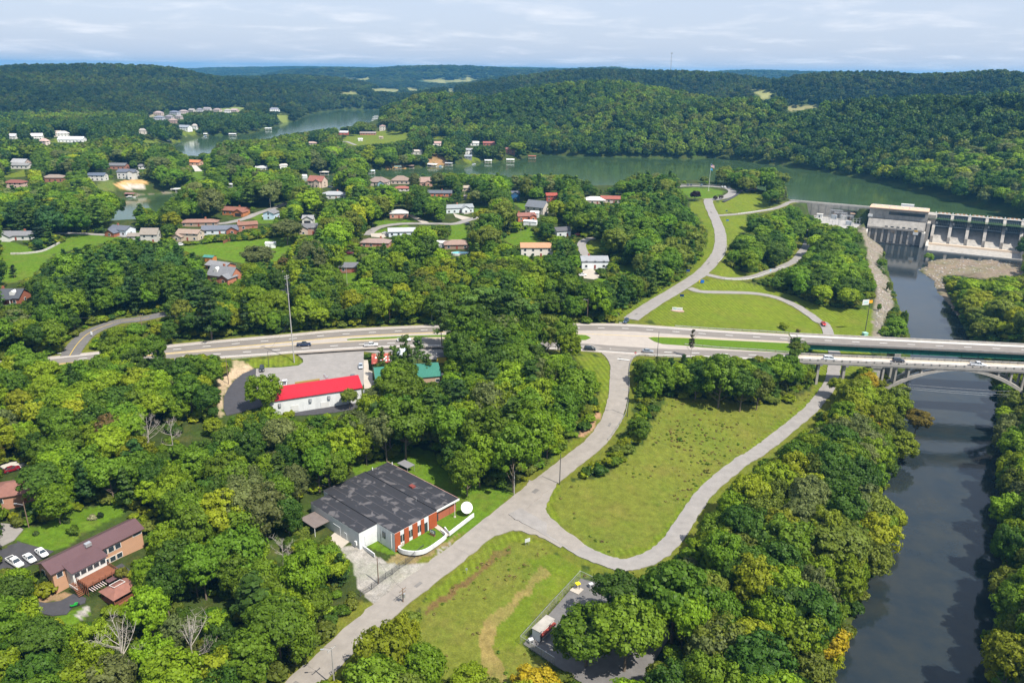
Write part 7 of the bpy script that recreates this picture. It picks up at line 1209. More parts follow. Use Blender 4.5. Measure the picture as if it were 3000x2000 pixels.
# powerhouse
dbox('powerhouse_block', 'concrete', 60, 104, 4, 27, -11, 6.2); rf = dbox('powerhouse_roof', 'objpaint', 59.6, 104.4, 11, 28.4, 6.2, 6.8, (.56, .38, .26))
for k in range(8): dbox('roof_ventilator', 'trim', 62.5 + 5.4 * k, 63.8 + 5.4 * k, 17, 18.4, 6.8, 7.5, None, rf)
for k in (1, 2): dbox('roof_joint', 'concrete_dark', 60 + 14.6 * k, 60.25 + 14.6 * k, 11, 28.45, 6.8, 6.86, None, rf)
wn_ = dbox('window_band', 'glass', 75, 102, 26.9, 27.12, 1.6, 4.2); [dbox('mullion', 'steel_dark', 75.6 + .9 * k, 75.7 + .9 * k, 27.12, 27.18, 1.6, 4.2, None, wn_) for k in range(30)]
dbox('upper_ledge', 'concrete', 60.5, 103.5, 27, 29.6, -4.3, -2.1); MB().prism([(-27.02, -2.1), (-29.6, -2.1), (-33.4, -8.2), (-33.4, -9.6), (-27.02, -9.6)], 60.5, 103.5, 'x').build('sloped_face', 'concrete', dm)
for k in range(30): dbox('ledge_bracket', 'concrete_dark', 61 + 1.42 * k, 61.2 + 1.42 * k, 29.6, 29.85, -3.6, -2.2)
for k in range(6): dbox('ledge_window', 'glass', 74 + 4.4 * k, 76.2 + 4.4 * k, 32.2, 33.2, -8.0, -6.9)
dbox('lower_wall', 'concrete_dark', 62, 103, 27, 31.5, -24, -9.6)
for k in range(9): MB().prism([(-31.5, -9.6), (-32.6, -9.6), (-33.8, -24), (-31.5, -24)], 62.4 + 4.9 * k, 63.9 + 4.9 * k, 'x').build('buttress', 'concrete', dm)
for u in (77, 92): dbox('draft_gate', 'objpaint', u, u + 6, 31.5, 31.8, -20, -12.2, (.3, .29, .28)); dbox('gate_lintel', 'objpaint', u - .2, u + 6.2, 31.5, 32.3, -12.2, -10.2, (.38, .30, .23))
dbox('end_buttress', 'concrete_pale', 102, 104.5, 27, 36, -24, -9.8); dbox('wet_band', 'steel_dark', 62, 104.6, 31.6, 34.2, -24, -20.6)
wsn = dbox('warning_sign', 'trim', 95.5, 99.5, 33.7, 33.9, -12.0, -9.6); dbox('warning_sign_top', 'objpaint', 96.4, 98.9, 33.72, 33.92, -9.5, -8.4, (.75, .4, .01))
dbox('gallery_block', 'concrete', 44, 60, 3, 9, -12, -3.4); dbox('gallery_roof', 'objpaint', 43.8, 60, 2.6, 9.4, -3.4, -3.0, (.6, .42, .3)); [dbox('gallery_door', 'steel_dark', 46 + 4.2 * k, 47.4 + 4.2 * k, 9, 9.1, -8.8, -6.4) for k in range(3)]; dbox('white_shed', 'trim', 59.5, 63, 27.5, 29, -1.2, .8)
dbox('intake_hoist', 'trim', 82, 92, -3, 0, 3, 7.4); dbox('intake_deck', 'concrete', 60, 110, -4, 11, -6, 2)
# spillway: five bays
dbox('spillway_bridge', 'concrete_pale', 104, 180, -2.5, 1.5, 1.1, 1.9)
SW = 12.5; u0 = 109.5
for k in range(6):
    uu = u0 + SW * k; MB().prism([(3, 1.1), (-4, 1.1), (-15, -8.0), (-19.5, -14), (-19.5, -20), (3, -20)], uu - 1.1, uu + 1.1, 'x').build('pier', 'concrete', dm)
    dbox('pier_light', 'trim', uu - .4, uu + .4, -.6, .2, 1.9, 3.3)
for k in range(5):
    a, b = u0 + SW * k + 1.12, u0 + SW * (k + 1) - 1.12
    MB().prism([(2, -8.5), (-1, -8.2), (-5, -9.6), (-10, -12.6), (-16, -16.4), (-22, -19), (-27, -19.6), (-27, -23), (2, -23)], a, b, 'x').build('spillway_chute', 'concrete', dm)
    gt = MB(); n = 8
    for i in range(n):
        t0, t1 = -.62 + 1.15 * i / n, -.62 + 1.15 * (i + 1) / n; R_ = 11.0; c0 = (-13.0 + 0, -3.6)
        P0, P1 = (c0[0] + R_ * math.cos(t0), c0[1] + R_ * math.sin(t0)), (c0[0] + R_ * math.cos(t1), c0[1] + R_ * math.sin(t1)); gt.add([(a, P0[0], P0[1]), (b, P0[0], P0[1]), (b, P1[0], P1[1]), (a, P1[0], P1[1])], [(0, 1, 2, 3)])
    g = gt.build('tainter_gate', 'objpaint', dm, (.10, .115, .14)); m_ = MB()
    for i in range(8): x = a + (b - a) * (i + .5) / 8; m_.box(x - .12, x + .12, -4.4, -3.9, -8.0, .2)
    for z in (-2.2, -5.2, -7.6): m_.box(a, b, -4.8, -4.4, z - .15, z + .15)
    for x in (a + 1.2, b - 1.2): m_.tube((x, -4.6, -2.5), (x, -13, -3.9), .22); m_.tube((x, -4.6, -7), (x, -13, -3.9), .22)
    m_.build('gate_arms', 'objpaint', g, (.30, .34, .38)); dbox('gate_walkway', 'objpaint', a, b, 12.4, 13.2, -6.6, -6.3, (.2, .24, .27)); dbox('walkway_box', 'trim', a + .1, a + 1.0, 8.4, 9.8, -5.2, -3.4)
    for i in range(3): dbox('hoist', 'trim', a + 2 + 3 * i, a + 2.9 + 3 * i, -1.6, -.6, 1.9, 2.9)
    dbox('hoist_rail', 'objpaint', a + .6, b - .6, -2.4, -2.1, 1.9, 2.8, (.55, .33, .2))
MB().prism([(-24, -23), (-24, -18.4), (-27.5, -18.4), (-28.5, -23)], 108.4, 172.4, 'x').build('end_sill', 'objpaint', dm, (.52, .42, .32)); MB().prism([(-28, -24), (-28, -19.8), (-46, -21.2), (-46, -24)], 107.6, 173, 'x').build('stilling_apron', 'concrete', dm); dbox('apron_lip', 'concrete_pale', 107.2, 173.4, 46, 47, -23.5, -20.6); dbox('training_wall', 'concrete_pale', 106.2, 108.3, 8, 47, -24, -17.5); dbox('training_wall', 'concrete', 172.5, 174.6, 0, 46, -24, -12)
dbox('right_abutment', 'concrete', 173, 190, -3, 4, -24, 2); dbox('divider_wall', 'concrete', 104.5, 107, 2, 26, -24, -3)
MB().prism([(-30, -9.2), (-48, -18), (-48, -24), (-30, -24)], 60.4, 61.6, 'x').build('bank_wall', 'concrete_pale', dm)
DW = lambda u, v, z: np.array([DO[0] + u * math.cos(DA) + v * math.sin(DA), DO[1] + u * math.sin(DA) - v * math.cos(DA), z])
keep_pts([DW(u, v, z) for u in (0, 60) for v, z in ((2.5, 2.5), (2.5, -8))]); keep_pts([DW(u, v, z) for u in (60, 104) for v, z in ((11, 7), (33, -20))]); keep_pts([DW(u, v, z) for u in (104, 176) for v, z in ((0, 2.5), (47, -20))])
# switchyard
def yard_thing(lab, u, v, kind, col=(.5, .52, .53)):
    p = DW(u, v, -9.0); r = empty({'tx': 'power_transformer', 'gantry': 'switchyard_gantry', 'bus': 'busbar_stand', 'hut': 'control_hut'}[kind], p, DA + rnd.uniform(-.05, .05)); top(r, lab, {'tx': 'transformer', 'gantry': 'gantry', 'bus': 'busbar stand', 'hut': 'hut'}[kind], 'switchyard equipment')
    if kind == 'tx': boxpart('tank', 'objpaint', r, (0, 0, 1.8), (3.4, 2.4, 3.4), 0, col); [boxpart('radiator', 'objpaint', r, (x, 0, 1.7), (.5, 2.8, 2.8), 0, tuple(c * .8 for c in col)) for x in (-2.1, 2.1)]; [MB().tube((x, 0, 3.5), (x, 0, 5.2), .16, .08).build('bushing', 'objpaint', r, (.35, .2, .15)) for x in (-1, 0, 1)]
    elif kind == 'gantry':
        for x in (-5, 5): b = MB(); [b.tube((x + a, c, 0), (x + a * .5, c * .5, 9), .09, n=4) for a in (-.6, .6) for c in (-.6, .6)]; b.build('lattice_leg', 'galvan', r)
        b = MB(); [b.tube((-5, c, 8.6 + d), (5, c, 8.6 + d), .09, n=4) for c in (-.3, .3) for d in (-.3, .4)]; b.build('lattice_beam', 'galvan', r); [MB().tube((x, 0, 6.9), (x, 0, 8.3), .12, n=5).build('insulator', 'objpaint', r, (.4, .3, .25)) for x in (-3, 0, 3)]
    elif kind == 'bus': [MB().tube((x, 0, 0), (x, 0, 3.2), .12, n=5).build('support', 'galvan', r) for x in (-2.5, 0, 2.5)]; [MB().tube((x, 0, 3.2), (x, 0, 4.4), .14, .08).build('insulator', 'objpaint', r, (.6, .58, .55)) for x in (-2.5, 0, 2.5)]; MB().tube((-3.4, 0, 4.4), (3.4, 0, 4.4), .1).build('busbar', 'galvan', r)
    else: boxpart('wall', 'trim', r, (0, 0, 1.5), (5, 3.4, 3)); boxpart('roof', 'objpaint', r, (0, 0, 3.1), (5.4, 3.8, .25), 0, (.6, .58, .55)); boxpart('door', 'steel_dark', r, (0, -1.72, 1), (1, .1, 2))
    keep_box(p, 0, -3, 3, -1, 1, 0, 5)
for i, (lab, u, v, k) in enumerate((('white control hut at the left of the switchyard', 19, 9, 'hut'), ('large grey transformer against the dam wall', 31, 9, 'tx'), ('second grey transformer right of the large one', 39, 10, 'tx'), ('low transformer in the front of the switchyard', 46, 34, 'tx'), ('lattice gantry nearest the dam wall', 33, 16, 'gantry'), ('lattice gantry in the middle of the switchyard', 38, 28, 'gantry'), ('lattice gantry at the front of the switchyard', 44, 40, 'gantry'), ('busbar stand left of the middle gantry', 27, 24, 'bus'), ('busbar stand right of the middle gantry', 51, 24, 'bus'), ('busbar stand at the right edge near the powerhouse', 55, 18, 'bus'), ('busbar stand in the front row', 36, 38, 'bus'), ('busbar stand beside the front transformer', 52, 36, 'bus'))): yard_thing(lab, u, v, k, (.42, .46, .5) if i % 2 else (.55, .55, .54))
# ---------------------------------------------------------------- overlook building and low walls
p = G(*hz('u', 730, 275)); house(0, 0, 12, 6, 3.2, -10, 'gable', (.5, .36, .28), (.55, .5, .45), 'small visitor shelter under the overlook trees', name='visitor_shelter', base=p, cat='shelter', keepit=False)
top(link('stone_wall', wallmesh(smooth([W(*hz('u', x, y), 10) for x, y in ((-20, 232), (100, 230), (250, 232), (400, 244), (520, 262))], 3), .8, .5), 'concrete_dark'), 'low dark wall round the outer edge of the overlook', 'wall')
top(link('stone_wall', wallmesh(smooth([G(*hz('u', x, y)) for x, y in ((690, 300), (760, 285), (830, 265))], 3), .9, .4), 'concrete_dark'), 'grey fence wall behind the overlook lawn', 'wall')
top(link('stone_wall', wallmesh(smooth([G(*hz('d', x, y)) for x, y in ((100, 1085), (230, 1080), (390, 1060), (500, 1010), (570, 968))], 3), 1.0, .6), 'stone', None, (.42, .4, .37)), 'curved pale stone wall on the hill lawn', 'wall')
top(link('wooden_fence', wallmesh(smooth([G(*hz('e', x, y)) for x, y in ((170, 985), (240, 955), (340, 920))], 3), 1.7, .1), 'deckwood'), 'red-brown board fence above the green yard', 'fence')
top(link('garden_wall', wallmesh(smooth([G(*hz('f', x, y)) for x, y in ((440, 690), (500, 715), (565, 700), (540, 675))], 3), .9, .3), 'concrete_pale'), 'white garden wall in front of the grey-roofed blue-white house', 'wall')
sp_ = struct(ribbon('mulch_path', wl(zz('u', (440, 412, 9.75), (520, 378, 9.9), (580, 345, 9.9), (625, 310, 9.9), (640, 290, 9.9), (600, 275, 9.95))), -1.2, 1.2, 'asphalt_new', .05))
# ================================================================== TREES
def leaf_material(name, transl=.45, vary=.24, inst=False):
    m = bpy.data.materials.new(name); m.use_nodes = True; t = m.node_tree; b = t.nodes['Principled BSDF']; out = t.nodes['Material Output']
    b.inputs['Roughness'].default_value = .55; b.inputs['Specular IOR Level'].default_value = .25
    oi = nd(t, 'ShaderNodeObjectInfo'); at = nd(t, 'ShaderNodeAttribute', attribute_name='tone')
    hs_ = nd(t, 'ShaderNodeHueSaturation')
    if inst:
        ia = nd(t, 'ShaderNodeAttribute', attribute_name='tint', attribute_type='INSTANCER'); t.links.new(ia.outputs['Color'], hs_.inputs['Color'])
    else: t.links.new(oi.outputs['Color'], hs_.inputs['Color'])
    a = nd(t, 'ShaderNodeMapRange'); a.inputs[3].default_value = .5 - vary * .07; a.inputs[4].default_value = .5 + vary * .04; t.links.new(oi.outputs['Random'], a.inputs[0]); t.links.new(a.outputs[0], hs_.inputs['Hue'])
    v = nd(t, 'ShaderNodeMapRange'); v.inputs[3].default_value = .7; v.inputs[4].default_value = 1.32; t.links.new(at.outputs['Fac'], v.inputs[0])
    mm = nd(t, 'ShaderNodeMath', operation='MULTIPLY_ADD'); t.links.new(oi.outputs['Random'], mm.inputs[0]); mm.inputs[1].default_value = 7.31; mm.inputs[2].default_value = .17
    fr = nd(t, 'ShaderNodeMath', operation='FRACT'); t.links.new(mm.outputs[0], fr.inputs[0])
    v2 = nd(t, 'ShaderNodeMapRange'); v2.inputs[3].default_value = 1 - vary; v2.inputs[4].default_value = 1 + vary; t.links.new(fr.outputs[0], v2.inputs[0])
    ml = nd(t, 'ShaderNodeMath', operation='MULTIPLY'); t.links.new(v.outputs[0], ml.inputs[0]); t.links.new(v2.outputs[0], ml.inputs[1]); t.links.new(ml.outputs[0], hs_.inputs['Value'])
    t.links.new(hs_.outputs[0], b.inputs['Base Color'])
    tr = nd(t, 'ShaderNodeBsdfTranslucent'); t.links.new(hs_.outputs[0], tr.inputs[0]); mx_ = nd(t, 'ShaderNodeMixShader'); mx_.inputs[0].default_value = transl
    t.links.new(b.outputs[0], mx_.inputs[1]); t.links.new(tr.outputs[0], mx_.inputs[2]); t.links.new(mx_.outputs[0], out.inputs[0])
    MATS[name] = m; return m
leaf_material('leaf'); leaf_material('leaf_wood', inst=True)
def rand_dir(g, n):
    v = g.normal(size=(n, 3)); return v / np.linalg.norm(v, axis=1)[:, None]
def leaves_mesh(C, N, size, g, tone, aspect=1.0, fold=True):
    """quads at centres C with normals N"""
    n = len(C); u = np.cross(N, rand_dir(g, n)); u /= np.linalg.norm(u, axis=1)[:, None] + 1e-9; v = np.cross(N, u)
    s = (size * g.uniform(.6, 1.35, n))[:, None]; a = s * aspect
    V = np.stack([C - u * s * .5 - v * a * .5, C + u * s * .5 - v * a * .5 * g.uniform(.5, 1, (n, 1)), C + u * s * .5 + v * a * .5, C - u * s * .5 * g.uniform(.4, 1, (n, 1)) + v * a * .5], 1)
    V[:, 1] += N * s * .18; V[:, 3] += N * s * .12
    me = bpy.data.meshes.new('crown'); me.vertices.add(4 * n); me.vertices.foreach_set('co', V.reshape(-1).astype(np.float32))
    me.loops.add(4 * n); me.loops.foreach_set('vertex_index', np.arange(4 * n, dtype=np.int32)); me.polygons.add(n)
    me.polygons.foreach_set('loop_start', np.arange(0, 4 * n, 4, dtype=np.int32)); me.polygons.foreach_set('loop_total', np.full(n, 4, np.int32)); me.update(calc_edges=True)
    at = me.attributes.new('tone', 'FLOAT', 'FACE'); at.data.foreach_set('value', tone.astype(np.float32)); me.materials.append(MATS['leaf'])
    return me
def broad_crown(seed, nclump, nleaf, size, H=15.0, R=5.2, low=.22, dome=1.0):
    g = np.random.default_rng(seed); C = []; N = []; T = []
    zc = H * (low + (1 - low) * .5); hz_ = H * (1 - low) * .5
    # a few big limbs' worth of sub-domes give an uneven outline
    nb = 7; bd = rand_dir(g, nb); bd[:, 2] = np.abs(bd[:, 2]) * .9 - .25
    for k in range(nclump):
        if k < nclump * .75:
            d = bd[g.integers(nb)] + rand_dir(g, 1)[0] * .62; d /= np.linalg.norm(d); rad = g.uniform(.62, 1.0)
        else: d = rand_dir(g, 1)[0]; rad = g.uniform(.35, .95)
        if d[2] < -.55: d[2] *= -.4
        c = np.array([d[0] * R * rad, d[1] * R * rad, zc + d[2] * hz_ * rad * dome])
        cr_ = R * g.uniform(*((.11, .25) if nclump > 90 else (.17, .32)))
        nn = max(4, int(nleaf * g.uniform(.6, 1.3)))
        dd = rand_dir(g, nn); dd[:, 2] += .28; dd /= np.linalg.norm(dd, axis=1)[:, None]
        pos = c + dd * cr_ * g.uniform(.65, 1.1, (nn, 1)) * np.array([1.1, 1.1, .8])
        nm = dd * .8 + d * .35 + rand_dir(g, nn) * .55; nm /= np.linalg.norm(nm, axis=1)[:, None]
        C.append(pos); N.append(nm); T.append(np.clip(.5 + g.normal(0, .12) + g.normal(0, .2, nn), 0, 1))
    C = np.vstack(C); C[:, 2] = np.minimum(C[:, 2], H * 1.02)
    return leaves_mesh(C, np.vstack(N), size, g, np.concatenate(T))
def pine_crown(seed, nwh, nleaf, size, H=17.0, R=3.8, low=.25, flat=.5, top_=.15):
    g = np.random.default_rng(seed); C = []; N = []; T = []
    for k in range(nwh):
        f = (k + g.uniform(0, .8)) / nwh; z = H * (low + (1 - low) * f)
        rmax = R * ((1 - f) ** .75 * (1 - top_) + top_) * g.uniform(.75, 1.1)
        for a in range(int(g.integers(4, 7))):
            th = g.uniform(0, 2 * math.pi); L = rmax * g.uniform(.6, 1.1)
            for q in range(3):
                rr_ = L * (.35 + .32 * q); c = np.array([math.cos(th) * rr_, math.sin(th) * rr_, z + .25 * rr_ * (.4 - .3 * (1 - f))])
                n = max(3, int(nleaf * g.uniform(.6, 1.2))); dd = rand_dir(g, n)
                pos = c + dd * np.array([1, 1, flat]) * (.5 + .17 * L) * g.uniform(.4, 1.0, (n, 1))
                nm = dd * .5 + np.array([math.cos(th) * .3, math.sin(th) * .3, .6]) + rand_dir(g, n) * .6; nm /= np.linalg.norm(nm, axis=1)[:, None]
                C.append(pos); N.append(nm); T.append(np.clip(.45 + g.normal(0, .1) + g.normal(0, .2, n), 0, 1))
    return leaves_mesh(np.vstack(C), np.vstack(N), size, g, np.concatenate(T), .6)
def trunk_mesh(seed, H, r, spread, n=7, fork=.3, bare=False, twigs=0):
    g = random.Random(seed); b = MB(); p = np.array([0, 0, -1.0]); lean = np.array([g.uniform(-.06, .06), g.uniform(-.06, .06), 1])
    pts = [p + lean * (H * .8 + 1) * t for t in (0, .3, .6, 1)]
    for i in range(3): b.tube(pts[i], pts[i + 1], r * (1 - .28 * i), r * (1 - .28 * (i + 1)), 7)
    for i in range(n):
        t = fork + (1 - fork) * g.random() * .85; o = np.array([0, 0, -1.0]) + lean * (H * .8 + 1) * t; th = g.uniform(0, 6.28); L = spread * g.uniform(.5, 1) * (1.15 - .5 * t)
        e = o + np.array([math.cos(th) * L, math.sin(th) * L, L * g.uniform(.5, 1.0)]); m_ = (o + e) / 2 + np.array([0, 0, -.08 * L])
        b.tube(o, m_, r * .45 * (1.1 - t * .6), r * .3 * (1.1 - t * .6), 5); b.tube(m_, e, r * .3 * (1.1 - t * .6), r * .1, 5)
        for k in range(twigs):
            s = m_ + (e - m_) * g.random(); f = s + np.array([g.uniform(-1, 1), g.uniform(-1, 1), g.uniform(.1, 1)]) * L * .4; b.tube(s, f, r * .12, r * .03, 4)
            for k2 in range(2): s2 = s + (f - s) * g.uniform(.3, .9); b.tube(s2, s2 + np.array([g.uniform(-1, 1), g.uniform(-1, 1), g.uniform(0, 1)]) * L * .22, r * .06, r * .02, 3)
    me = b.mesh(); me.materials.append(MATS['deadwood' if bare else 'bark']); return me
BR_HI = [broad_crown(100 + i, 150, 62, .44, 15, 5.4, (.16, .22, .28, .12, .2, .3)[i], (1, 1.1, .95, 1, 1.05, .9)[i]) for i in range(6)]
BR_TR = [trunk_mesh(200 + i, 11, .34, 4.2, 7) for i in range(3)]
PI_HI = [pine_crown(300 + i, 11, 13, .75, 17, 3.9, (.2, .3, .12)[i], .5, .16) for i in range(3)]
PY_HI = [pine_crown(320 + i, 8, 26, .62, 17, 4.4, .38, .7, .4) for i in range(2)]         # high-crowned pines with bare stems
PI_TR = [trunk_mesh(230 + i, 19, .26, 1.6, 4, .5) for i in range(2)]
SH_HI = [broad_crown(400 + i, 34, 40, .5, 3.2, 2.1, .02) for i in range(3)]
DEAD = [trunk_mesh(500 + i, 15, .25, 5.0, 12, .3, True, 9) for i in range(4)]
BR_LO = [broad_crown(600 + i, 46, 15, 1.45, 15, 5.6, .15) for i in range(4)]
PI_LO = [pine_crown(620, 7, 4, 1.5, 17, 3.9, .12, .5)]
# palette of foliage colours (reflectance)
PAL = {'deep': (0.066, 0.135, 0.012), 'mid': (0.119, 0.211, 0.012), 'bright': (0.185, 0.286, 0.011), 'yellow': (0.237, 0.286, 0.012), 'olive': (0.149, 0.192, 0.022), 'grey': (0.138, 0.171, 0.048), 'gold': (0.363, 0.265, 0.012), 'rust': (0.182, 0.135, 0.040), 'blue': (0.048, 0.113, 0.026)}
PALN = {'deep': 'deep green', 'mid': 'mid green', 'bright': 'bright green', 'yellow': 'yellow-green', 'olive': 'olive', 'grey': 'grey-green', 'gold': 'golden yellow', 'rust': 'rusty brown', 'blue': 'blue-green'}
# ---- keep-open raster: roads, pads, lawns, water, buildings
K = np.zeros((RH, RW), bool)
for kind, c, poly in ZONES: raster(poly, K)
for nm, poly, z, m in PADS:
    if nm not in ('switchyard_pad', 'street_apron'): raster(poly, K)
def keep_line(L, half):
    L = np.asarray(L); d = np.gradient(L[:, :2], axis=0); d /= np.linalg.norm(d, axis=1)[:, None] + 1e-9; n = np.stack([d[:, 1], -d[:, 0], 0 * d[:, 0]], 1)
    a = [PX(p) for p in L - n * half]; b = [PX(p) for p in L + n * half]
    for i in range(len(a) - 1): raster([a[i], a[i + 1], b[i + 1], b[i]], K)
for nm, pts, wd, m in ROADS:
  if nm != 'stub_street': keep_line(wl(pts), wd / 2 + (2.2 if nm in ('lower_road', 'park_road', 'loop_road') else .8))
raster(zz('.', (446, 1008), (600, 990), (842, 970), (1015, 955), (1280, 944), (1300, 1030), (1078, 1026), (871, 1040), (664, 1050), (600, 1036), (485, 1036)), K); raster(zz('.', (1560, 944), (1803, 944), (1975, 952), (2320, 975), (2326, 1040), (1943, 1046), (1800, 1036), (1600, 1026)), K); raster(zz('.', (100, 1046), (170, 1035), (290, 1024), (300, 1036), (200, 1062), (160, 1066)), K)
WV = zz('d', (1185, 560), (1300, 545), (1590, 528), (1540, 600), (1480, 640), (1440, 690), (1330, 640), (1200, 630)), zz('d', (970, 790), (1180, 715), (1250, 760), (1150, 780)), zz('e', (1130, 372), (1190, 365), (1200, 400), (1140, 400)), zz('e', (1430, 335), (1520, 335), (1900, 310), (2195, 290)) + zz('f', (350, 275), (900, 235), (1110, 165), (1200, 150), (1600, 190), (2195, 185)) + zz('g', (900, 30), (1200, 80), (1600, 150), (2195, 210)) + zz('h', (1000, 140), (1600, 290), (2190, 452), (2140, 440), (1380, 385), (1320, 360), (800, 320), (400, 290), (150, 270)) + zz('g', (1600, 395), (1570, 320), (1560, 200), (1420, 120), (1300, 150), (1000, 140), (900, 230), (780, 260), (600, 240), (560, 160), (470, 180), (200, 190)) + zz('f', (2060, 350), (1900, 420), (1820, 470), (1720, 470), (1640, 400), (1460, 350), (1150, 345), (920, 365), (700, 340), (560, 340), (200, 330), (0, 340)), zz('a', (1195, 1000), (1300, 975), (1420, 940), (1750, 920), (1960, 855), (2100, 805), (2200, 780), (2352, 760), (2620, 765), (2600, 860), (2480, 830), (2400, 870), (2200, 890), (2050, 915), (1950, 925), (1820, 960), (1700, 960), (1500, 970), (1450, 1060), (1400, 1050), (1330, 1070), (1200, 1040))
for poly in WV: raster(poly, K)
RVIS = zz('h', (905, 700), (950, 900), (1000, 1080), (1040, 1230), (1110, 1420), (1145, 1560)) + zz('.', (2672, 1120), (2660, 1200), (2700, 1240), (2720, 1300), (2640, 1400), (2615, 1460), (2680, 1560), (2620, 1660), (2600, 1720), (2570, 1790), (2512, 1880), (2480, 1950), (2460, 2000), (2850, 2000), (2815, 1890), (2870, 1640), (2866, 1530), (2887, 1345), (2850, 1200), (2840, 1100), (2800, 960), (2770, 890), (2735, 820), (2690, 792), (2713, 735))
raster(RVIS, K)
for poly in KEEP: raster(poly, K)
# hidden water and pavement never grow trees either (tested on the plan)
PLAN_NO = [res_a, res_b, riv]
ROADLINES = [(wl(pts), wd / 2 + 1.2) for nm, pts, wd, m in ROADS]
def plan_ok(X, Y):
    ok = np.ones(len(X), bool)
    for P in PLAN_NO: ok &= ~inpoly(P, X, Y)
    u = (X - 261) * .877 - (Y - 702) * .481; v = -(X - 261) * .481 - (Y - 702) * .877
    ok &= ~((u > -2) & (u < 176) & (v > -8) & (v < 50))
    hp = np.vstack([hn, hs[::-1]]); ok &= ~inpoly(hp, X, Y)
    for nm, poly, z, m in PADS: ok &= ~inpoly(np.array([W(p[0], p[1], z) for p in poly]), X, Y)
    for L, hw_ in ROADLINES:
        q = np.nonzero((X > L[:, 0].min() - 8) & (X < L[:, 0].max() + 8) & (Y > L[:, 1].min() - 8) & (Y < L[:, 1].max() + 8))[0]
        if len(q):
            d = np.full(len(q), 99.0)
            for a, b in zip(L[:-1], L[1:]): d = np.minimum(d, segdist(a, b, X[q], Y[q])[0])
            ok[q[d < hw_]] = False
    return ok
def integral(Kb):
    I = np.zeros((RH + 1, RW + 1), np.int32); I[1:, 1:] = np.cumsum(np.cumsum(Kb.astype(np.int32), 0), 1); return I
KI = integral(K)
def overlap(X, Y, Z, h, wd, low=.18):
    """share of a crown's outline that would hide a kept-open part"""
    cx, c1 = PX(np.stack([X, Y, Z + h * .98], 1)); _, c0 = PX(np.stack([X, Y, Z + h * low], 1)); D = np.hypot(np.hypot(X, Y), CAM_H)
    hw_ = wd * .40 * FOC / D
    x0 = np.clip((cx - hw_) / 2, 0, RW).astype(int); x1 = np.clip((cx + hw_) / 2 + 1, 0, RW).astype(int); y0 = np.clip(c1 / 2, 0, RH).astype(int); y1 = np.clip(c0 / 2 + 1, 0, RH).astype(int)
    a = np.maximum((x1 - x0) * (y1 - y0), 1)
    return (KI[y1, x1] - KI[y0, x1] - KI[y1, x0] + KI[y0, x0]) / a
def view_ok(X, Y, Z, mx=260, top_=-200, bot=2350):
    px, py = PX(np.stack([X, Y, Z], 1)); return (px > -mx) & (px < 3000 + mx) & (py > top_) & (py < bot) & (Y > 60)
def jitter_grid(x0, x1, y0, y1, s):
    a, b = np.meshgrid(np.arange(x0, x1, s), np.arange(y0, y1, s)); a = a.ravel() + NR.uniform(-.42, .42, a.size) * s; b = b.ravel() + NR.uniform(-.42, .42, b.size) * s; return a, b
# regions (photo outline -> label phrase, colour weights, pine share, height)
REG = [
 (zz('.', (1640, 1300), (3000, 1300), (3000, 2000), (1500, 2000), (1500, 1700), (1900, 1640), (2050, 1450), (2300, 1250)), 'on the bank between the loop road and the river', dict(mid=4, deep=2.5, bright=3, olive=2.5, grey=1.5, yellow=2), 0, 15),
 (zz('.', (2740, 780), (3300, 780), (3300, 2100), (2860, 2100)), 'on the far bank of the river', dict(olive=4, yellow=3.5, mid=2, bright=3), 0, 12),
 (zz('.', (2340, 1080), (2760, 1080), (2760, 1420), (2300, 1420)), 'beside the river below the arch bridge', dict(yellow=5, gold=.5, olive=3, bright=2), 0, 14),
 (zz('.', (1830, 1010), (2400, 1010), (2400, 1190), (1830, 1190)), 'on the embankment between the meadow and the highway', dict(mid=3, bright=3, deep=3), .1, 13),
 (zz('.', (1780, 1050), (2000, 1050), (1950, 1250), (1780, 1400), (1640, 1480), (1600, 1400), (1740, 1290), (1800, 1200)), 'along the guardrail above the meadow', dict(yellow=3, bright=4, mid=1), 0, 5),
 (zz('.', (1080, 1000), (1760, 1000), (1760, 1250), (1480, 1430), (1080, 1330)), 'in the wood between the shops and the lower road', dict(mid=5, bright=4, deep=2.5, grey=.8), .25, 18),
 (zz('.', (0, 1060), (680, 1060), (620, 1220), (600, 1500), (0, 1500)), 'in the wood below the highway left of the parking lot', dict(bright=5, yellow=1.5, mid=5, deep=2, grey=.8, rust=.2), .05, 13),
 (zz('.', (500, 1180), (1100, 1180), (1100, 1400), (900, 1600), (500, 1600)), 'in the wood between the red-roofed shop and the flat-roofed building', dict(mid=4, deep=3, bright=3, grey=1, rust=.15, yellow=.6), .05, 14),
 (zz('.', (0, 1450), (1100, 1450), (1100, 2000), (0, 2000)), 'in the wood around the purple-roofed house', dict(bright=5, mid=5, yellow=1, deep=2.5, grey=.8), .03, 14),
 (zz('.', (2080, 620), (2640, 620), (2700, 980), (2080, 920)), 'on the slope between the park road and the switchyard', dict(mid=4, bright=2, deep=3, olive=1), 0, 14),
 (zz('.', (1640, 560), (2120, 560), (2060, 800), (1850, 940), (1640, 940)), 'beside the park road', dict(mid=3, deep=4, olive=1.5), .35, 16),
 (zz('.', (0, 660), (700, 660), (650, 960), (0, 1010)), 'among the hillside houses at the left', dict(deep=4, mid=4, blue=2), .45, 16),
 (zz('.', (0, 880), (1850, 780), (1850, 960), (0, 1010)), 'behind the highway', dict(bright=4, mid=4, yellow=2, deep=2, olive=1), .12, 14),
 (zz('.', (0, 380), (3000, 380), (3000, 1000), (0, 1000)), 'among the neighbourhood houses', dict(deep=4, mid=4, bright=1.5, olive=1.5, grey=1.5, yellow=.5), .12, 18),
]
REGM = [raster(r[0]) for r in REG]
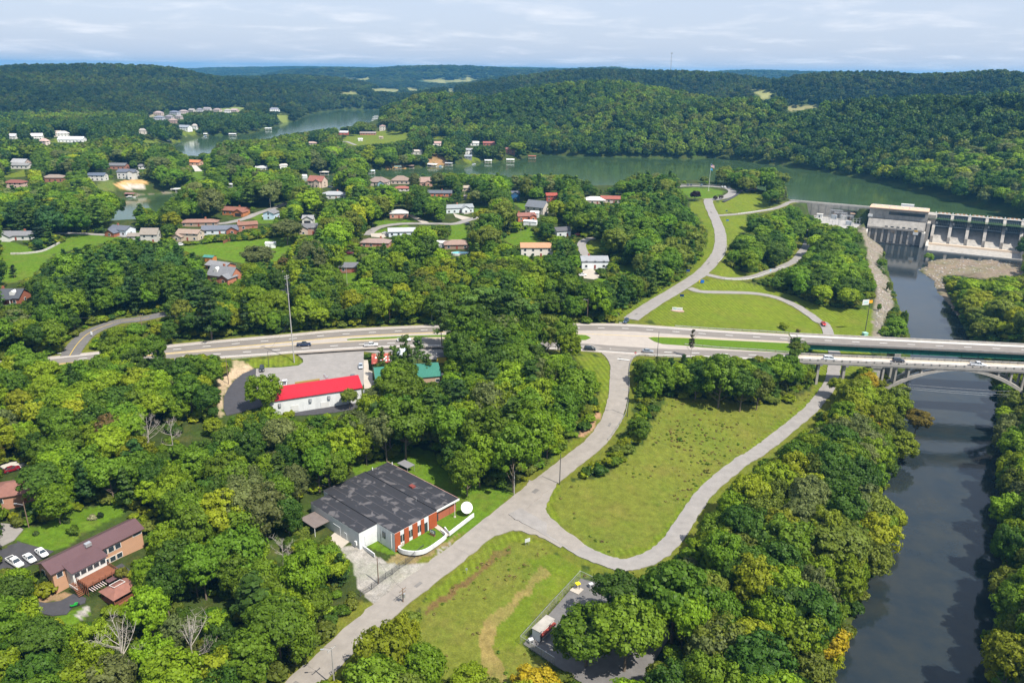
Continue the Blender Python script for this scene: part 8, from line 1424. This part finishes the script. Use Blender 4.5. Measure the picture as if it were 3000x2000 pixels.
def region_of(px, py):
    ix = np.clip((px / 2).astype(int), 0, RW - 1); iy = np.clip((py / 2).astype(int), 0, RH - 1); out = np.full(len(px), len(REG) - 1)
    for k in range(len(REG) - 1, -1, -1): out[REGM[k][iy, ix]] = k
    return out
def pick_color(reg):
    out = np.empty(len(reg), object)
    for k in range(len(REG)):
        s = np.nonzero(reg == k)[0]
        if len(s):
            n = list(REG[k][2]); wts = np.array([REG[k][2][c] for c in n], float); out[s] = NR.choice(n, len(s), p=wts / wts.sum())
    return out
# ---- candidate trees out to 900 m
def candidates():
    rows = []
    for s, (r0, r1) in ((6.6, (110, 420)), (8.6, (420, 950))):
        X, Y = jitter_grid(-720, 760, 90, 950, s); d = np.hypot(X, Y); q = (d > r0) & (d <= r1); X, Y = X[q], Y[q]; Z = ground(X, Y)
        q = view_ok(X, Y, Z, 200) & plan_ok(X, Y); X, Y, Z = X[q], Y[q], Z[q]; px, py = PX(np.stack([X, Y, Z], 1)); reg = region_of(px, py)
        hb = np.array([REG[k][4] for k in reg]) * NR.uniform(.72, 1.25, len(X)); wd = np.clip(hb * np.where(np.hypot(X, Y) > 420, .8, .68), 3, 15) * NR.uniform(.85, 1.2, len(X))
        done = np.zeros(len(X), bool); keep_h = np.zeros(len(X)); keep_w = np.zeros(len(X))
        for f in (1, .72, .48, .3, .18):
            h, w_ = hb * f, wd * f ** .8
            ok = ~done & (overlap(X, Y, Z, h, w_) < .035); keep_h[ok] = h[ok]; keep_w[ok] = w_[ok]; done |= ok
        X, Y, Z, reg, h, w_ = X[done], Y[done], Z[done], reg[done], keep_h[done], keep_w[done]
        pn = NR.random(len(X)) < np.array([REG[k][3] for k in reg]); rows.append((X, Y, Z, reg, h, w_, pn))
    return [np.concatenate(c) for c in zip(*rows)]
X, Y, Z, reg, h, w_, pn = candidates()
colr = pick_color(reg)
D = np.hypot(np.hypot(X, Y), CAM_H - Z); size = np.where(h > 5, h * w_ / D ** 2, 0)
px, py = PX(np.stack([X, Y, Z + h * .6], 1)); inv = (px > 0) & (px < 3000) & (py > 0) & (py < 2000)
order = np.argsort(-size * inv); NIND = 290
ind = np.zeros(len(X), bool); ind[order[:NIND]] = True
def place_tree(name, label, loc, hgt, wid, colname, crowns, trunks, Hn, Wn, group=None, rz=None, k=None, col=None):
    r = empty(name, loc, rnd.uniform(0, 6.28) if rz is None else rz); top(r, label, 'tree', group); k = rnd.randrange(99) if k is None else k
    c = link('crown', crowns[k % len(crowns)], None, r, col or PAL[colname]); c.scale = (wid / Wn, wid / Wn, hgt / Hn)
    t = link('trunk', trunks[k % len(trunks)], None, r); s = hgt / Hn; t.scale = (wid / Wn * .9, wid / Wn * .9, s)
    return r
LM = [((1230, 1440), 'the flat-roofed brick building'), ((1372, 1492), 'the white satellite dish'), ((985, 1480), 'the white warehouse wall'), ((1540, 1580), 'the white field sign'), ((1620, 1830), 'the fenced compound'), ((260, 1560), 'the purple-roofed house'), ((320, 1720), 'the red wooden deck'), ((60, 1420), 'the brown hip-roofed house'), ((930, 1140), 'the red-roofed shop'), ((1190, 1080), 'the green-roofed shop'), ((690, 1090), 'the new black driveway'), ((820, 1060), 'the tall concrete pole'), ((1813, 1180), 'the guardrail bend'), ((1865, 1042), 'the stop sign'), ((1640, 1380), 'the roadside pole with a shadow'), ((2050, 1560), 'the bend of the loop road'), ((2250, 1330), 'the middle of the loop road'), ((2420, 1100), 'the bridge underpass'), ((2570, 1120), 'the tall bridge pier'), ((2050, 1300), 'the open meadow'), ((1400, 1760), 'the mown hay strip'), ((1180, 1720), 'the black iron gate'), ((1090, 1860), 'the twin-armed pole'), ((700, 1900), 'the transformer pole'), ((2480, 1950), 'the golden riverside sycamore'), ((2620, 1500), 'the bright river bend'), ((2880, 1400), 'the right river bank'), ((2850, 1080), 'the arch bridge'), ((1960, 1030), 'the ivy-covered dead snag'), ((240, 1000), 'the side street'), ((100, 1120), 'the left end of the highway'), ((450, 1300), 'the bare white-limbed trees'), ((1500, 1300), 'the lower road verge'), ((120, 1880), 'the lower left corner'), ((1950, 1900), 'the compound shade')]
cnt = {}
cpx, cpy = PX(np.stack([X, Y, Z + h * .55], 1))
for i in np.nonzero(ind)[0]:
    c = colr[i]; sz = 'tall' if h[i] > 14.5 else 'medium-sized' if h[i] > 10 else 'small'; pine = bool(pn[i])
    shape = 'spreading ' if w_[i] > h[i] * .72 and not pine else 'narrow ' if w_[i] < h[i] * .58 and not pine else ''
    dd = [math.hypot(cpx[i] - l[0][0], cpy[i] - l[0][1]) for l in LM]; k = int(np.argmin(dd)); ax_, ay_ = cpx[i] - LM[k][0][0], cpy[i] - LM[k][0][1]
    dr = ('just ' if dd[k] < 70 else 'well ' if dd[k] > 190 else '') + (('right of' if ax_ > 0 else 'left of') if abs(ax_) > abs(ay_) * 1.6 else ('below' if ay_ > 0 else 'above') if abs(ay_) > abs(ax_) * 1.6 else ('below and ' if ay_ > 0 else 'above and ') + ('right of' if ax_ > 0 else 'left of'))
    lab = f'{sz} {shape}{"dark green" if pine else PALN[c]} {"conifer" if pine else "broadleaf tree"} {dr} {LM[k][1]}'
    lab = ' '.join(lab.split()[:16])
    cnt.setdefault(lab, []).append((i, c, pine))
for lab, L in cnt.items():
    L.sort(key=lambda q: cpx[q[0]])
    for m_, (i, c, pine) in enumerate(L):
        ordn = ['first', 'second', 'third', 'fourth', 'fifth', 'sixth', 'seventh'][min(m_, 6)]
        lb = lab if len(L) == 1 else lab.replace(' tree ', ' tree, %s from the left, ' % ordn).replace('conifer ', 'conifer, %s from the left, ' % ordn)
        lb = lb if len(lb.split()) <= 16 else lab.replace(' tree ', ' tree, %s, ' % ordn).replace('spreading ', '').replace('narrow ', '')
        grp = REG[reg[i]][1]; grp = 'trees ' + grp
        if pine: place_tree('pine_tree', lb, (X[i], Y[i], Z[i] - .1), h[i] * 1.1, w_[i], None, PI_HI, PI_TR, 17, 8.2, grp, col=(.046, .104, .018) if rnd.random() < .6 else (.080, .148, .018))
        else: place_tree('broadleaf_tree', lb, (X[i], Y[i], Z[i] - .1), h[i], w_[i], c, BR_HI, BR_TR, 15, 11, grp)
# ---- everything beyond: one woodland, instanced
def scatter(name, meshes, P, rotz, scale, which, tint, kind='stuff', label=None):
    pc = bpy.data.collections.new(name + '_kinds')
    for i, me in enumerate(meshes):
        me = me.copy(); me.materials.clear(); me.materials.append(MATS['leaf_wood'])
        pc.objects.link(bpy.data.objects.new(f'{i:03d}', me))
    me = bpy.data.meshes.new(name); me.vertices.add(len(P)); me.vertices.foreach_set('co', np.asarray(P, np.float32).ravel())
    a = me.attributes.new('rot', 'FLOAT_VECTOR', 'POINT'); a.data.foreach_set('vector', np.stack([0 * rotz, 0 * rotz, rotz], 1).astype(np.float32).ravel())
    a = me.attributes.new('siz', 'FLOAT_VECTOR', 'POINT'); a.data.foreach_set('vector', np.asarray(scale, np.float32).ravel())
    a = me.attributes.new('which', 'INT', 'POINT'); a.data.foreach_set('value', np.asarray(which, np.int32))
    a = me.attributes.new('tint', 'FLOAT_COLOR', 'POINT'); a.data.foreach_set('color', np.concatenate([np.asarray(tint, np.float32), np.ones((len(P), 1), np.float32)], 1).ravel())
    o = link(name, me); o['kind'] = kind
    if label: o['label'] = label
    ng = bpy.data.node_groups.new(name, 'GeometryNodeTree'); ng.interface.new_socket('Geometry', in_out='INPUT', socket_type='NodeSocketGeometry'); ng.interface.new_socket('Geometry', in_out='OUTPUT', socket_type='NodeSocketGeometry')
    gi, go = ng.nodes.new('NodeGroupInput'), ng.nodes.new('NodeGroupOutput'); ip = ng.nodes.new('GeometryNodeInstanceOnPoints'); ci = ng.nodes.new('GeometryNodeCollectionInfo')
    ci.inputs['Collection'].default_value = pc; ci.inputs['Separate Children'].default_value = True; ci.inputs['Reset Children'].default_value = True
    def attr(nm, dt): n = ng.nodes.new('GeometryNodeInputNamedAttribute'); n.data_type = dt; n.inputs['Name'].default_value = nm; return n.outputs['Attribute']
    ng.links.new(gi.outputs[0], ip.inputs['Points']); ng.links.new(ci.outputs[0], ip.inputs['Instance']); ip.inputs['Pick Instance'].default_value = True
    ng.links.new(attr('which', 'INT'), ip.inputs['Instance Index']); ng.links.new(attr('rot', 'FLOAT_VECTOR'), ip.inputs['Rotation']); ng.links.new(attr('siz', 'FLOAT_VECTOR'), ip.inputs['Scale'])
    ng.links.new(ip.outputs[0], go.inputs[0]); md = o.modifiers.new('scatter', 'NODES'); md.node_group = ng
    return o
CN = list(PAL)
# near and middle woodland that is not among the largest trees
q = ~ind & (h > 3.2)
prot = BR_HI + PI_HI
wh = np.where(pn[q], 6 + NR.integers(0, 3, q.sum()), NR.integers(0, 6, q.sum())); tn = np.array([PAL[c] for c in colr[q]]); tn[pn[q]] = np.array([(.046, .104, .018), (.080, .148, .018)])[NR.integers(0, 2, pn[q].sum())]
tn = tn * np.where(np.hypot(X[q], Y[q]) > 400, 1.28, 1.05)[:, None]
sc = np.stack([w_[q] / 11, w_[q] / 11, h[q] / 15], 1)
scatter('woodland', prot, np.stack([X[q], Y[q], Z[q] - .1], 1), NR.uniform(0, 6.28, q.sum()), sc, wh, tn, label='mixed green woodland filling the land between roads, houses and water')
# undergrowth
def undergrowth():
    Xa, Ya = jitter_grid(-330, 400, 110, 520, 3.3); Za = ground(Xa, Ya); q = view_ok(Xa, Ya, Za, 150) & plan_ok(Xa, Ya); Xa, Ya, Za = Xa[q], Ya[q], Za[q]
    hh = NR.uniform(1.2, 3.4, len(Xa)); q = overlap(Xa, Ya, Za, hh, hh * 1.2, .05) < .12; Xa, Ya, Za, hh = Xa[q], Ya[q], Za[q], hh[q]
    tn = np.array([PAL[c] for c in ('mid', 'bright', 'deep', 'yellow', 'olive')])[NR.integers(0, 5, len(Xa))]
    scatter('undergrowth', SH_HI, np.stack([Xa, Ya, Za - .1], 1), NR.uniform(0, 6.28, len(Xa)), np.stack([hh * .38, hh * .38, hh / 3.2], 1), NR.integers(0, 3, len(Xa)), tn, label='low shrubs and weeds between the trees')
undergrowth()
# far forest on the hills
def far_forest():
    out = []
    for r0, r1, s in ((950, 1600, 7.6), (1600, 2700, 9.5), (2700, 4300, 15), (4300, 8200, 30)):
        n = int((r1 ** 2 - r0 ** 2) * math.radians(80) / 2 / s ** 2 * 1.0)
        r = np.sqrt(NR.uniform(r0 ** 2, r1 ** 2, n)); th = NR.uniform(-math.radians(40), math.radians(40), n); Xa, Ya = r * np.sin(th), r * np.cos(th); Za = ground(Xa, Ya)
        hh = (NR.uniform(9, 19, n) if s < 12 else NR.uniform(13, 18, n) if s < 20 else NR.uniform(16, 22, n)); ww = np.maximum(hh * .72, s * 1.25) * NR.uniform(.85, 1.2, n)
        q = view_ok(Xa, Ya, Za, 120); q[q] &= plan_ok(Xa[q], Ya[q]); Xa, Ya, Za, hh, ww = Xa[q], Ya[q], Za[q], hh[q], ww[q]
        done = np.zeros(len(Xa), bool); H2 = hh.copy()
        for f in ((1, .6) if s < 12 else (1,)):
            ok = ~done & (overlap(Xa, Ya, Za, hh * f, ww, .3) < (.03 if s < 12 else .2)); H2[ok] = hh[ok] * f; done |= ok
        out.append([a[done] for a in (Xa, Ya, Za, H2, ww)])
    Xa, Ya, Za, hh, ww = [np.concatenate(c) for c in zip(*out)]
    # drop trees wholly hidden behind nearer ground
    el = np.arctan2(TZ - CAM_H, RR[:, None]); run = np.maximum.accumulate(el, 0); j = np.clip(np.searchsorted(TH, np.arctan2(Xa, Ya)), 0, len(TH) - 1); i = np.clip(np.searchsorted(RR, np.hypot(Xa, Ya)) - 2, 0, len(RR) - 1)
    vis = np.arctan2(Za + hh + 6 - CAM_H, np.hypot(Xa, Ya)) > run[i, j]; Xa, Ya, Za, hh, ww = Xa[vis], Ya[vis], Za[vis], hh[vis], ww[vis]
    n = len(Xa); cc = ['deep', 'mid', 'deep', 'blue', 'olive', 'bright', 'grey']; 
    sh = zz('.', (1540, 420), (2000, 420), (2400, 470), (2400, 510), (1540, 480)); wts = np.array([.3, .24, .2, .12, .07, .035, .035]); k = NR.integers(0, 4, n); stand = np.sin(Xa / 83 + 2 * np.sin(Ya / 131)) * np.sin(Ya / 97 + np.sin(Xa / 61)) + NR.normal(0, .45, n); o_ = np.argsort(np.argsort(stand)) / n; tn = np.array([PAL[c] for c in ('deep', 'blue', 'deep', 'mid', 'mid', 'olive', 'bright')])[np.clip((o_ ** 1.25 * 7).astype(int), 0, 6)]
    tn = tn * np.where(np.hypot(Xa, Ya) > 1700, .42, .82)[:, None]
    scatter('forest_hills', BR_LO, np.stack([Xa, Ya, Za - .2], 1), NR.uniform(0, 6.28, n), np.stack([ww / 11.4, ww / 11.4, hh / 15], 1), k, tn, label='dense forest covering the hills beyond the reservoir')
far_forest()
# weeds standing in the unmown meadow and field
def weeds():
    g = np.random.default_rng(9); mk = np.zeros((RH, RW), bool)
    for kind, c, poly in ZONES:
        raster(poly, mk, kind in ('meadow', 'dry') and c[0] < .2)
    Xa, Ya = jitter_grid(-60, 140, 125, 330, 1.25); Za = ground(Xa, Ya); px, py = PX(np.stack([Xa, Ya, Za], 1)); ix, iy = np.clip((px / 2).astype(int), 0, RW - 1), np.clip((py / 2).astype(int), 0, RH - 1)
    cl = np.sin(Xa / 6.1 + 2 * np.sin(Ya / 9.3)) * np.sin(Ya / 7.7 + np.sin(Xa / 5.2)) + np.sin(Xa / 17 + Ya / 23); q = mk[iy, ix] & (px > 0) & (px < 3000) & (py > 0) & (py < 2000) & plan_ok(Xa, Ya) & (g.random(len(Xa)) < np.clip(.06 + .22 * cl, .01, .5)); Xa, Ya, Za = Xa[q], Ya[q], Za[q]; n = len(Xa)
    hh = g.uniform(.2, .5, n) * np.where(g.random(n) < .05, 2.2, 1); tn = np.array([(.26, .25, .05), (.17, .25, .025), (.28, .22, .08), (.13, .22, .02), (.3, .27, .08)])[g.integers(0, 5, n)]
    scatter('meadow_weeds', SH_LO, np.stack([Xa, Ya, Za - .05], 1), g.uniform(0, 6.28, n), np.stack([hh * .5, hh * .5, hh / 3.2], 1), g.integers(0, 2, n), tn, label='tall weeds and tufts scattered over the unmown meadow')
SH_LO = [broad_crown(440 + i, 14, 10, .9, 3.2, 2.1, .02) for i in range(2)]
weeds()
# ---- trees that stand out one by one in the photograph
def T(kind, k, x, y, hgt, wid, colname, lab, col=None, z=None, grp=None):
    q = hz(k, x, y); p = G(*q) if z is None else W(q[0], q[1], z); p = p - np.array([0, 0, .1])
    cr_, tr_, Hn, Wn, nm = {'b': (BR_HI, BR_TR, 15, 11, 'broadleaf_tree'), 'p': (PI_HI, PI_TR, 17, 8.2, 'pine_tree'), 'y': (PY_HI, PI_TR, 17, 8.4, 'pine_tree')}[kind]
    return place_tree(nm, lab, p, hgt, wid, colname, cr_, tr_, Hn, Wn, grp, col=col or (PAL[colname] if colname else (.105, .185, .028)))
T('b', 'o', 1160, 345, 15, 11, 'mid', 'lone leafy tree with ivy trunk on the lawn behind the satellite dish')
T('b', 's', 500, 480, 15, 12, 'deep', 'big round dark-leaved tree right of the brown hip roof')
T('b', 'o', 610, 1600, 16, 12, 'yellow', 'yellow-green sycamore at the bottom centre beside the lower road'); T('b', 'o', 760, 1450, 13, 7, 'yellow', 'slim yellow-green sycamore top rising over the twin transformers pole'); T('b', 'o', 870, 1640, 12, 10, 'bright', 'bright green tree right of the bottom centre sycamore'); T('b', 'o', 1180, 1680, 8, 8, 'bright', 'low bright tree at the bottom of the hay field'); T('b', 'o', 1600, 1720, 9, 10, 'gold', 'golden-topped tree at the bottom edge below the compound')
T('b', 't', 1150, 1560, 15, 14, 'mid', 'large spreading green tree shading the compound shed'); T('b', 't', 1550, 1000, 15, 14, 'deep', 'dark leafy tree over the right side of the compound'); T('b', 't', 1700, 1600, 18, 15, 'mid', 'very large green tree at the compound bottom right'); T('b', 'p', 330, 1150, 20, 17, 'mid', 'huge mid green tree in front of the river bank wood'); T('b', 'p', 560, 1330, 16, 13, 'olive', 'wide olive tree at the bottom edge left of the golden sycamore')
T('b', 'p', 1180, 1290, 14, 11, 'gold', 'golden sycamore leaning over the river at the bottom'); T('b', 'p', 1480, 700, 16, 13, 'yellow', 'big golden-yellow sycamore over the middle river bank'); T('b', 'p', 1560, 560, 12, 9, 'yellow', 'yellow sycamore boughs reaching over the water'); T('b', 'p', 1200, 760, 17, 18, 'olive', 'broad feathery olive willow behind the golden sycamore'); T('b', 'p', 1620, 120, 13, 12, 'yellow', 'yellow-green tree at the water below the bridge reflection'); T('b', 'm', 1190, 1330, 11, 10, None, 'rust-gold sycamore leaning over the river below the arch', (.20, .175, .02), z=-20); T('b', 'm', 620, 1150, 14, 13, 'yellow', 'yellow-gold tree below the tall bridge pier'); T('b', 'm', 480, 1000, 9, 8, 'yellow', 'smaller gold tree beside the underpass')
for x, y, h_, lab in ((300, 545, 22, 'tall roadside pine standing left of the bare-stemmed group'), (1, 0, 0, ''), ):
    if h_: T('y', 'k', x, y, h_, 10, None, lab)
for i, (x, y, h_, w1) in enumerate(((560, 560, 25, 13), (650, 520, 27, 12), (730, 520, 27, 14), (800, 560, 25, 13), (880, 580, 28, 15), (960, 570, 25, 14), (1030, 540, 23, 12), (1110, 570, 22, 12))):
    T('y', 'k', x, y, h_, w1, None, f'tall bare-stemmed pine against the highway, {["first", "second", "third", "fourth", "fifth", "sixth", "seventh", "eighth"][i]} from the left', grp='pines against the highway')
for i, (x, y, h_, w1) in enumerate(((800, 1100, 14, 4.5), (1045, 1120, 15, 5), (1110, 1120, 14, 5), (1290, 1150, 19, 7), (1520, 930, 15, 6), (1700, 1140, 12, 5))):
    T('y', 'r', x, y, h_, w1, None, f'pine in front of the green roof, {["first", "second", "third", "fourth", "fifth", "sixth"][i]} from the left', grp='pines before the green roof')
for i, (x, y, h_, w1, c) in enumerate(((480, 640, 15, 11, 'bright'), (640, 660, 18, 12, 'mid'), (800, 680, 20, 13, 'mid'), (960, 690, 18, 12, 'bright'), (1120, 680, 21, 13, 'mid'), (1260, 640, 20, 12, 'olive'), (1380, 640, 19, 12, 'mid'), (1450, 700, 15, 10, 'bright'))): T('b', 'k', x, y, h_, w1, c, f'tall {PALN[c]} tree in the front row of the highway wood, {["first", "second", "third", "fourth", "fifth", "sixth", "seventh", "eighth"][i]} from the left', grp='front row of the highway wood')
T('b', 'j', 560, 1130, 15, 12, 'bright', 'bright green tree covering the left end of the red roof'); T('b', 'j', 1330, 1100, 8, 6, 'olive', 'thin olive tree in front of the red roof end')
T('p', 'd', 380, 1000, 11, 16, None, 'wide flat-topped cedar in front of the white ranch house', (.03, .065, .025)); T('b', 'g', 740, 435, 8.5, 9, None, 'dark purple plum tree on the overlook island', (.035, .012, .025))
T('b', 'u', 460, 232, 18, 20, 'olive', 'rounded oak left at the overlook', z=8.5); T('b', 'u', 590, 240, 17, 15, 'deep', 'dark oak behind the overlook shelter', z=8.5); T('b', 'u', 720, 262, 17, 20, 'mid', 'wide oak over the overlook shelter', z=8.5); T('b', 'u', 920, 280, 21, 20, 'mid', 'tall oak right of the overlook shelter', z=8.5); T('b', 'u', 1040, 300, 18, 20, 'olive', 'big rounded oak nearest the dam', z=8.5); T('b', 'u', 235, 228, 8, 9, 'olive', 'small oak left of the flagpole', z=8.5)
T('b', 'f', 670, 830, 12, 14, 'yellow', 'round bright lime-green tree in the middle yards'); T('b', 'b', 1215, 1085, 20, 24, 'bright', 'pale lime-green tree at the peninsula tip'); T('b', 'e', 730, 1215, 6, 7, 'rust', 'small coppery-red tree beside the stub street'); T('b', 'e', 960, 1180, 13, 12, 'yellow', 'yellow-green tree behind the stub street'); T('b', 'e', 500, 1260, 16, 18, 'grey', 'big grey-green maple right of the dormer cottage'); T('b', 'e', 760, 1000, 16, 18, 'grey', 'broad pale green maple above the stub street'); T('b', 'd', 1860, 735, 19, 22, 'deep', 'large round dark oak above the cove'); T('b', 'd', 1590, 880, 13, 12, 'yellow', 'golden-green tree between the beige and tan houses'); T('b', 'f', 1530, 780, 17, 18, 'mid', 'large dome-shaped tree in the right yards'); T('b', 'f', 690, 1090, 17, 18, 'deep', 'big dark tree right of the swimming pool')
T('p', 'f', 700, 620, 19, 10, None, 'tall dark fir in the middle yards', (.025, .05, .025)); T('p', 'f', 820, 590, 17, 10, None, 'second dark fir right of the tall one', (.03, .055, .028)); T('p', 'f', 1185, 570, 13, 9, None, 'blue-green spruce beside the blue house', (.04, .085, .065)); T('p', 'e', 1650, 740, 20, 12, None, 'tall dark cedar left of the pink brick house', (.025, .05, .022)); T('p', 'f', 900, 910, 11, 6, None, 'slim dark cedar on the lawn below the brick house', (.03, .055, .02)); T('p', 'd', 135, 1300, 7, 5, None, 'small dark conifer alone on the left lawn', (.03, .06, .025))
for i, (x, y, lab, s) in enumerate(((440, 1345, 'bare white-limbed dead tree in the left wood', 1.1), (510, 1330, 'second bare pale tree right of the white-limbed one', .9), (370, 2015, 'forked dead tree with pale trunk at the bottom left', 1.25), (570, 1985, 'tall dead trunk with broken top at the bottom left', 1.2), (830, 1680, 'bleached leaning dead branches left of the warehouse', .8), (2195 * .0 + 1645, 800, 'grey bare tree in the right neighbourhood woods', .9))):
    p = G(x, y); r = empty('dead_tree', p, i * 1.3); top(r, lab, 'dead tree'); me = DEAD[i % 4]; o = link('trunk', me, None, r); o.scale = (s, s, s * 1.1)
p = W(*hz('l', 700, 620), -.4); r = empty('ivy_snag', p); top(r, 'ivy-covered dead snag standing between the two carriageways', 'dead tree'); o = link('trunk', DEAD[1], None, r); o.scale = (.55, .55, .85); o = link('ivy', PY_HI[0], None, r, (.08, .075, .03)); o.scale = (.35, .35, .72)
for x, y, s, c, lab in ((1555, 365, 3.4, 'yellow', 'round bush on the lawn beside the bridge approach'), (1690, 385, 1.6, 'rust', 'low brown bush right of the lawn bush')): SHRUBQ.append((G(*hz('l', x, y)), (s * 1.3, s * 1.3, s / 3.2), PAL[c], lab))
for x, y, s, c, lab in ((358, 395, 3.4, (.07, .05, .05), 'dark plum shrub right of the park road top'), (418, 385, 3.2, (.12, .10, .08), 'brownish shrub beside the plum shrub')): SHRUBQ.append((G(*hz('u', x, y)), (s * 1.1, s * 1.1, s / 3.2), c, lab))
for k, x, y, s, c, lab in (('l', 350, 1030, 5, 'bright', 'bright rounded bush at the meadow edge'), ('l', 180, 1400, 5, 'yellow', 'yellow bush at the left meadow edge'), ('l', 60, 1480, 4, 'yellow', 'golden bush lower at the left meadow edge'), ('k', 2060, 1330, 4.5, 'yellow', 'yellow-green bush below the guardrail'), ('k', 2150, 1180, 4, 'yellow', 'sunlit bush outside the guardrail bend'), ('h', 910, 800, 5, 'bright', 'bright green bush on the riprap by the powerhouse'), ('h', 890, 880, 5, 'mid', 'green bush below it on the riprap'), ('h', 950, 1120, 7, 'olive', 'leafy bush on the riverside rocks'), ('h', 1080, 1420, 8, 'mid', 'round green bush at the river edge before the bridge'), ('h', 860, 1290, 4, 'mid', 'shrub at the lawn corner by the riprap'), ('h', 980, 1380, 5, 'bright', 'bright shrub beside the river edge bush'), ('h', 940, 1500, 5, 'mid', 'green shrub just behind the girder bridge')): SHRUBQ.append((G(*hz(k, x, y)), (s * .5, s * .5, s / 3.2), PAL[c], lab))
for p, sc, c, lab in SHRUBQ:
    r = empty('shrub', p, rnd.uniform(0, 6)); top(r, lab, 'shrub'); o = link('foliage', SH_HI[rnd.randrange(3)], None, r, c); o.scale = (sc[0] / 4.2 if sc[0] > 1 else sc[0], sc[1] / 4.2 if sc[1] > 1 else sc[1], sc[2])
    st_ = MB().tube((0, 0, -.2), (0, 0, .8 * sc[2] * 2), .06, .03).build('stem', 'bark', r)
# riverside rocks
def rocks():
    g = np.random.default_rng(5); ms = []
    for i in range(4):
        b = MB(); d = rand_dir(g, 14); bm_ = d * g.uniform(.6, 1, (14, 1)) * np.array([1, .8, .55]); import bmesh
        bm = bmesh.new(); [bm.verts.new(v) for v in bm_]; bmesh.ops.convex_hull(bm, input=bm.verts); me = bpy.data.meshes.new('rock'); bm.to_mesh(me); bm.free(); ms.append(me)
    P = []
    for poly, n, smin, smax in ((zz('h', (660, 505), (800, 580), (880, 640), (900, 740), (940, 900), (1000, 1100), (1000, 1250), (900, 1400), (880, 1530), (805, 1530), (830, 1200), (760, 850), (740, 650)), 1500, .25, .9), (zz('h', (1215, 910), (1300, 830), (1500, 785), (1800, 795), (2195, 850), (2195, 960), (1800, 990), (1500, 950), (1440, 980), (1520, 1180), (1600, 1300), (1590, 1370), (1480, 1220), (1390, 1110), (1350, 1010)), 1300, .3, 1.1), (zz('.', (2640, 1090), (2668, 1090), (2668, 1190), (2630, 1220)), 150, .4, 1.3)):
        xs = [p[0] for p in poly]; ys_ = [p[1] for p in poly]; k = 0
        while k < n:
            x, y = rnd.uniform(min(xs), max(xs)), rnd.uniform(min(ys_), max(ys_))
            if inpoly(np.array(poly), np.array([x]), np.array([y]))[0]: P.append((W(x, y, -20 if x > 2640 else -14), rnd.uniform(smin, smax)))
            k += 1
    A = np.array([p[0] for p in P]); A[:, 2] = ground(A[:, 0], A[:, 1]) + .05; q = A[:, 2] > -22.2; A = A[q]; s = np.array([p[1] for p in P])[q]; n = len(A); MATS['leaf_wood_'] = MATS['leaf_wood']; MATS['leaf_wood'] = MATS['rock_inst']
    c = g.uniform(.18, .42, (n, 1)) * np.array([1, .92, .84]); scatter('riverbank_rocks', ms, A, g.uniform(0, 6.28, n), np.stack([s, s, s], 1), g.integers(0, 4, n), c, label='loose grey and tan boulders along the river bank'); MATS['leaf_wood'] = MATS['leaf_wood_']
def rock_mat():
    m = bpy.data.materials.new('rock_inst'); m.use_nodes = True; t = m.node_tree; b = t.nodes['Principled BSDF']; b.inputs['Roughness'].default_value = .95; ia = nd(t, 'ShaderNodeAttribute', attribute_name='tint', attribute_type='INSTANCER'); t.links.new(ia.outputs['Color'], b.inputs['Base Color']); MATS['rock_inst'] = m
rock_mat(); rocks()
# ================================================================== AIR
hzm = bpy.data.materials.new('air'); hzm.use_nodes = True; t = hzm.node_tree; t.nodes.remove(t.nodes['Principled BSDF'])
pv = nd(t, 'ShaderNodeVolumePrincipled'); pv.inputs['Density'].default_value = 8e-5; pv.inputs['Color'].default_value = (.17, .56, 1.0, 1); pv.inputs['Anisotropy'].default_value = .2
t.links.new(pv.outputs[0], t.nodes['Material Output'].inputs['Volume'])
hzo = MB().box(-13000, 13000, -600, 15800, -32, 165).build('haze', hzm); hzo['kind'] = 'stuff'
